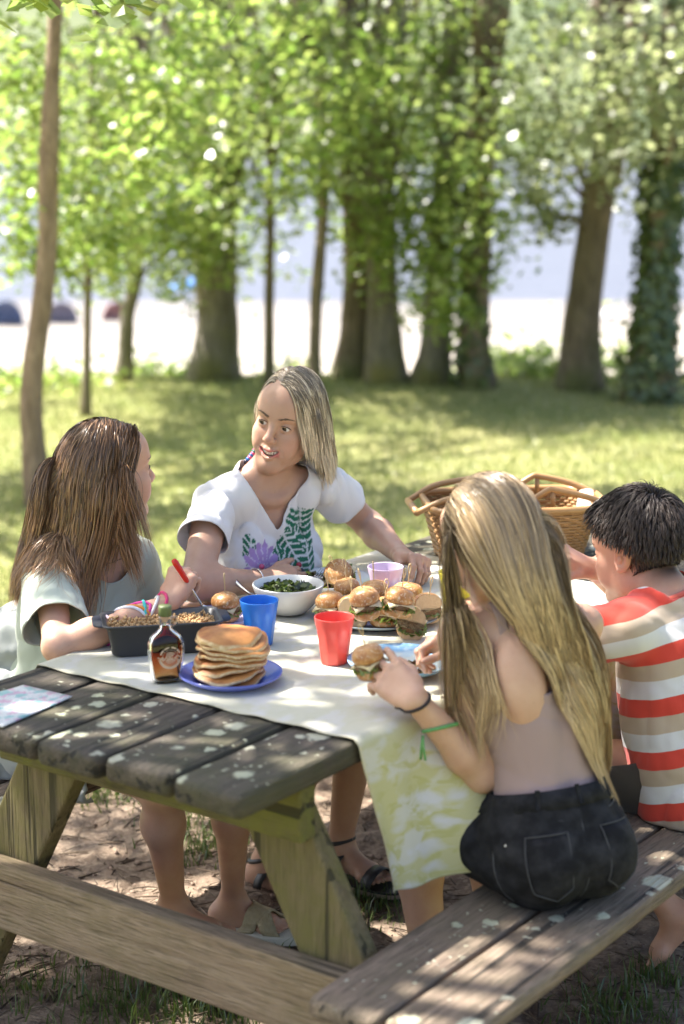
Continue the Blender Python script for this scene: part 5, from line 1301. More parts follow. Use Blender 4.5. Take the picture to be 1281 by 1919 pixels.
# ------------------------------------------------------------------ hair: strands that fall under gravity and slide on the body
def hair(name, parent, mat, S, roots, d0, length, seed, steps=22, clear=.004, grav=.5, width=.0011, clump=.012, wave=.0, n_keep=None, col=None, stiff=.72, wind=(0, 0, 0), attract=None, clear_tip=None, wave_len=.12, slide=(0, 0, 0)):
    g = np.random.default_rng(seed); n = len(roots); length = np.broadcast_to(np.asarray(length, float), (n,))*g.uniform(.86, 1.06, n)
    P = np.array(roots, float); D = np.array(d0, float); st = length/steps; path = [P.copy()]
    ph = g.uniform(0, 6.28, n); amp = wave*g.uniform(.4, 1.2, n)
    def grad(Q, d):
        e = .004; G = np.stack([S.ev(Q+np.array([e, 0, 0]))-d, S.ev(Q+np.array([0, e, 0]))-d, S.ev(Q+np.array([0, 0, e]))-d], 1); return G/(np.linalg.norm(G, axis=1)[:, None]+1e-9)
    lay = g.uniform(0.2, 1, n)
    N0 = grad(P, S.ev(P)); D = D-N0*(np.sum(D*N0, 1)*.92)[:, None]+N0*.06; D /= np.linalg.norm(D, axis=1)[:, None]+1e-9
    for k in range(steps):
        f = (k+1)/steps
        D = D*stiff+np.array([0, 0, -1.0])*grav*(1-stiff)*2+np.array(wind)*(1-stiff)
        if attract is not None: D = D+attract(P, f, lay)*(1-stiff)
        D /= np.linalg.norm(D, axis=1)[:, None]+1e-9
        Q = P+D*st[:, None]
        d = S.ev(Q); cl = clear*(0.4+1.6*lay)*(1 if clear_tip is None else (1-f)+clear_tip*f); bad = d < cl
        if bad.any():
            G = grad(Q[bad], d[bad]); Db = D[bad]; dn = np.sum(Db*G, 1)
            Dt = Db-G*np.minimum(dn, 0)[:, None]; sl_ = np.array(slide, float)+np.array([0, 0, -.25]); Dt = Dt+(sl_-G*(G@sl_)[:, None])*.6; Dt /= np.linalg.norm(Dt, axis=1)[:, None]+1e-9
            Qb = P[bad]+Dt*st[bad][:, None]; db = S.ev(Qb); Gb = grad(Qb, db); Q[bad] = Qb+Gb*np.clip(cl[bad]-db, 0, .03)[:, None]
        D = (Q-P); D /= np.linalg.norm(D, axis=1)[:, None]+1e-9
        P = Q; path.append(P.copy())
    path = np.stack(path, 1)                                  # n, steps+1, 3
    # clumping: pull every strand towards a nearby guide, more at the tip
    ng = max(8, n//16); gi = g.choice(n, ng, replace=False)
    from mathutils import kdtree
    kd = kdtree.KDTree(ng)
    for a, q in enumerate(gi): kd.insert(path[q, 2], a)
    kd.balance(); near = np.array([gi[kd.find(path[q, 2])[1]] for q in range(n)])
    tt = np.linspace(0, 1, steps+1)
    wgt = (clump*tt**0.8)[None, :, None]*g.uniform(.3, 1.0, n)[:, None, None]
    delta = path[near]-path; dist = np.linalg.norm(delta, axis=2, keepdims=True); path = path+delta*np.clip(wgt/(dist+1e-6)*.8, 0, .75)*(dist < .07)
    if wave > 0:
        lat = np.cross(np.gradient(path, axis=1), np.array([0.3, 0.2, 1.0])); lat /= np.linalg.norm(lat, axis=2, keepdims=True)+1e-9
        arc = tt[None]*length[:, None]; ph2 = ph[near]*.8+ph*.2
        path = path+lat*(np.sin(arc/wave_len*6.28+ph2[:, None])*amp[:, None]*tt[None]**.7)[..., None]
    m = steps+1; T = np.gradient(path, axis=1); T /= np.linalg.norm(T, axis=2, keepdims=True)+1e-9
    cen = path.mean(0); cen[:, :] = cen*0.6+np.array(cen[0])*0.4*np.array([1, 1, 0])+cen*np.array([0, 0, 1])*0.4
    O = path-cen[None]; O /= np.linalg.norm(O, axis=2, keepdims=True)+1e-9; O = O+g.normal(size=(n, 1, 3))*.38
    A = np.cross(T, O); A /= np.linalg.norm(A, axis=2, keepdims=True)+1e-9; B = np.cross(A, T)
    w = width*g.uniform(.55, 1.35, n)[:, None]*np.interp(tt, [0, .08, .75, 1], [.7, 1, .9, .12])[None]
    V = np.stack([path-A*w[..., None], path+A*w[..., None]], 2).reshape(-1, 3)      # flat strands lying on the hair's surface
    i = ((np.arange(n)[:, None]*m+np.arange(m-1)[None])*2).ravel()
    F = np.stack([i, i+1, i+3, i+2], 1)
    c = col(tt, g.uniform(0, 1, n), path, lay)                  # n,m,3
    return put(name, V, F, mat, parent, True, attrs={'Col': np.repeat(c.reshape(-1, 3), 2, 0)})
def scalp(S, T, R, s, n, seed, test):
    """random points on the skull accepted by test(local x,y,z)"""
    g = np.random.default_rng(seed); out = []; loc = []
    c = np.array([-.014, 0, .036]); r = np.array([.097, .075, .086])
    while len(out) < n:
        q = g.normal(size=3); q /= np.linalg.norm(q); p = c+q*r
        if test(*p): loc.append(p); out.append(T(*p))
    return np.array(out), np.array(loc)
def m_hair(name, rough=0.36, spec=.45):
    t = NT(name); return t.done(t.bsdf(t.attr('Col'), rough, None, Specular_IOR_Level=spec, Sheen_Weight=0.0, Anisotropic=0.5))
def m_skin(name, rough=0.48):
    t = NT(name); v = t.co(); col = t.attr('Col')
    n = t.noise(v, 26, 4, .6); n2 = t.noise(v, 240, 3, .6)
    col = t.mix(0.30, col, t.mix(1.0, col, t.ramp(n, [(.3, (.74, .58, .54)), (.7, (1, 1, 1))]), 'MULTIPLY')); fr = t.node('ShaderNodeTexVoronoi', {'Vector': v, 'Scale': 170.0}); col = t.mix(t.math('MULTIPLY', t.ramp(fr.outputs['Distance'], [(.10, .35), (.2, 0)]), t.math('GREATER_THAN', t.node('ShaderNodeSeparateColor', {0: fr.outputs['Color']}).outputs[0], .72)), col, (.26, .13, .08))
    return t.done(t.bsdf(col, rough, t.bump(n2, .12, .0015), Subsurface_Weight=0.18, Subsurface_Radius=(0.9, 0.35, 0.2), Subsurface_Scale=0.012, Specular_IOR_Level=0.4))
def m_cloth(name, rough=.9, col=None, fuzz=.25, trans=0.0, weave=420.):
    t = NT(name); v = t.co(); c = t.attr('Col') if col is None else t.mix(t.noise(v, 14, 3), col, tuple(q*.93 for q in col))
    w = t.noise(v, weave, 2, .5); n = t.noise(v, 30, 3)
    sh = t.bsdf(c, rough, t.bump(t.math('ADD', w, t.math('MULTIPLY', n, .7)), .16, .0014), Sheen_Weight=fuzz, Sheen_Roughness=.5)
    if trans > 0:
        tr = t.node('ShaderNodeBsdfTranslucent', {'Color': c if isinstance(c, bpy.types.NodeSocket) else (*c, 1)}); sh = t.node('ShaderNodeMixShader', {0: trans, 1: sh, 2: tr.outputs[0]}).outputs[0]
    return t.done(sh)
def closest_t(P, a, b):
    ba = b-a; t = ((P-a)@ba)/(ba@ba); return t, np.linalg.norm(P-a-np.clip(t, 0, 1)[:, None]*ba, axis=1)
def eyes(parent, T, R, s, look, iris=(.10, .06, .03)):
    W_ = m_simple('eye_white', (.62, .58, .55), None, rough=.12)
    I_ = m_simple('eye_iris', iris, None, rough=.08); K_ = m_simple('eye_pupil', (.008, .007, .006), None, rough=.06)
    for q in (-1, 1):
        c = T(.0715, q*.0315, .0012); d = nrm(R.T @ nrm(look)); r = .0135*s
        V, F = revolve([(0, -1)]+[(math.cos(a), math.sin(a)) for a in np.linspace(-1.4, 1.4, 13)]+[(0, 1)], 20)
        A = frame(d, np.array([0, 0, 1.0])+.01); e = put('eyeball', c+r*(V[:, [2, 0, 1]] @ A), F, W_, parent)
        for nm, ang, mm, k in (('iris', .54, I_, 1.012), ('pupil', .2, K_, 1.022)):
            V, F = revolve([(math.sin(a), math.cos(a)) for a in np.linspace(ang, 0.001, 5)], 20); put(nm, c+r*k*(V[:, [2, 0, 1]] @ A), F, mm, e)
def brows(parent, T, s, mat, col, lift=0.0, seed=3, S=None, R=None):
    g = np.random.default_rng(seed); parts = []; f = R[0]
    def on(y, z, x0=.055, e=.0006):
        ts = np.linspace(0, .06, 130); p0 = T(x0, y, z); d = S.ev(p0+ts[:, None]*f*s); k = np.nonzero(d < 0)[0]
        return p0+f*s*(ts[k[-1]] if len(k) else 0)+f*e*s
    for q in (-1, 1):
        parts = []
        for k in range(80):
            u = g.uniform(0, 1); y = .012+.036*u; z = .0205+.0065*math.sin(u*2.2)+lift+g.normal(0, .0014*(1.2-u))
            a = on(q*y, z); b = on(q*(y+.006), z+.0022*(1-1.6*u)); parts.append(tube(np.array([a, (a+b)/2+f*.0008, b]), [.0004, .0005, .0002], 3, False))
        V, F, _ = join(parts); props(put('eyebrow', V, F, mat, parent, attrs={'Col': np.tile(np.array(col), (len(V), 1))}), kind='stuff')
    for q in (-1, 1):                          # upper lashes along the lid edge
        pts = [on(q*(.0315+.0135*u), .0005+.0064*(1-u*u)**.5 if abs(u) < 1 else .0005, .06, .0009) for u in np.linspace(-.98, 1.1, 13)]
        V, F, _ = (tube(smooth_path(pts, 24), np.interp(np.linspace(0, 1, 24), [0, .3, .85, 1], [.0003, .0008, .0011, .0004]), 5, False))
        put('eyelashes', V, F, mat, parent, attrs={'Col': np.tile(np.array((.02, .014, .012)), (len(V), 1))})
# ------------------------------------------------------------------ people
Zv = np.array([0, 0, 1.0])
def torso_axes(pel, neck, Lv):
    u = nrm(neck-pel); l = nrm(Lv-u*(Lv@u)); return u, l, np.cross(l, u), np.linalg.norm(neck-pel)
def add_torso(S, pel, neck, Lv, shL, shR, s=1.0, inf=0.0, bust=0.0, belly=0.0, hipw=1.0, waist=1.0):
    u, l, f, H = torso_axes(pel, neck, Lv); A = np.stack([f, l, u])
    S.ell(pel+u*.01, np.array([.098, .150*hipw, .105])*s+inf, A, .03)
    S.cone(pel+u*.06*s, pel+u*H*.45, .122*s*waist+inf, .116*s*waist+inf, .05, (f, .74))
    S.ell(pel+u*H*.66, np.array([.090, .128, .150])*s+inf, A, .05)
    c = neck-u*.055*s-f*.008*s
    for q, sh in ((1, shL), (-1, shR)):
        S.cone(c+l*q*.03*s, sh+(c-sh)*.12, .050*s+inf*.8, .040*s+inf*.8, .04, (f, .85))
        S.cone(neck+u*.010*s-f*.014*s, sh+(neck-sh)*.35-u*.014*s, .033*s+inf*.5, .034*s+inf*.8, .028)
        if bust: S.ell(pel+u*H*.66+l*q*.066*s+f*(.070*s)-u*.02*s, np.array([.055, .060, .058])*s*bust+inf, A, .03)
    if belly: S.ell(pel+u*H*.35+f*.055*s, np.array([.07, .11, .13])*s*belly+inf, A, .05)
    return u, l, f, H
def skin_cols(V, base, T, R, o, s, lip=(.50, .20, .17), blush=(.60, .30, .24), lipy=.028, hairc=None, hairtest=None, tips=()):
    n = len(V); C = np.tile(np.array(base, float), (n, 1)); q = ((V-o)@R.T)/s
    def blend(m, c):
        nonlocal C
        m = np.clip(m, 0, 1)[:, None]; C = C*(1-m)+np.array(c)*m
    near = (np.abs(q) < .16).all(1)
    for sg in (-1, 1): blend(near*np.exp(-(((q-np.array([.07, sg*.043, -.04]))/np.array([.03, .02, .02]))**2).sum(1))*.45, blush)
    blend(near*np.exp(-(((q-np.array([.11, 0, -.03]))/np.array([.012, .013, .012]))**2).sum(1))*.35, blush)
    y = np.abs(q[:, 1]); blend(near*(q[:, 0] > .065)*np.clip(1.2-((q[:, 2]+.0645)/.0105)**2, 0, 1)*np.clip((lipy-y)/.004, 0, 1)*np.clip((q[:, 0]-(.0845-.016*(y/.028)**2))/.003, 0, 1)*.85, lip)
    for sg in (-1, 1): blend(near*np.exp(-(((q-np.array([0, sg*.08, -.01]))/np.array([.02, .02, .03]))**2).sum(1))*.35, blush)
    if hairtest is not None: blend(near*hairtest(q)*1.0, hairc)
    C = C*(1+.055*fbm(V, 22, 3, 8)[:, None]*np.array([.6, 1.0, 1.1])); C = np.clip(C, 0, 1)
    for c, r in tips: blend(np.clip(1.3-np.linalg.norm(V-c, axis=1)/r, 0, 1)*2, (.66, .50, .45))
    return C
def garment(name, parent, mat, S, keep, h=.0065, wr=.0035, seed=0, axisv=(0, 0, 1), thick=.0022, col=None, freq=9., fine=(), wr2=.0, sm=1):
    ax = nrm(axisv)
    def extra(X, Y, Z, D):
        m = np.abs(D) < .03; P = np.stack(np.broadcast_arrays(X, Y, Z), -1)[m]; E_ = np.zeros_like(D)
        al = P@ax; Q = P-np.outer(al, ax)*.72               # creases run along ax
        n = vnoise(Q+5*vnoise(P, 3, seed+9)[:, None]*.02, freq, seed); n2 = vnoise(Q, freq*2.6, seed+1)
        E_[m] = wr*(.42*np.exp(-(n/.17)**2)-1.3*np.abs(n))+wr*.45*(.4*np.exp(-(n2/.2)**2)-1.0*np.abs(n2))+wr2*vnoise(P, 40, seed+3)
        return E_
    V, F = surface(S, h, fine, extra, sm)
    c = V[F].mean(1); V, F = compact(V, F, keep(c))
    # tidy the cut edge
    e = np.sort(np.concatenate([F[:, [0, 1]], F[:, [1, 2]], F[:, [2, 3]], F[:, [3, 0]]]), 1); ue, cn = np.unique(e, axis=0, return_counts=True); be = ue[cn == 1]
    for _ in range(6):
        i = np.concatenate([be[:, 0], be[:, 1]]); j = np.concatenate([be[:, 1], be[:, 0]]); ct = np.bincount(i, minlength=len(V)); b = ct > 0
        A = np.stack([np.bincount(i, V[j, q], len(V)) for q in range(3)], 1); V[b] = V[b]*.4+.6*A[b]/ct[b][:, None]
    at = col(V) if col is not None else None
    o = put(name, V, F, mat, parent, True, attrs=at); md = o.modifiers.new('cloth', 'SOLIDIFY'); md.thickness = thick; md.offset = 1; return o
def band(name, parent, mat, S, a, b, r, tilt=(0, 0, 0), rad=.0016, n=40, loose=.002, attrs=None, flat=None):
    """ring round a limb at point a, plane normal b, pressed onto the body surface"""
    d = nrm(np.asarray(b, float)+np.array(tilt)); x = nrm(np.cross(d, Zv+[.1, .2, 0])); y = np.cross(d, x); pts = []
    for q in np.linspace(0, 2*np.pi, n+1):
        dr = math.cos(q)*x+math.sin(q)*y; ts = np.linspace(.004, .08, 60); dd = S.ev(a+ts[:, None]*dr); k = int(np.argmax(dd > 0)); pts.append(a+dr*(ts[k]+loose))
    V, F, _ = tube(np.array(pts), rad, 8, False, flat); return put(name, V, F, mat, parent)

# ================================================================== the woman
def woman():
    s = 1.0
    shR, shL = upd(400, 946, 4.17), upd(604, 905, 4.30)
    neck = (shR+shL)/2+np.array([0, 0, .045]); pel = np.array([-.63, 1.20, .525])
    elR, wrR = upd(366, 1096, 3.97), upd(492, 1088, 4.12)
    elL, wrL = upd(692, 985, 4.46), upd(750, 1040, 4.27)
    Lv = nrm(shL-shR)
    f = nrm(-FH*.93-RT*.34-Zv*.05); up = nrm(Zv+RT*.25); R = frame(f, up)
    o = upd(514, 798, 4.12)-R.T@np.array([.078, 0, 0])
    S = SDF(); tips = []
    u, l, fd, H = add_torso(S, pel, neck, Lv, shL, shR, 1.0, bust=.95)
    R, T = add_head(S, o, f, up, .965, True, 1.35, neck-u*.03+fd*.0, .0415, .82, .915)
    for q in (-1, 1): S.cone(neck-u*.040+fd*.048+l*q*.012, neck-u*.025+fd*.02+l*q*.08, .011, .009, .02)
    add_arm(S, shR, elR, wrR, .98); add_arm(S, shL, elL, wrL, .95)
    kR = upd(575, 1075, 4.18)
    add_hand(S, wrR, kR-wrR, Zv*.8-FH*.5+RT*.0, True, .95, ((18, 28, 15), (22, 30, 15), (28, 32, 15), (34, 35, 15)), thumb=(.75, .4, .2), tips=tips)
    kL = upd(778, 1046, 4.22)
    add_hand(S, wrL, (kL-wrL)+np.array([0, 0, .0]), Zv*.75+RT*.4-FH*.1, False, .95, ((42, 40, 20), (50, 40, 20), (58, 40, 22), (60, 42, 22)), thumb=(.8, .35, -.55), tips=tips)
    hipc = pel-Zv*.02; hR, hL = hipc-np.array([0, .085, 0]), hipc+np.array([0, .085, 0])
    aL = upd(638, 1578, 4.42); kneeL = np.array([-.21, aL[1]+.0, .50]); aR = upd(497, 1610, 4.42); kneeR = np.array([-.22, aR[1], .50])
    for h_, k_, a_ in ((hR, kneeR, aR), (hL, kneeL, aL)): add_leg(S, h_, k_, a_, .95, .03, (-1, 0, 0)); add_foot(S, a_, (.93, -.05, 0), .98)
    t_ = thing('person', pel*[1, 1, 0]+[0, 0, .42], 'smiling woman with a blonde bob and white palm-print T-shirt leaning over the table', 'person')
    fine = [(o-.135, o+.135, .0021)]+[fine_box(c, .085, .0024) for c in (kR, kL)]
    V, F = surface(S, .0062, fine)
    htest = lambda q: ((q[:, 0] < .03) | (q[:, 2] > .082)) & (q[:, 2] > np.interp(q[:, 0], [-.1, -.03, .0, .05], [-.05, -.035, .03, .085]))
    C = skin_cols(V, (.475, .285, .20), T, R, o, .965, (.46, .12, .12), hairc=(.16, .12, .085), hairtest=lambda q: htest(q-np.array([-.004, 0, .014])), tips=tips)
    put('body', V, F, m_skin('skin_woman'), t_, attrs={'Col': C})
    eyes(t_, T, R, .965, (1, -.30, -.12), (.07, .045, .025))
    # teeth behind the smiling lips
    TE = m_simple('teeth', (.72, .69, .62), None, rough=.2); th = []
    for k in range(-4, 4):
        y = (k+.5)*.0062; x = .0835-.013*(abs(y)/.026)**2; c = T(x, y, -.0650+.004*(abs(y)/.027)**1.5)
        V2, F2 = revolve([(0, -.0052), (.0028, -.0048), (.0031, 0), (.0029, .005), (0, .0054)], 10); th.append((c+V2[:, :1]*R[0]*.7+V2[:, 1:2]*R[1]+V2[:, 2:3]*R[2], F2, None))
    V2, F2, _ = join(th); put('teeth', V2, F2, TE, t_)
    HM = m_hair('hair_blonde', .38, .4); brows(t_, T, .965, HM, (.14, .092, .06), .000, 3, S, R)
    # T-shirt
    G = SDF(); add_torso(G, pel, neck, Lv, shL, shR, 1.0, .010, bust=1.0, belly=1.05)
    b = pel+u*H*.66+fd*.075-u*.03; G.cone(b+l*.06, pel+fd*.115+l*.06+u*.06, .055, .06, .05); G.cone(b-l*.06, pel+fd*.115-l*.06+u*.06, .055, .06, .05)
    for sh, el in ((shR, elR), (shL, elL)): G.cone(sh, sh+(el-sh)*.75, .046, .052, .016)
    def keep(P):
        a = (P-neck)@l; bb = (P-neck)@u; c = (P-neck)@fd
        lim = np.where(c > -.02, np.maximum(-.098+np.abs(a)*1.45, -.2), -.004+np.abs(a)*.3)
        nk = (bb > lim) & (np.abs(a) < .082) & (bb > -.17)
        k = ~nk & ((P-pel)@u > -.03)
        for sh, el, tm in ((shR, elR, .46), (shL, elL, .46)):
            t, d = closest_t(P, sh, el); side = ((P-neck)@l)*(1 if sh is shL else -1)
            k &= ~((t > tm+.0*d) & (d < .11) & (side > .135))
        return k
    rngp = np.random.default_rng(4)
    def print_cols(V):
        # palm leaves and a lilac flower, as printed on the front of the shirt
        x = ((V-neck)@l-.004)/.112; y = ((V-neck)@u+.160)/.110; fr = ((V-pel-u*((V-pel)@u)[:, None])@fd) > .02
        C = np.tile(np.array([.74, .73, .75]), (len(V), 1)); G_ = np.array([.012, .14, .075]); Lc = np.array([.42, .27, .56])
        inside = fr & (x > -.98) & (x < .80) & (y < .95)
        def leaf(cx, cy, ang, L_, wd, nst, col, sl=.55):
            ca_, sa_ = math.cos(ang), math.sin(ang); p = (x-cx)*ca_+(y-cy)*sa_; q = -(x-cx)*sa_+(y-cy)*ca_
            m = (p > 0) & (p < L_) & (np.abs(q) < wd*np.sqrt(np.clip(p/L_*(1.05-p/L_)*4, 0, 1)))
            stripe = np.mod((p-np.abs(q)*sl)*nst, 1.0) > .30
            k = inside & m & (stripe) & (np.abs(q) > .018); C[k] = col
            k2 = inside & m & ~(stripe & (np.abs(q) > .018)); C[k2] = (.66, .68, .68)
        leaf(.72, -.75, math.radians(96), 1.70, .50, 7.5, G_); leaf(.62, -.7, math.radians(140), 1.2, .36, 8.5, G_)
        leaf(-.1, -.15, math.radians(48), .95, .25, 8, G_, .8); leaf(.1, .5, math.radians(-60), .9, .22, 8, G_)
        leaf(-.95, -.85, math.radians(12), 1.15, .42, 8.0, G_); leaf(-.98, -.2, math.radians(-30), .9, .2, 8, G_); leaf(-.8, .05, math.radians(70), .5, .12, 9, G_)
        dx, dy = x+.47, y+.02; r = np.hypot(dx, dy); a = np.arctan2(dy, dx)
        fl = inside & (r < .44*(.72+.28*np.abs(np.sin(a*6.5)))) & (a > -.3) & (a < 3.4); C[fl] = Lc
        fl2 = inside & (r < .40) & (np.mod(a*6.5/np.pi, 1) < .14); C[fl2] = (.66, .58, .72)
        k = inside & (np.hypot(dx*1.2, dy+.22) < .17); C[k] = (.22, .22, .17); k = k & (np.mod((x*9+y*7), 1) < .4); C[k] = (.5, .5, .42)
        return {'Col': C}
    ce = pel+u*H*.55+fd*.1
    garment('t_shirt', t_, m_cloth('white_jersey', .9, None, .2, .10), G, keep, .0056, .0100, 11, u*.95+fd*.1,   .002, print_cols, 14., [(ce-.16, ce+.16, .0034)])
    TR = SDF(); add_torso(TR, pel, neck, Lv, shL, shR, 1.0, .008)
    for h_, k_ in ((hR, kneeR), (hL, kneeL)): TR.cone(h_, k_, .090, .070, .03)
    def keepT(P):
        k = (P-pel)@u < .04
        for h_, k_ in ((hR, kneeR), (hL, kneeL)):
            t, d = closest_t(P, h_, k_); k &= ~((t > .72) & (d < .13))
        return k
    garment('shorts', t_, m_cloth('dark_shorts', .9, (.04, .04, .05)), TR, keepT, .009, .003, 5, u)
    # bob: side parting, ends at the jaw, paler tips
    def col(tt, r, path, lay):
        a = np.array([.15, .115, .08]); b = np.array([.72, .59, .42]); k = np.clip(tt*1.3-.12+(r[:, None]-.5)*.9, 0, 1)[..., None]; c = a*(1-k)+b*k
        return c*(.72+.5*r[:, None, None]**1.1)
    def tst(x, y, z): return htest(np.array([[x, y, z]]))[0]
    rt, lc = scalp(S, T, R, .965, 10500, 21, tst)
    d = np.stack([np.where(lc[:, 1] > -.022, .35, -.55)+0*lc[:, 0], np.where(lc[:, 1] > -.022, 1, -.8), .35-0*lc[:, 0]], 1)
    fr = lc[:, 0] > .02; d[fr, 0] += np.where(lc[fr, 1] > -.022, -.55, -.9)
    ln = np.where(lc[:, 1] > -.022, .205, .165)-.55*np.clip(.085-lc[:, 2], 0, .14)
    hair('hair', t_, HM, S, rt, d@R, np.clip(ln, .075, .25), 22, 20, .0022, .62, .0008, .010, .006, col=col, wind=(R[1]*.04-R[0]*.34), wave_len=.11, stiff=.62)
    # bead necklace and bracelet, ring
    pts = []
    for a in np.linspace(math.radians(-165), math.radians(165), 44):
        dr = fd*math.cos(a)+l*math.sin(a); drop = -.012-.20*max(0, math.cos(a*.5))**2.2+.055
        p = neck+u*drop; ts = np.linspace(.0, .2, 120); dd = S.ev(p+ts[:, None]*dr); k = np.nonzero(dd < .0)[0]; k = k[-1] if len(k) else 0; pts.append(p+dr*(ts[k]+.005))
    path = smooth_path(pts, 80)
    nk = thing('bead_necklace', path[35], 'dark red, blue and green bead necklace round the woman\'s neck', 'necklace')
    BE = [m_simple('bead_red', (.35, .02, .05), None, rough=.2), m_simple('bead_blue', (.02, .10, .34), None, rough=.2), m_simple('bead_green', (.02, .16, .12), None, rough=.2), m_simple('bead_dark', (.02, .015, .03), None, rough=.2), m_simple('bead_pink', (.5, .08, .2), None, rough=.2)]
    sp = [(math.sin(a)*.0068, -math.cos(a)*.0068) for a in np.linspace(0, np.pi, 7)]
    me0 = None
    hid = keep(path) & (G.ev(path) < .012)
    for k, p in enumerate(path):
        if hid[k]: continue
        V2, F2 = revolve(sp, 10); put('bead', V2+p, F2, BE[(k*7+k//3) % 5], nk)
    BR = m_simple('bracelet_silver', (.6, .6, .62), None, rough=.25, Metallic=.9); p = wrR+(elR-wrR)*.12
    r_ = thing('bracelet', p, 'thin silver bracelet on the woman\'s wrist', 'bracelet'); band('chain', r_, BR, S, p, wrR-elR, .03)
woman()

# ================================================================== the girl with long brown hair
def brown_girl():
    s = .90
    shR, shL = upd(92, 1066, 3.92), upd(250, 1050, 4.12); neck = (shR+shL)/2+np.array([0, 0, .045]); pel = np.array([-.66, .62, .515])
    elR, wrR = upd(108, 1213, 3.72), upd(316, 1132, 3.77)
    elL = upd(285, 1165, 4.18); wrL = upd(385, 1140, 4.05)
    Lv = nrm(shL-shR); f = nrm(RT*.83+FH*.55+Zv*.05); up = nrm(Zv-RT*.06)
    R = frame(f, up); o = upd(203, 885, 3.98)
    S = SDF(); tips = []
    u, l, fd, H = add_torso(S, pel, neck, Lv, shL, shR, s, bust=.7)
    R, T = add_head(S, o, f, up, .96, True, .35, neck-u*.02, .047)
    add_arm(S, shR, elR, wrR, s*.95); add_arm(S, shL, elL, wrL, s*.92)
    kn = upd(334, 1092, 3.79)
    add_hand(S, wrR, kn-wrR, -FW*.75-RT*.35+Zv*.3, True, .90, ((58, 62, 30), (62, 66, 30), (66, 68, 30), (70, 70, 30)), thumb=(.7, .3, -.62), thumb2=(.5, -.3, -.8), tips=tips)
    add_hand(S, wrL, RT+Zv*-.1+FH*.1, Zv*.8-FH*.5, False, .88, ((30, 40, 20),)*4, tips=tips)
    hipc = pel-Zv*.018; hR, hL = hipc+np.array([0, -.08, 0]), hipc+np.array([0, .08, 0])
    knR, anR = upd(305, 1470, 3.76), upd(325, 1690, 3.94); knL, anL = upd(443, 1460, 3.94), upd(436, 1682, 4.13)
    add_leg(S, hR, knR, anR, .80, .03, (-1, 0, 0)); add_leg(S, hL, knL, anL, .76, .03, (-1, 0, 0))
    add_foot(S, anR, (.9, .3, 0), .92); uf, df, lf = add_foot(S, anL, (.93, .38, 0), .93)
    t_ = thing('person', pel*[1, 1, 0]+[0, 0, .42], 'girl with long brown hair and mint grey T-shirt reaching into the loaf tin', 'person')
    V, F = surface(S, .0062, [(o+R[0]*.05-.09, o+R[0]*.05+.09, .0025), fine_box(kn, .07, .0023)])
    htest = lambda q: (q[:, 0] < .066) & (q[:, 2] > np.interp(q[:, 0], [-.1, -.03, .02, .05, .066], [-.06, -.05, -.01, .045, .085]))
    C = skin_cols(V, (.56, .33, .235), T, R, o, .96, (.52, .22, .2), hairc=(.09, .05, .03), hairtest=lambda q: htest(q-np.array([0, 0, .008])), tips=tips)
    put('body', V, F, m_skin('skin_brown_girl'), t_, attrs={'Col': C}); eyes(t_, T, R, .96, (1, .05, .05)); HM = m_hair('hair_brown', .34, .5); brows(t_, T, .96, HM, (.08, .045, .025), 0, 3, S, R)
    G = SDF(); add_torso(G, pel, neck, Lv, shL, shR, s, .016, bust=.75, belly=1.0)
    for sh, el, r in ((shR, elR, .062), (shL, elL, .060)): G.cone(sh, sh+(el-sh)*.95-Zv*.012, .050, r, .03)
    G.cone(pel+u*.1-fd*.06, pel-fd*.10-u*.05, .09, .10, .05, (fd, .7))
    def keep(P):
        a = (P-neck)@l; bb = (P-neck)@u; c = (P-neck)@fd
        nk = (bb > np.where(c > 0, -.062+a**2*7, -.005)) & (np.abs(a) < .085) & (bb > -.1)
        k = ~nk & ((P-pel)@u > -.09)
        for sh, el, sg in ((shR, elR, -1), (shL, elL, 1)):
            t, d = closest_t(P, sh, el); k &= ~((t > .72) & (d < .12) & (((P-neck)@l)*sg > .10))
        return k
    garment('t_shirt', t_, m_cloth('mint_jersey', .92, (.52, .56, .475), .25, .12), G, keep, .0050, .0085, 31, u*.8+l*.3, .002, None, 14)
    # pale crumpled skirt on the bench
    K = SDF(); K.ell(pel+np.array([.0, 0, -.0]), (.17, .19, .10), None, .04); K.cone(pel+np.array([-.06, -.03, .17]), pel+np.array([-.13, -.03, .0]), .075, .10, .05)
    for h_, k_ in ((hR, knR), (hL, knL)): K.cone(h_, h_+(k_-h_)*.75, .105, .095, .05)
    def keepK(P):
        k = (P-pel)@Zv > -.094
        for h_, k_ in ((hR, knR), (hL, knL)): t, d = closest_t(P, h_, k_); k &= ~((t > .70) & (d < .15))
        return k
    garment('skirt', t_, m_cloth('pale_gauze', .95, (.50, .52, .51), .4, .3), K, keepK, .0065, .013, 33, nrm([.1, 0, 1.0]), .0015, None, 16, (), .004)
    # long hair over the back and the near shoulder
    SH = SDF(); SH.p = list(S.p)+list(G.p)
    def col(tt, r, path, lay):
        a = np.array([.105, .058, .033]); b = np.array([.46, .25, .12]); k = np.clip(tt*.75-.05+(r[:, None]-.45)*.9, 0, 1)[..., None]; return (a*(1-k)+b*k)*(.78+.38*r[:, None, None])
    rt, lc = scalp(S, T, R, .96, 11500, 31, lambda x, y, z: htest(np.array([[x, y, z]]))[0])
    front = (lc[:, 0] > .012)
    sg = np.where(lc[:, 1] > .004, 1, -1); lw = np.clip((lc[:, 0]+.07)/.08, 0, 1); d = np.stack([np.where(lc[:, 0] > .03, -.7, -.45-.5*(1-lw)), sg*1.0*lw+(1-lw)*lc[:, 1]*6, .3+0*sg], 1)
    ln = np.where(front, .31, .345)-.10*np.exp(-((lc[:, 0]-.0)/.02)**2)-.30*np.clip(.09-lc[:, 2], 0, .15)
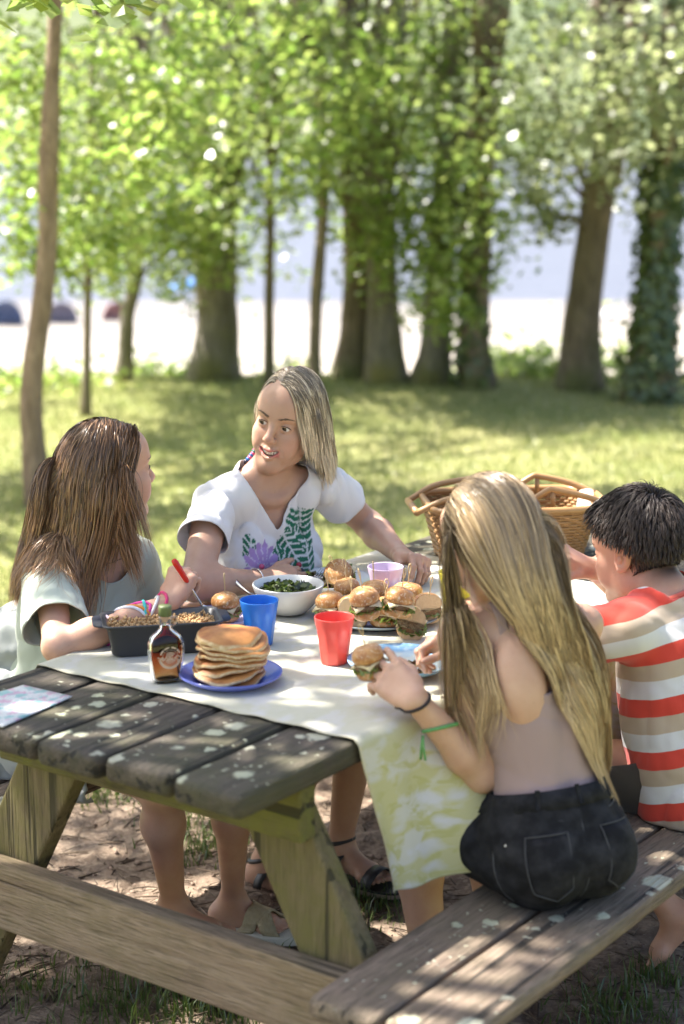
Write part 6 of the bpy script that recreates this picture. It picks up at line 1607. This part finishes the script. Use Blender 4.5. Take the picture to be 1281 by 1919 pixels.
    left_bias = -RT*.32
    def att(P, f_, lay):
        w = np.where(front, 0.0, 1.0)[:, None]*left_bias*(1 if f_ > .34 else .0)+np.where(front, 1.0, 0.0)[:, None]*(-R[0]*.36 if f_ < .5 else RT*.34); return w
    hair('hair', t_, HM, SH, rt, d@R, ln, 32, 24, .003, .6, .00078, .013, .009, col=col, attract=att, wave_len=.13, slide=-RT*.12)
    # bracelets on the right wrist
    cols = [(.55, .04, .14), (.60, .58, .55), (.04, .38, .36), (.62, .22, .03), (.6, .6, .66), (.45, .03, .2), (.66, .5, .55)]
    for k, c in enumerate(cols):
        p = wrR+(elR-wrR)*(.10+.062*k); nm = ['crimson', 'cream', 'turquoise', 'orange', 'pale lilac', 'magenta', 'pale pink'][k]
        b_ = thing('bracelet', p, f'{nm} woven friendship bracelet on the brown-haired girl\'s wrist', 'bracelet', 'friendship bracelets on one wrist')
        band('woven_band', b_, m_simple('thread_'+nm.replace(' ', '_'), c, tuple(min(1, q*1.4+.03) for q in c), 260, .85), S, p, wrR-elR, .03, (random.uniform(-.2, .2), 0, random.uniform(-.25, .25)), .0034, 36, .001)
    # pendant on a dark cord
    pts = []
    for a in np.linspace(-2.4, 2.4, 30):
        dr = fd*math.cos(a)+l*math.sin(a); p = neck+u*(-.03-.04*max(0, math.cos(a*.6))+.045); ts = np.linspace(0, .2, 100); dd = S.ev(p+ts[:, None]*dr); k = np.nonzero(dd < 0)[0]; pts.append(p+dr*(ts[k[-1] if len(k) else 0]+.003))
    nk = thing('pendant_necklace', pts[15], 'small silver ring pendant on the brown-haired girl\'s neck', 'necklace'); V2, F2, F3 = tube(smooth_path(pts, 60), .0011, 6); put('cord', V2, F2, m_simple('cord_dark', (.03, .025, .02), None), nk, F3=F3)
    a = np.linspace(0, 2*np.pi, 20); c = pts[15]-u*.010+fd*.004; V2, F2, _ = tube(np.array([c+(l*math.cos(q)+u*math.sin(q))*.0075 for q in a]), .0013, 6, False); put('ring', V2, F2, STEEL, nk)
    # spoon with a red handle
    hb, ht = upd(388, 1150, 3.80), upd(327, 1052, 3.76); dv = ht-hb
    sp_ = thing('serving_spoon', hb, 'serving spoon with a red handle tip, held over the loaf tin', 'spoon')
    V2, F2, F3 = tube(np.array([hb+dv*q for q in np.linspace(.12, .70, 8)]), .0024, 8); put('shaft', V2, F2, STEEL, sp_, F3=F3)
    V2, F2, F3 = tube(np.array([hb+dv*q for q in (.60, .64, .75, .9, .98, 1.03, 1.04)]), [.003, .0052, .0058, .0066, .0066, .005, .002], 12); put('handle', V2, F2, m_simple('red_handle', (.60, .02, .012), None, rough=.25), sp_, F3=F3)
    dd = nrm(dv); sx = nrm(np.cross(dd, FW)); V2 = []; 
    for q, w in zip(np.linspace(.16, -.30, 12), [.003, .008, .0125, .0155, .017, .0175, .017, .016, .014, .011, .007, .002]):
        for j in np.linspace(-1, 1, 7): V2.append(hb+dv*q+sx*w*j+np.cross(sx, dd)*(.006*j*j-.006)*w/.0175)
    ii = (np.arange(11)[:, None]*7+np.arange(6)[None]).ravel(); b_ = put('bowl', np.array(V2), np.stack([ii, ii+1, ii+8, ii+7], 1), STEEL, sp_); md = b_.modifiers.new('s', 'SOLIDIFY'); md.thickness = .0014
    # sandal on the far foot
    sole = anL-uf*.082; sd_ = thing('sandal', sole, 'cream slide sandal with a pale gold crossed band on the girl\'s foot', 'sandal')
    out = []
    for q in np.linspace(0, 2*np.pi, 40, endpoint=False):
        x = math.cos(q); y = math.sin(q); out.append((.052+.125*x, (.040+.006*x)*y*(1-.12*(x < -.3))))
    V2 = []; 
    for dz, k in ((-.022, .97), (-.020, 1.0), (-.004, 1.0), (-.001, .98)):
        for x, y in out: V2.append(anL+df*(x*1.0)+lf*y*k-uf*(.078-.006-dz-.006))
    n = 40; V2 = np.array(V2); i = np.arange(3)[:, None]*n; j = np.arange(n)[None]; j2 = (j+1) % n; F2 = np.stack([i+j, i+j2, i+n+j2, i+n+j], -1).reshape(-1, 4)
    bm = bmesh.new(); vs = [bm.verts.new(tuple(p)) for p in V2]
    for q in F2: bm.faces.new([vs[w] for w in q])
    bm.faces.new(vs[:n][::-1]); bm.faces.new(vs[-n:]); from_bm('sole', bm, m_simple('sole_cream', (.60, .57, .48), None, rough=.6), sd_, smooth=True)
    GB_ = m_simple('gold_strap', (.36, .29, .17), (.50, .42, .27), 90, .5, .8, 220)
    FS = SDF(); FS.p = [p for p in S.p]
    for x0, x1 in ((.035, .10), (.10, .035)):
        rows = []
        for q in np.linspace(-1.42, 1.42, 22):
            row = []
            for w in np.linspace(-.019, .019, 4):
                x = x0+(x1-x0)*(q/2.84+.5)+w; p0 = anL+df*x-uf*.072; dr = lf*math.sin(q)+uf*math.cos(q); ts = np.linspace(.0, .09, 60); dd_ = FS.ev(p0+ts[:, None]*dr); kk = np.nonzero(dd_ < 0)[0]; row.append(p0+dr*(max(ts[kk[-1]] if len(kk) else 0, .028*abs(math.sin(q)))+.005))
            rows.append(row)
        V2 = np.array(rows).reshape(-1, 3); ii = (np.arange(21)[:, None]*4+np.arange(3)[None]).ravel(); b_ = put('strap', V2, np.stack([ii, ii+4, ii+5, ii+1], 1), GB_, sd_); md = b_.modifiers.new('s', 'SOLIDIFY'); md.thickness = .003
brown_girl()

# ================================================================== the girl with long fair hair
def fair_girl():
    s = .90
    pel = np.array([.615, .625, .515]); neck = np.array([.505, .675, .945])
    shL, shR = np.array([.437, .560, .893]), np.array([.570, .790, .885])
    elL = upd(903, 1452, 3.36); wrL = upd(778, 1312, 3.26)
    elR, wrR = np.array([.47, .93, .72]), upd(880, 1215, 3.47)
    Lv = nrm(shL-shR); f = nrm(np.array([-.86, .30, -.34])); up = nrm(np.array([-.25, .0, 1.0]))
    R = frame(f, up); o = upd(922, 1012, 3.33); S = SDF(); tips = []
    u, l, fd, H = add_torso(S, pel, neck, Lv, shL, shR, s, bust=.75, hipw=.82, waist=.84)
    R, T = add_head(S, o, f, up, .97, True, 0, neck-u*.02, .046)
    for q in (1, -1):
        S.ell(pel+u*H*.70-fd*.062+l*q*.062, (.03, .045, .075), np.stack([fd, l, u]), .04)     # shoulder blades
    S.cone(pel+u*H*.2-fd*.086, pel+u*H*.75-fd*.082, .012, .012, .03, None, True)             # spine furrow
    add_arm(S, shL, elL, wrL, s*.98); add_arm(S, shR, elR, wrR, s*.95)
    kn = upd(722, 1262, 3.31); add_hand(S, wrL, kn-wrL, -FW*.55+Zv*.6-RT*.30, False, .95, ((2, 30, 26), (10, 38, 26), (18, 42, 26), (26, 44, 26)), spread=(.20, .05, -.10, -.26), thumb=(.85, .42, -.25), thumb2=(.95, .05, -.3), tips=tips)
    add_hand(S, wrR, upd(820, 1205, 3.46)-wrR, Zv*.8+FH*.3-RT*.2, True, .90, ((40, 55, 30), (48, 58, 30), (56, 60, 30), (62, 62, 30)), thumb=(.8, .3, -.5), tips=tips)
    hipc = pel-Zv*.015; hL, hR = hipc+np.array([-.03, -.060, 0]), hipc+np.array([.02, .075, 0])
    knL = np.array([.262, .645, .53]); anL = np.array([.36, .63, .09]); knR = np.array([.24, .90, .52]); anR = np.array([.33, .92, .09])
    add_leg(S, hL, knL, anL, .86, .03, (1, 0, 0)); add_leg(S, hR, knR, anR, .86, .03, (1, 0, 0)); add_foot(S, anL, (-1, .1, 0), .95); add_foot(S, anR, (-1, 0, 0), .95)
    t_ = thing('person', pel*[1, 1, 0]+[0, 0, .42], 'girl seen from behind with long straight fair hair, beige top and black denim shorts', 'person')
    V, F = surface(S, .0060, [fine_box(kn, .09, .0022), fine_box(upd(815, 1205, 3.46), .06, .0024)])
    htest = lambda q: ((q[:, 0] < .05) | (q[:, 2] > .085)) & (q[:, 2] > np.interp(q[:, 0], [-.1, -.03, .02, .06], [-.07, -.06, .0, .085]))
    C = skin_cols(V, (.545, .335, .235), T, R, o, .97, hairc=(.17, .12, .075), hairtest=lambda q: htest(q-np.array([0, 0, .008])), tips=tips)
    put('body', V, F, m_skin('skin_fair_girl'), t_, attrs={'Col': C}); eyes(t_, T, R, .97, (1, 0, -.2)); HM = m_hair('hair_fair', .34, .5); brows(t_, T, .97, HM, (.15, .1, .06), 0, 3, S, R)
    G = SDF(); add_torso(G, pel, neck, Lv, shL, shR, s, .006, bust=.78, hipw=.86, waist=.86); G.cone(pel+u*H*.2-fd*.092, pel+u*H*.7-fd*.09, .012, .012, .03, None, True)
    def keep(P):
        a = (P-neck)@l; bb = (P-neck)@u; c = (P-neck)@fd; h_ = (P-pel)@u
        top = np.where(c < 0, -.165+.06*np.clip((np.abs(a)-.06)/.08, 0, 1)*0-1.0*np.clip(np.abs(a)-.085, 0, 1), -.15)
        st = (np.abs(np.abs(a)-.072) < .0085) & (bb > -.2) & (bb < .02)
        k = ((bb < top) | st) & (h_ > .045)
        return k
    garment('camisole', t_, m_cloth('beige_rib', .85, (.335, .232, .215), .2, 0, 300), G, keep, .0042, .0042, 41, l*.9+u*.4, .0016, None, 14, (), .0)
    D = SDF(); add_torso(D, pel, neck, Lv, shL, shR, s, .009, hipw=.83, waist=.88)
    for h_, k_ in ((hL, knL), (hR, knR)): D.cone(h_, h_+(k_-h_)*.6, .074, .072, .03)
    for q in (1, -1): D.ell(pel-fd*.042+l*q*.052-u*.022, (.070, .068, .076), None, .03)
    def keepD(P):
        k = (P-pel)@u < .108
        for h_, k_ in ((hL, knL), (hR, knR)): t, d = closest_t(P, h_, k_); k &= ~((t > .36+.01*np.sin(P[:, 2]*300)) & (d < .16))
        return k & (P[:, 2] > .421)
    t = NT('black_denim'); v = t.co(); w = t.noise(t.co((300, 300, 900)), 1.0, 2); n_ = t.noise(v, 30, 4)
    DM = t.done(t.bsdf(t.mix(t.ramp(n_, [(.4, 0), (.7, 1)]), (.009, .009, .011), (.028, .028, .032)), .9, t.bump(t.math('ADD', w, n_), .4, .003), Specular_IOR_Level=.2))
    sh_ = garment('denim_shorts', t_, DM, D, keepD, .0065, .006, 43, l, .003, None, 12)
    # waistband, belt loops, back pockets and rivets
    SD = SDF(); SD.p = list(D.p)
    def ring(h_, n=70): 
        pts = []
        for a in np.linspace(0, 2*np.pi, n):
            dr = fd*math.cos(a)+l*math.sin(a); p = pel+u*h_; ts = np.linspace(.02, .24, 130); dd = SD.ev(p+ts[:, None]*dr); k = int(np.argmax(dd > 0)); pts.append(p+dr*(ts[k]+.004))
        return np.array(pts)
    A, B = ring(.110), ring(.076); n = len(A); V2 = np.concatenate([A, B]); i = np.arange(n-1)
    b_ = put('waistband', V2, np.stack([i, i+n, i+n+1, i+1], 1), DM, sh_); md = b_.modifiers.new('s', 'SOLIDIFY'); md.thickness = .003; md.offset = 1
    for k in (26, 35, 44): 
        q = np.array([A[k], A[k+1], B[k+1], B[k]]); c = q.mean(0); nn = nrm(c-pel); V2 = np.concatenate([q+nn*.003, q+nn*.006]); put('belt_loop', V2, np.array([[0, 1, 2, 3], [7, 6, 5, 4]]+[[e, (e+1) % 4, 4+(e+1) % 4, 4+e] for e in range(4)]), DM, sh_, smooth=False)
    def onD(a, h_, e=.004):
        dr = -fd*math.cos(a)+l*math.sin(a); p = pel+u*h_; ts = np.linspace(.02, .24, 200); dd = SD.ev(p+ts[:, None]*dr); k = int(np.argmax(dd > 0)); return p+dr*(ts[k]+e)
    for sg in (1, -1):
        V2 = []; 
        for hh in np.linspace(.035, -.07, 8):
            for q in np.linspace(-1, 1, 8): V2.append(onD(sg*.62+q*.30*(1-.1*(hh < -.03)), hh-.018*(1-abs(q))*(hh < -.05), .0045))
        ii = (np.arange(7)[:, None]*8+np.arange(7)[None]).ravel(); b_ = put('pocket', np.array(V2), np.stack([ii, ii+1, ii+9, ii+8], 1), DM, sh_); md = b_.modifiers.new('s', 'SOLIDIFY'); md.thickness = .002; md.offset = 1
    ST = m_simple('seam_thread', (.055, .055, .06), None, rough=.9); sm_ = []
    for sg in (1, -1):
        loop = [(sg*.62-.31, .037), (sg*.62+.31, .037), (sg*.62+.28, -.062), (sg*.62, -.082), (sg*.62-.28, -.062), (sg*.62-.31, .037)]
        P_ = []
        for k in range(5):
            for w in np.linspace(0, 1, 9)[:-1]: P_.append(onD(loop[k][0]*(1-w)+loop[k+1][0]*w, loop[k][1]*(1-w)+loop[k+1][1]*w, .0072))
        sm_.append(tube(np.array(P_+P_[:1]), .0013, 5)); sm_.append(tube(np.array([onD(sg*(.02+1.25*w), .052+.018*w, .0045) for w in np.linspace(0, 1, 16)]), .0014, 5))
        sm_.append(tube(np.array([onD(sg*1.42+.0*w, .07-.15*w, .0045) for w in np.linspace(0, 1, 12)]), .0016, 5))
    sm_.append(tube(np.array([onD(0, .07-.17*w, .0045) for w in np.linspace(0, 1, 14)]), .0016, 5))
    V2, F2, F3 = join(sm_); props(put('seams', V2, F2, ST, sh_, F3=F3), kind='stuff')
    RV = m_simple('rivet_metal', (.6, .58, .55), None, rough=.3, Metallic=.9)
    for a, hh in ((1.22, .025), (1.05, .055)):
        c = onD(a, hh, .004); V2, F2 = revolve([(0, .003), (.003, .002), (.0042, 0)], 12); nn = nrm(c-pel); Af = frame(nn, u); put('rivet', c+V2[:, 2:3]*Af[0]+V2[:, :1]*Af[1]+V2[:, 1:2]*Af[2], F2, RV, sh_)
    # hair to the waist
    SH = SDF(); SH.p = list(S.p)+list(G.p)
    def col(tt, r, path, lay):
        a = np.array([.20, .14, .085]); b = np.array([.60, .43, .24]); k = np.clip(tt*.95-.02+(r[:, None]-.5)*1.1, 0, 1)[..., None]; return (a*(1-k)+b*k)*(.80+.34*r[:, None, None])
    rt, lc = scalp(S, T, R, .97, 14500, 41, lambda x, y, z: htest(np.array([[x, y, z]]))[0])
    sg = np.where(lc[:, 1] > .006, 1, -1); lw = np.clip((lc[:, 0]+.065)/.075, 0, 1); d = np.stack([-.9+.75*lw, sg*.9*lw+(1-lw)*lc[:, 1]*5, .35*lw], 1); lfr = (lc[:, 0] > .012) & (lc[:, 1] > 0.048); bk = (lc[:, 1] > -.01) & ~lfr; d[bk] = np.stack([-1+0*lc[bk, 0], -.35-3*lc[bk, 1], .15+0*lc[bk, 0]], 1)
    lf = (lc[:, 0] > .012) & (lc[:, 1] > 0.048)
    ln = np.where(lf, .47, .545)-.35*np.clip(.09-lc[:, 2], 0, .16)
    QZ = np.array([upd(945, 1000, 3.24), upd(1010, 1100, 3.29), upd(1074, 1190, 3.35), upd(1100, 1274, 3.39), upd(1103, 1386, 3.41), upd(1118, 1445, 3.43)]); HW_ = np.array([.088, .080, .066, .056, .046, .028])
    QL = np.array([upd(880, 1000, 3.28), upd(866, 1100, 3.28), upd(858, 1200, 3.30), upd(860, 1300, 3.32), upd(858, 1400, 3.33)]); HL_ = np.array([.04, .03, .018, .012, .008])
    def att(P, f_, lay):
        def tg(Q_, H_, off):
            q = np.stack([np.interp(-P[:, 2], -Q_[:, 2], Q_[:, k]) for k in range(3)], 1)+RT*(off*np.interp(-P[:, 2], -Q_[:, 2], H_))[:, None]; q[:, 2] = P[:, 2]; return np.clip((q-P)*7.5, -.95, .95)
        w = np.where(lf[:, None], tg(QL, HL_, (lay-.6)*2.4), tg(QZ, HW_, -lc[:, 1]/.075)*(1.5 if f_ < .5 else 1)); w = w+np.where(bk, 1.0, 0.0)[:, None]*(-fd*.9+RT*.5 if f_ < .5 else RT*.2); return w*(.0 if f_ < .08 else 1)
    hair('hair', t_, HM, SH, rt, d@R, ln, 42, 26, .0030, .75, .0008, .007, .003, col=col, attract=att, wave_len=.25, stiff=.68, slide=-fd*.5+RT*.3)
    c = wrL+(elL-wrL)*.03; b_ = thing('hair_tie', c, 'black hair tie round the fair-haired girl\'s left wrist', 'hair tie'); band('elastic', b_, m_simple('elastic_black', (.018, .012, .012), None, rough=.8), S, c, wrL-elL, .03, (0, 0, .1), .0031, 40, .001)
    c = wrL+(elL-wrL)*.36; b_ = thing('bracelet', c, 'green ribbon bracelet on the fair-haired girl\'s forearm, ends hanging', 'bracelet'); GRN = m_simple('ribbon_green', (.05, .20, .06), (.16, .36, .12), 120, .6)
    band('ribbon', b_, GRN, S, c, wrL-elL, .03, (0, .15, 0), .0036, 40, .001, None, 1.0)
    q = upd(792, 1378, 3.27)
    for k in range(2): V2, F2, F3 = tube(smooth_path([q, q+[.004*k, -.004, -.02], q+[-.004+.01*k, 0, -.045]], 8), .0026, 6); put('ribbon_end', V2, F2, GRN, b_, F3=F3)
fair_girl()

# ================================================================== the boy
def boy():
    s = .88
    pel = np.array([.635, 1.205, .515]); neck = np.array([.545, 1.175, .862]); shL, shR = np.array([.535, 1.035, .808]), np.array([.545, 1.31, .808])
    f = nrm(np.array([-.97, .06, -.16])); up = nrm(np.array([-.10, 0, 1.0])); R = frame(f, up); o = upd(1193, 1032, 3.80)
    elL, wrL = np.array([.36, .96, .78]), np.array([.20, 1.06, .79])
    wrR = upd(1112, 1068, 3.86); elR = upd(1195, 1128, 4.00); shR = np.array([.53, 1.31, .805])
    S = SDF(); tips = []
    Lv = nrm(shL-shR); u, l, fd, H = add_torso(S, pel, neck, Lv, shL, shR, s, waist=1.0)
    R, T = add_head(S, o, f, up, .93, False, 0, neck-u*.02, .050)
    add_arm(S, shL, elL, wrL, s); add_arm(S, shR, elR, wrR, s)
    kn = upd(1068, 1042, 3.84); add_hand(S, wrR, kn-wrR, Zv*.85+RT*-.1-FH*.3, True, .92, ((55, 60, 35), (60, 62, 35), (64, 64, 35), (68, 66, 35)), thumb=(.7, .35, -.6), thumb2=(.9, -.2, -.3), tips=tips)
    add_hand(S, wrL, (-1, .4, 0), Zv, False, .9)
    hipc = pel-Zv*.015; hL, hR = hipc+np.array([0, -.08, 0]), hipc+np.array([0, .08, 0])
    anL = upd(1258, 1706, 3.96); toe = upd(1172, 1786, 4.0); knL = np.array([.26, 1.10, .46]); knR = np.array([.24, 1.30, .48]); anR = np.array([.30, 1.36, .09])
    add_leg(S, hL, knL, anL, .88, .03, (1, 0, 0)); add_leg(S, hR, knR, anR, .88, .03, (1, 0, 0)); add_foot(S, anR, (-1, 0, 0), .9)
    dv = toe-anL; pit = math.asin(nrm(dv)[2]); add_foot(S, anL, [dv[0], dv[1], 0], .90, pit*.92)
    t_ = thing('person', pel*[1, 1, 0]+[0, 0, .42], 'dark-haired boy in a red, white and beige striped T-shirt seen from behind', 'person')
    V, F = surface(S, .0062, [(o-.125, o+.125, .0024), fine_box(kn, .07, .0023)])
    htop = lambda q: (q[:, 2] > np.interp(q[:, 0], [-.12, -.06, .0, .05, .07], [-.01, .015, .045, .07, .088]))
    hside = lambda q: ((q[:, 0] < .045)) & (q[:, 2] > np.interp(q[:, 0], [-.1, -.03, .01, .045], [-.075, -.05, .012, .04])) & ~((np.abs(q[:, 1]) > .068) & (q[:, 0] > -.032) & (q[:, 0] < .02) & (q[:, 2] < .028))
    C = skin_cols(V, (.55, .315, .22), T, R, o, .93, hairc=(.055, .042, .036), hairtest=lambda q: np.maximum(hside(q)*np.clip((q[:, 2]-np.interp(q[:, 0], [-.1, -.03, .01, .045], [-.075, -.05, .012, .04]))/.035, 0, 1)*.85, 1.0*(htop(q) & (q[:, 0] < .085))))
    put('body', V, F, m_skin('skin_boy'), t_, attrs={'Col': C}); eyes(t_, T, R, .93, (1, 0, -.1)); HM = m_hair('hair_black', .5, .28); brows(t_, T, .93, HM, (.03, .02, .015), 0, 3, S, R)
    G = SDF(); add_torso(G, pel, neck, Lv, shL, shR, s, .016, belly=1.0)
    for sh, el in ((shR, elR), (shL, elL)): G.cone(sh, sh+(el-sh)*.85-Zv*.01, .050, .066, .03)
    G.cone(pel-u*.05, pel+u*.2, .145, .13, .05, (fd, .85))
    for q in (-1, 1): G.cone(pel+l*q*.075-u*.07+fd*.01, pel+l*q*.055+u*.12, .112, .10, .05)
    def keep(P):
        a = (P-neck)@l; bb = (P-neck)@u; c = (P-neck)@fd
        k = ~((bb > np.where(c > 0, -.05+a**2*8, -.006)) & (np.abs(a) < .07) & (bb > -.09)) & (P[:, 2] > .4235)
        for sh, el, sg in ((shR, elR, -1), (shL, elL, 1)): t, d = closest_t(P, sh, el); k &= ~((t > .60) & (d < .12) & (((P-neck)@l)*sg > .10))
        return k
    def bands(V):
        return {'band': (V-pel)@u}
    t = NT('striped_jersey'); v = t.co(); bnd = t.attr('band', 'Fac')
    ph = t.math('FRACT', t.math('ADD', t.math('MULTIPLY', bnd, 1/.1035), .92))
    c = t.ramp(ph, [(0, (.46, .36, .27)), (.32, (.58, .05, .03)), (.66, (.62, .61, .62)), (.999, (.46, .36, .27))], 'CONSTANT')
    w = t.noise(v, 420, 2); SJ = t.done(t.bsdf(c, .9, t.bump(w, .15, .0012), Sheen_Weight=.2))
    garment('t_shirt', t_, SJ, G, keep, .0052, .0065, 51, u*.6+l*.5, .002, bands, 13)
    pts = []
    for a in np.linspace(0, 2*np.pi, 49):
        dr = fd*math.cos(a)+l*math.sin(a); p = neck+u*(-.004-.05*max(0, math.cos(a))**1.5); ts = np.linspace(.0, .14, 140); dd = S.ev(p+ts[:, None]*dr); k = int(np.argmax(dd > .004)); pts.append(p+dr*min(ts[k]+.001, .085))
    V, F, _ = tube(np.array(pts), .0085, 8, False, .45); put('collar', V, F, m_cloth('red_collar', .9, (.60, .09, .05)), t_)
    D = SDF(); add_torso(D, pel, neck, Lv, shL, shR, s, .006)
    for h_, k_ in ((hL, knL), (hR, knR)): D.cone(h_, h_+(k_-h_)*.75, .088, .085, .03)
    def keepD(P):
        k = ((P-pel)@u < .05) & (P[:, 2] > .421)
        for h_, k_ in ((hL, knL), (hR, knR)): tt_, d = closest_t(P, h_, k_); k &= ~((tt_ > .66) & (d < .15))
        return k
    garment('shorts', t_, m_cloth('brown_shorts', .9, (.06, .048, .038)), D, keepD, .009, .004, 53, u)
    def col(tt, r, path, lay): return np.array([.034, .025, .021])*(.6+.9*r[:, None, None])*(1+.5*tt[None, :, None])
    rt, lc = scalp(S, T, R, .93, 14000, 51, lambda x, y, z: bool(htop(np.array([[x, y, z]]))[0]) and z > .0 and not (x > .05 and z < .075))
    cr = np.array([-.065, 0, .115]); q = lc-cr; d = q/(np.linalg.norm(q, axis=1)[:, None]+1e-6)
    d = d+np.stack([.9*np.clip((lc[:, 0]+.07)/.08, 0, 1), 0*lc[:, 0], -.25*np.clip(-(lc[:, 0]+.05)/.04, 0, 1)+.12], 1); gg = np.random.default_rng(5); d = d+gg.normal(size=d.shape)*.13
    ln = np.interp(lc[:, 2], [.0, .05, .10, .13], [.020, .030, .040, .044])
    hair('hair', t_, HM, S, rt, d@R, ln*1.15, 52, 9, .008, .35, .0007, .007, .003, col=col, stiff=.70, wave_len=.045)
    rt, lc = scalp(S, T, R, .93, 3600, 53, lambda x, y, z: bool(hside(np.array([[x, y, z]]))[0]) and not bool(htop(np.array([[x, y, z-.02]]))[0]))
    nn = (rt-T(-.014, 0, .036)); nn /= np.linalg.norm(nn, axis=1)[:, None]; hair('clipped_hair', t_, HM, S, rt, nn*.5-R[2]*.8-R[0]*.3, .010, 54, 3, .002, .3, .0007, .002, .0, col=lambda tt, r, p, lay: np.array([.06, .046, .04])*(.6+.8*r[:, None, None])*np.ones((1, len(tt), 1)))
boy()

# sandals of the woman
def dark_sandal(an, d, label, parent_pt):
    d = nrm(np.array(d, float)); lf = np.cross(Zv, d); t_ = thing('sandal', an-Zv*.085, label, 'sandal', 'the woman\'s dark sandals')
    LM = m_simple('black_leather', (.016, .014, .015), (.03, .027, .028), 60, .5); ED = m_simple('sole_edge', (.34, .25, .2), None, rough=.7)
    out = [(.055+.125*math.cos(q), (.040+.006*math.cos(q))*math.sin(q)) for q in np.linspace(0, 2*np.pi, 36, endpoint=False)]
    for nm, z0, z1, k, mm in (('sole', -.094, -.084, 1.0, ED), ('insole', -.0838, -.0785, .98, LM)):
        bm = bmesh.new(); lo = [bm.verts.new(tuple(an+d*x+lf*y*k+Zv*z0)) for x, y in out]; hi = [bm.verts.new(tuple(an+d*x+lf*y*k+Zv*z1)) for x, y in out]; n = len(out)
        for i in range(n): bm.faces.new([lo[i], lo[(i+1) % n], hi[(i+1) % n], hi[i]])
        bm.faces.new(lo[::-1]); bm.faces.new(hi); from_bm(nm, bm, mm, t_)
    def strap(xs, r, zc, w):
        rows = []
        for q in np.linspace(-1.75, 1.75, 20):
            for k in (-1, 1): rows.append(an+d*(xs+w*k+.01*math.cos(q))+lf*r*math.sin(q)+Zv*(zc+r*.92*math.cos(q)))
        V = np.array(rows); i = np.arange(19)*2; o = put('strap', V, np.stack([i, i+1, i+3, i+2], 1), LM, t_); md = o.modifiers.new('s', 'SOLIDIFY'); md.thickness = .003
    strap(.105, .043, -.073, .016); strap(.012, .046, -.05, .012)
    a = np.linspace(0, 2*np.pi, 25); V, F, _ = tube(np.array([an+d*.036*math.cos(q)-d*.004+lf*.034*math.sin(q)+Zv*(.004+.012*math.cos(q)) for q in a]), .006, 6, False); put('ankle_strap', V, F, LM, t_)
dark_sandal(upd(638, 1578, 4.42), (.93, -.05, 0), 'black strapped sandal on the woman\'s foot, right of the near table leg', None)
dark_sandal(upd(497, 1610, 4.42), (.93, -.05, 0), 'black sandal partly hidden behind the near right table leg', None)
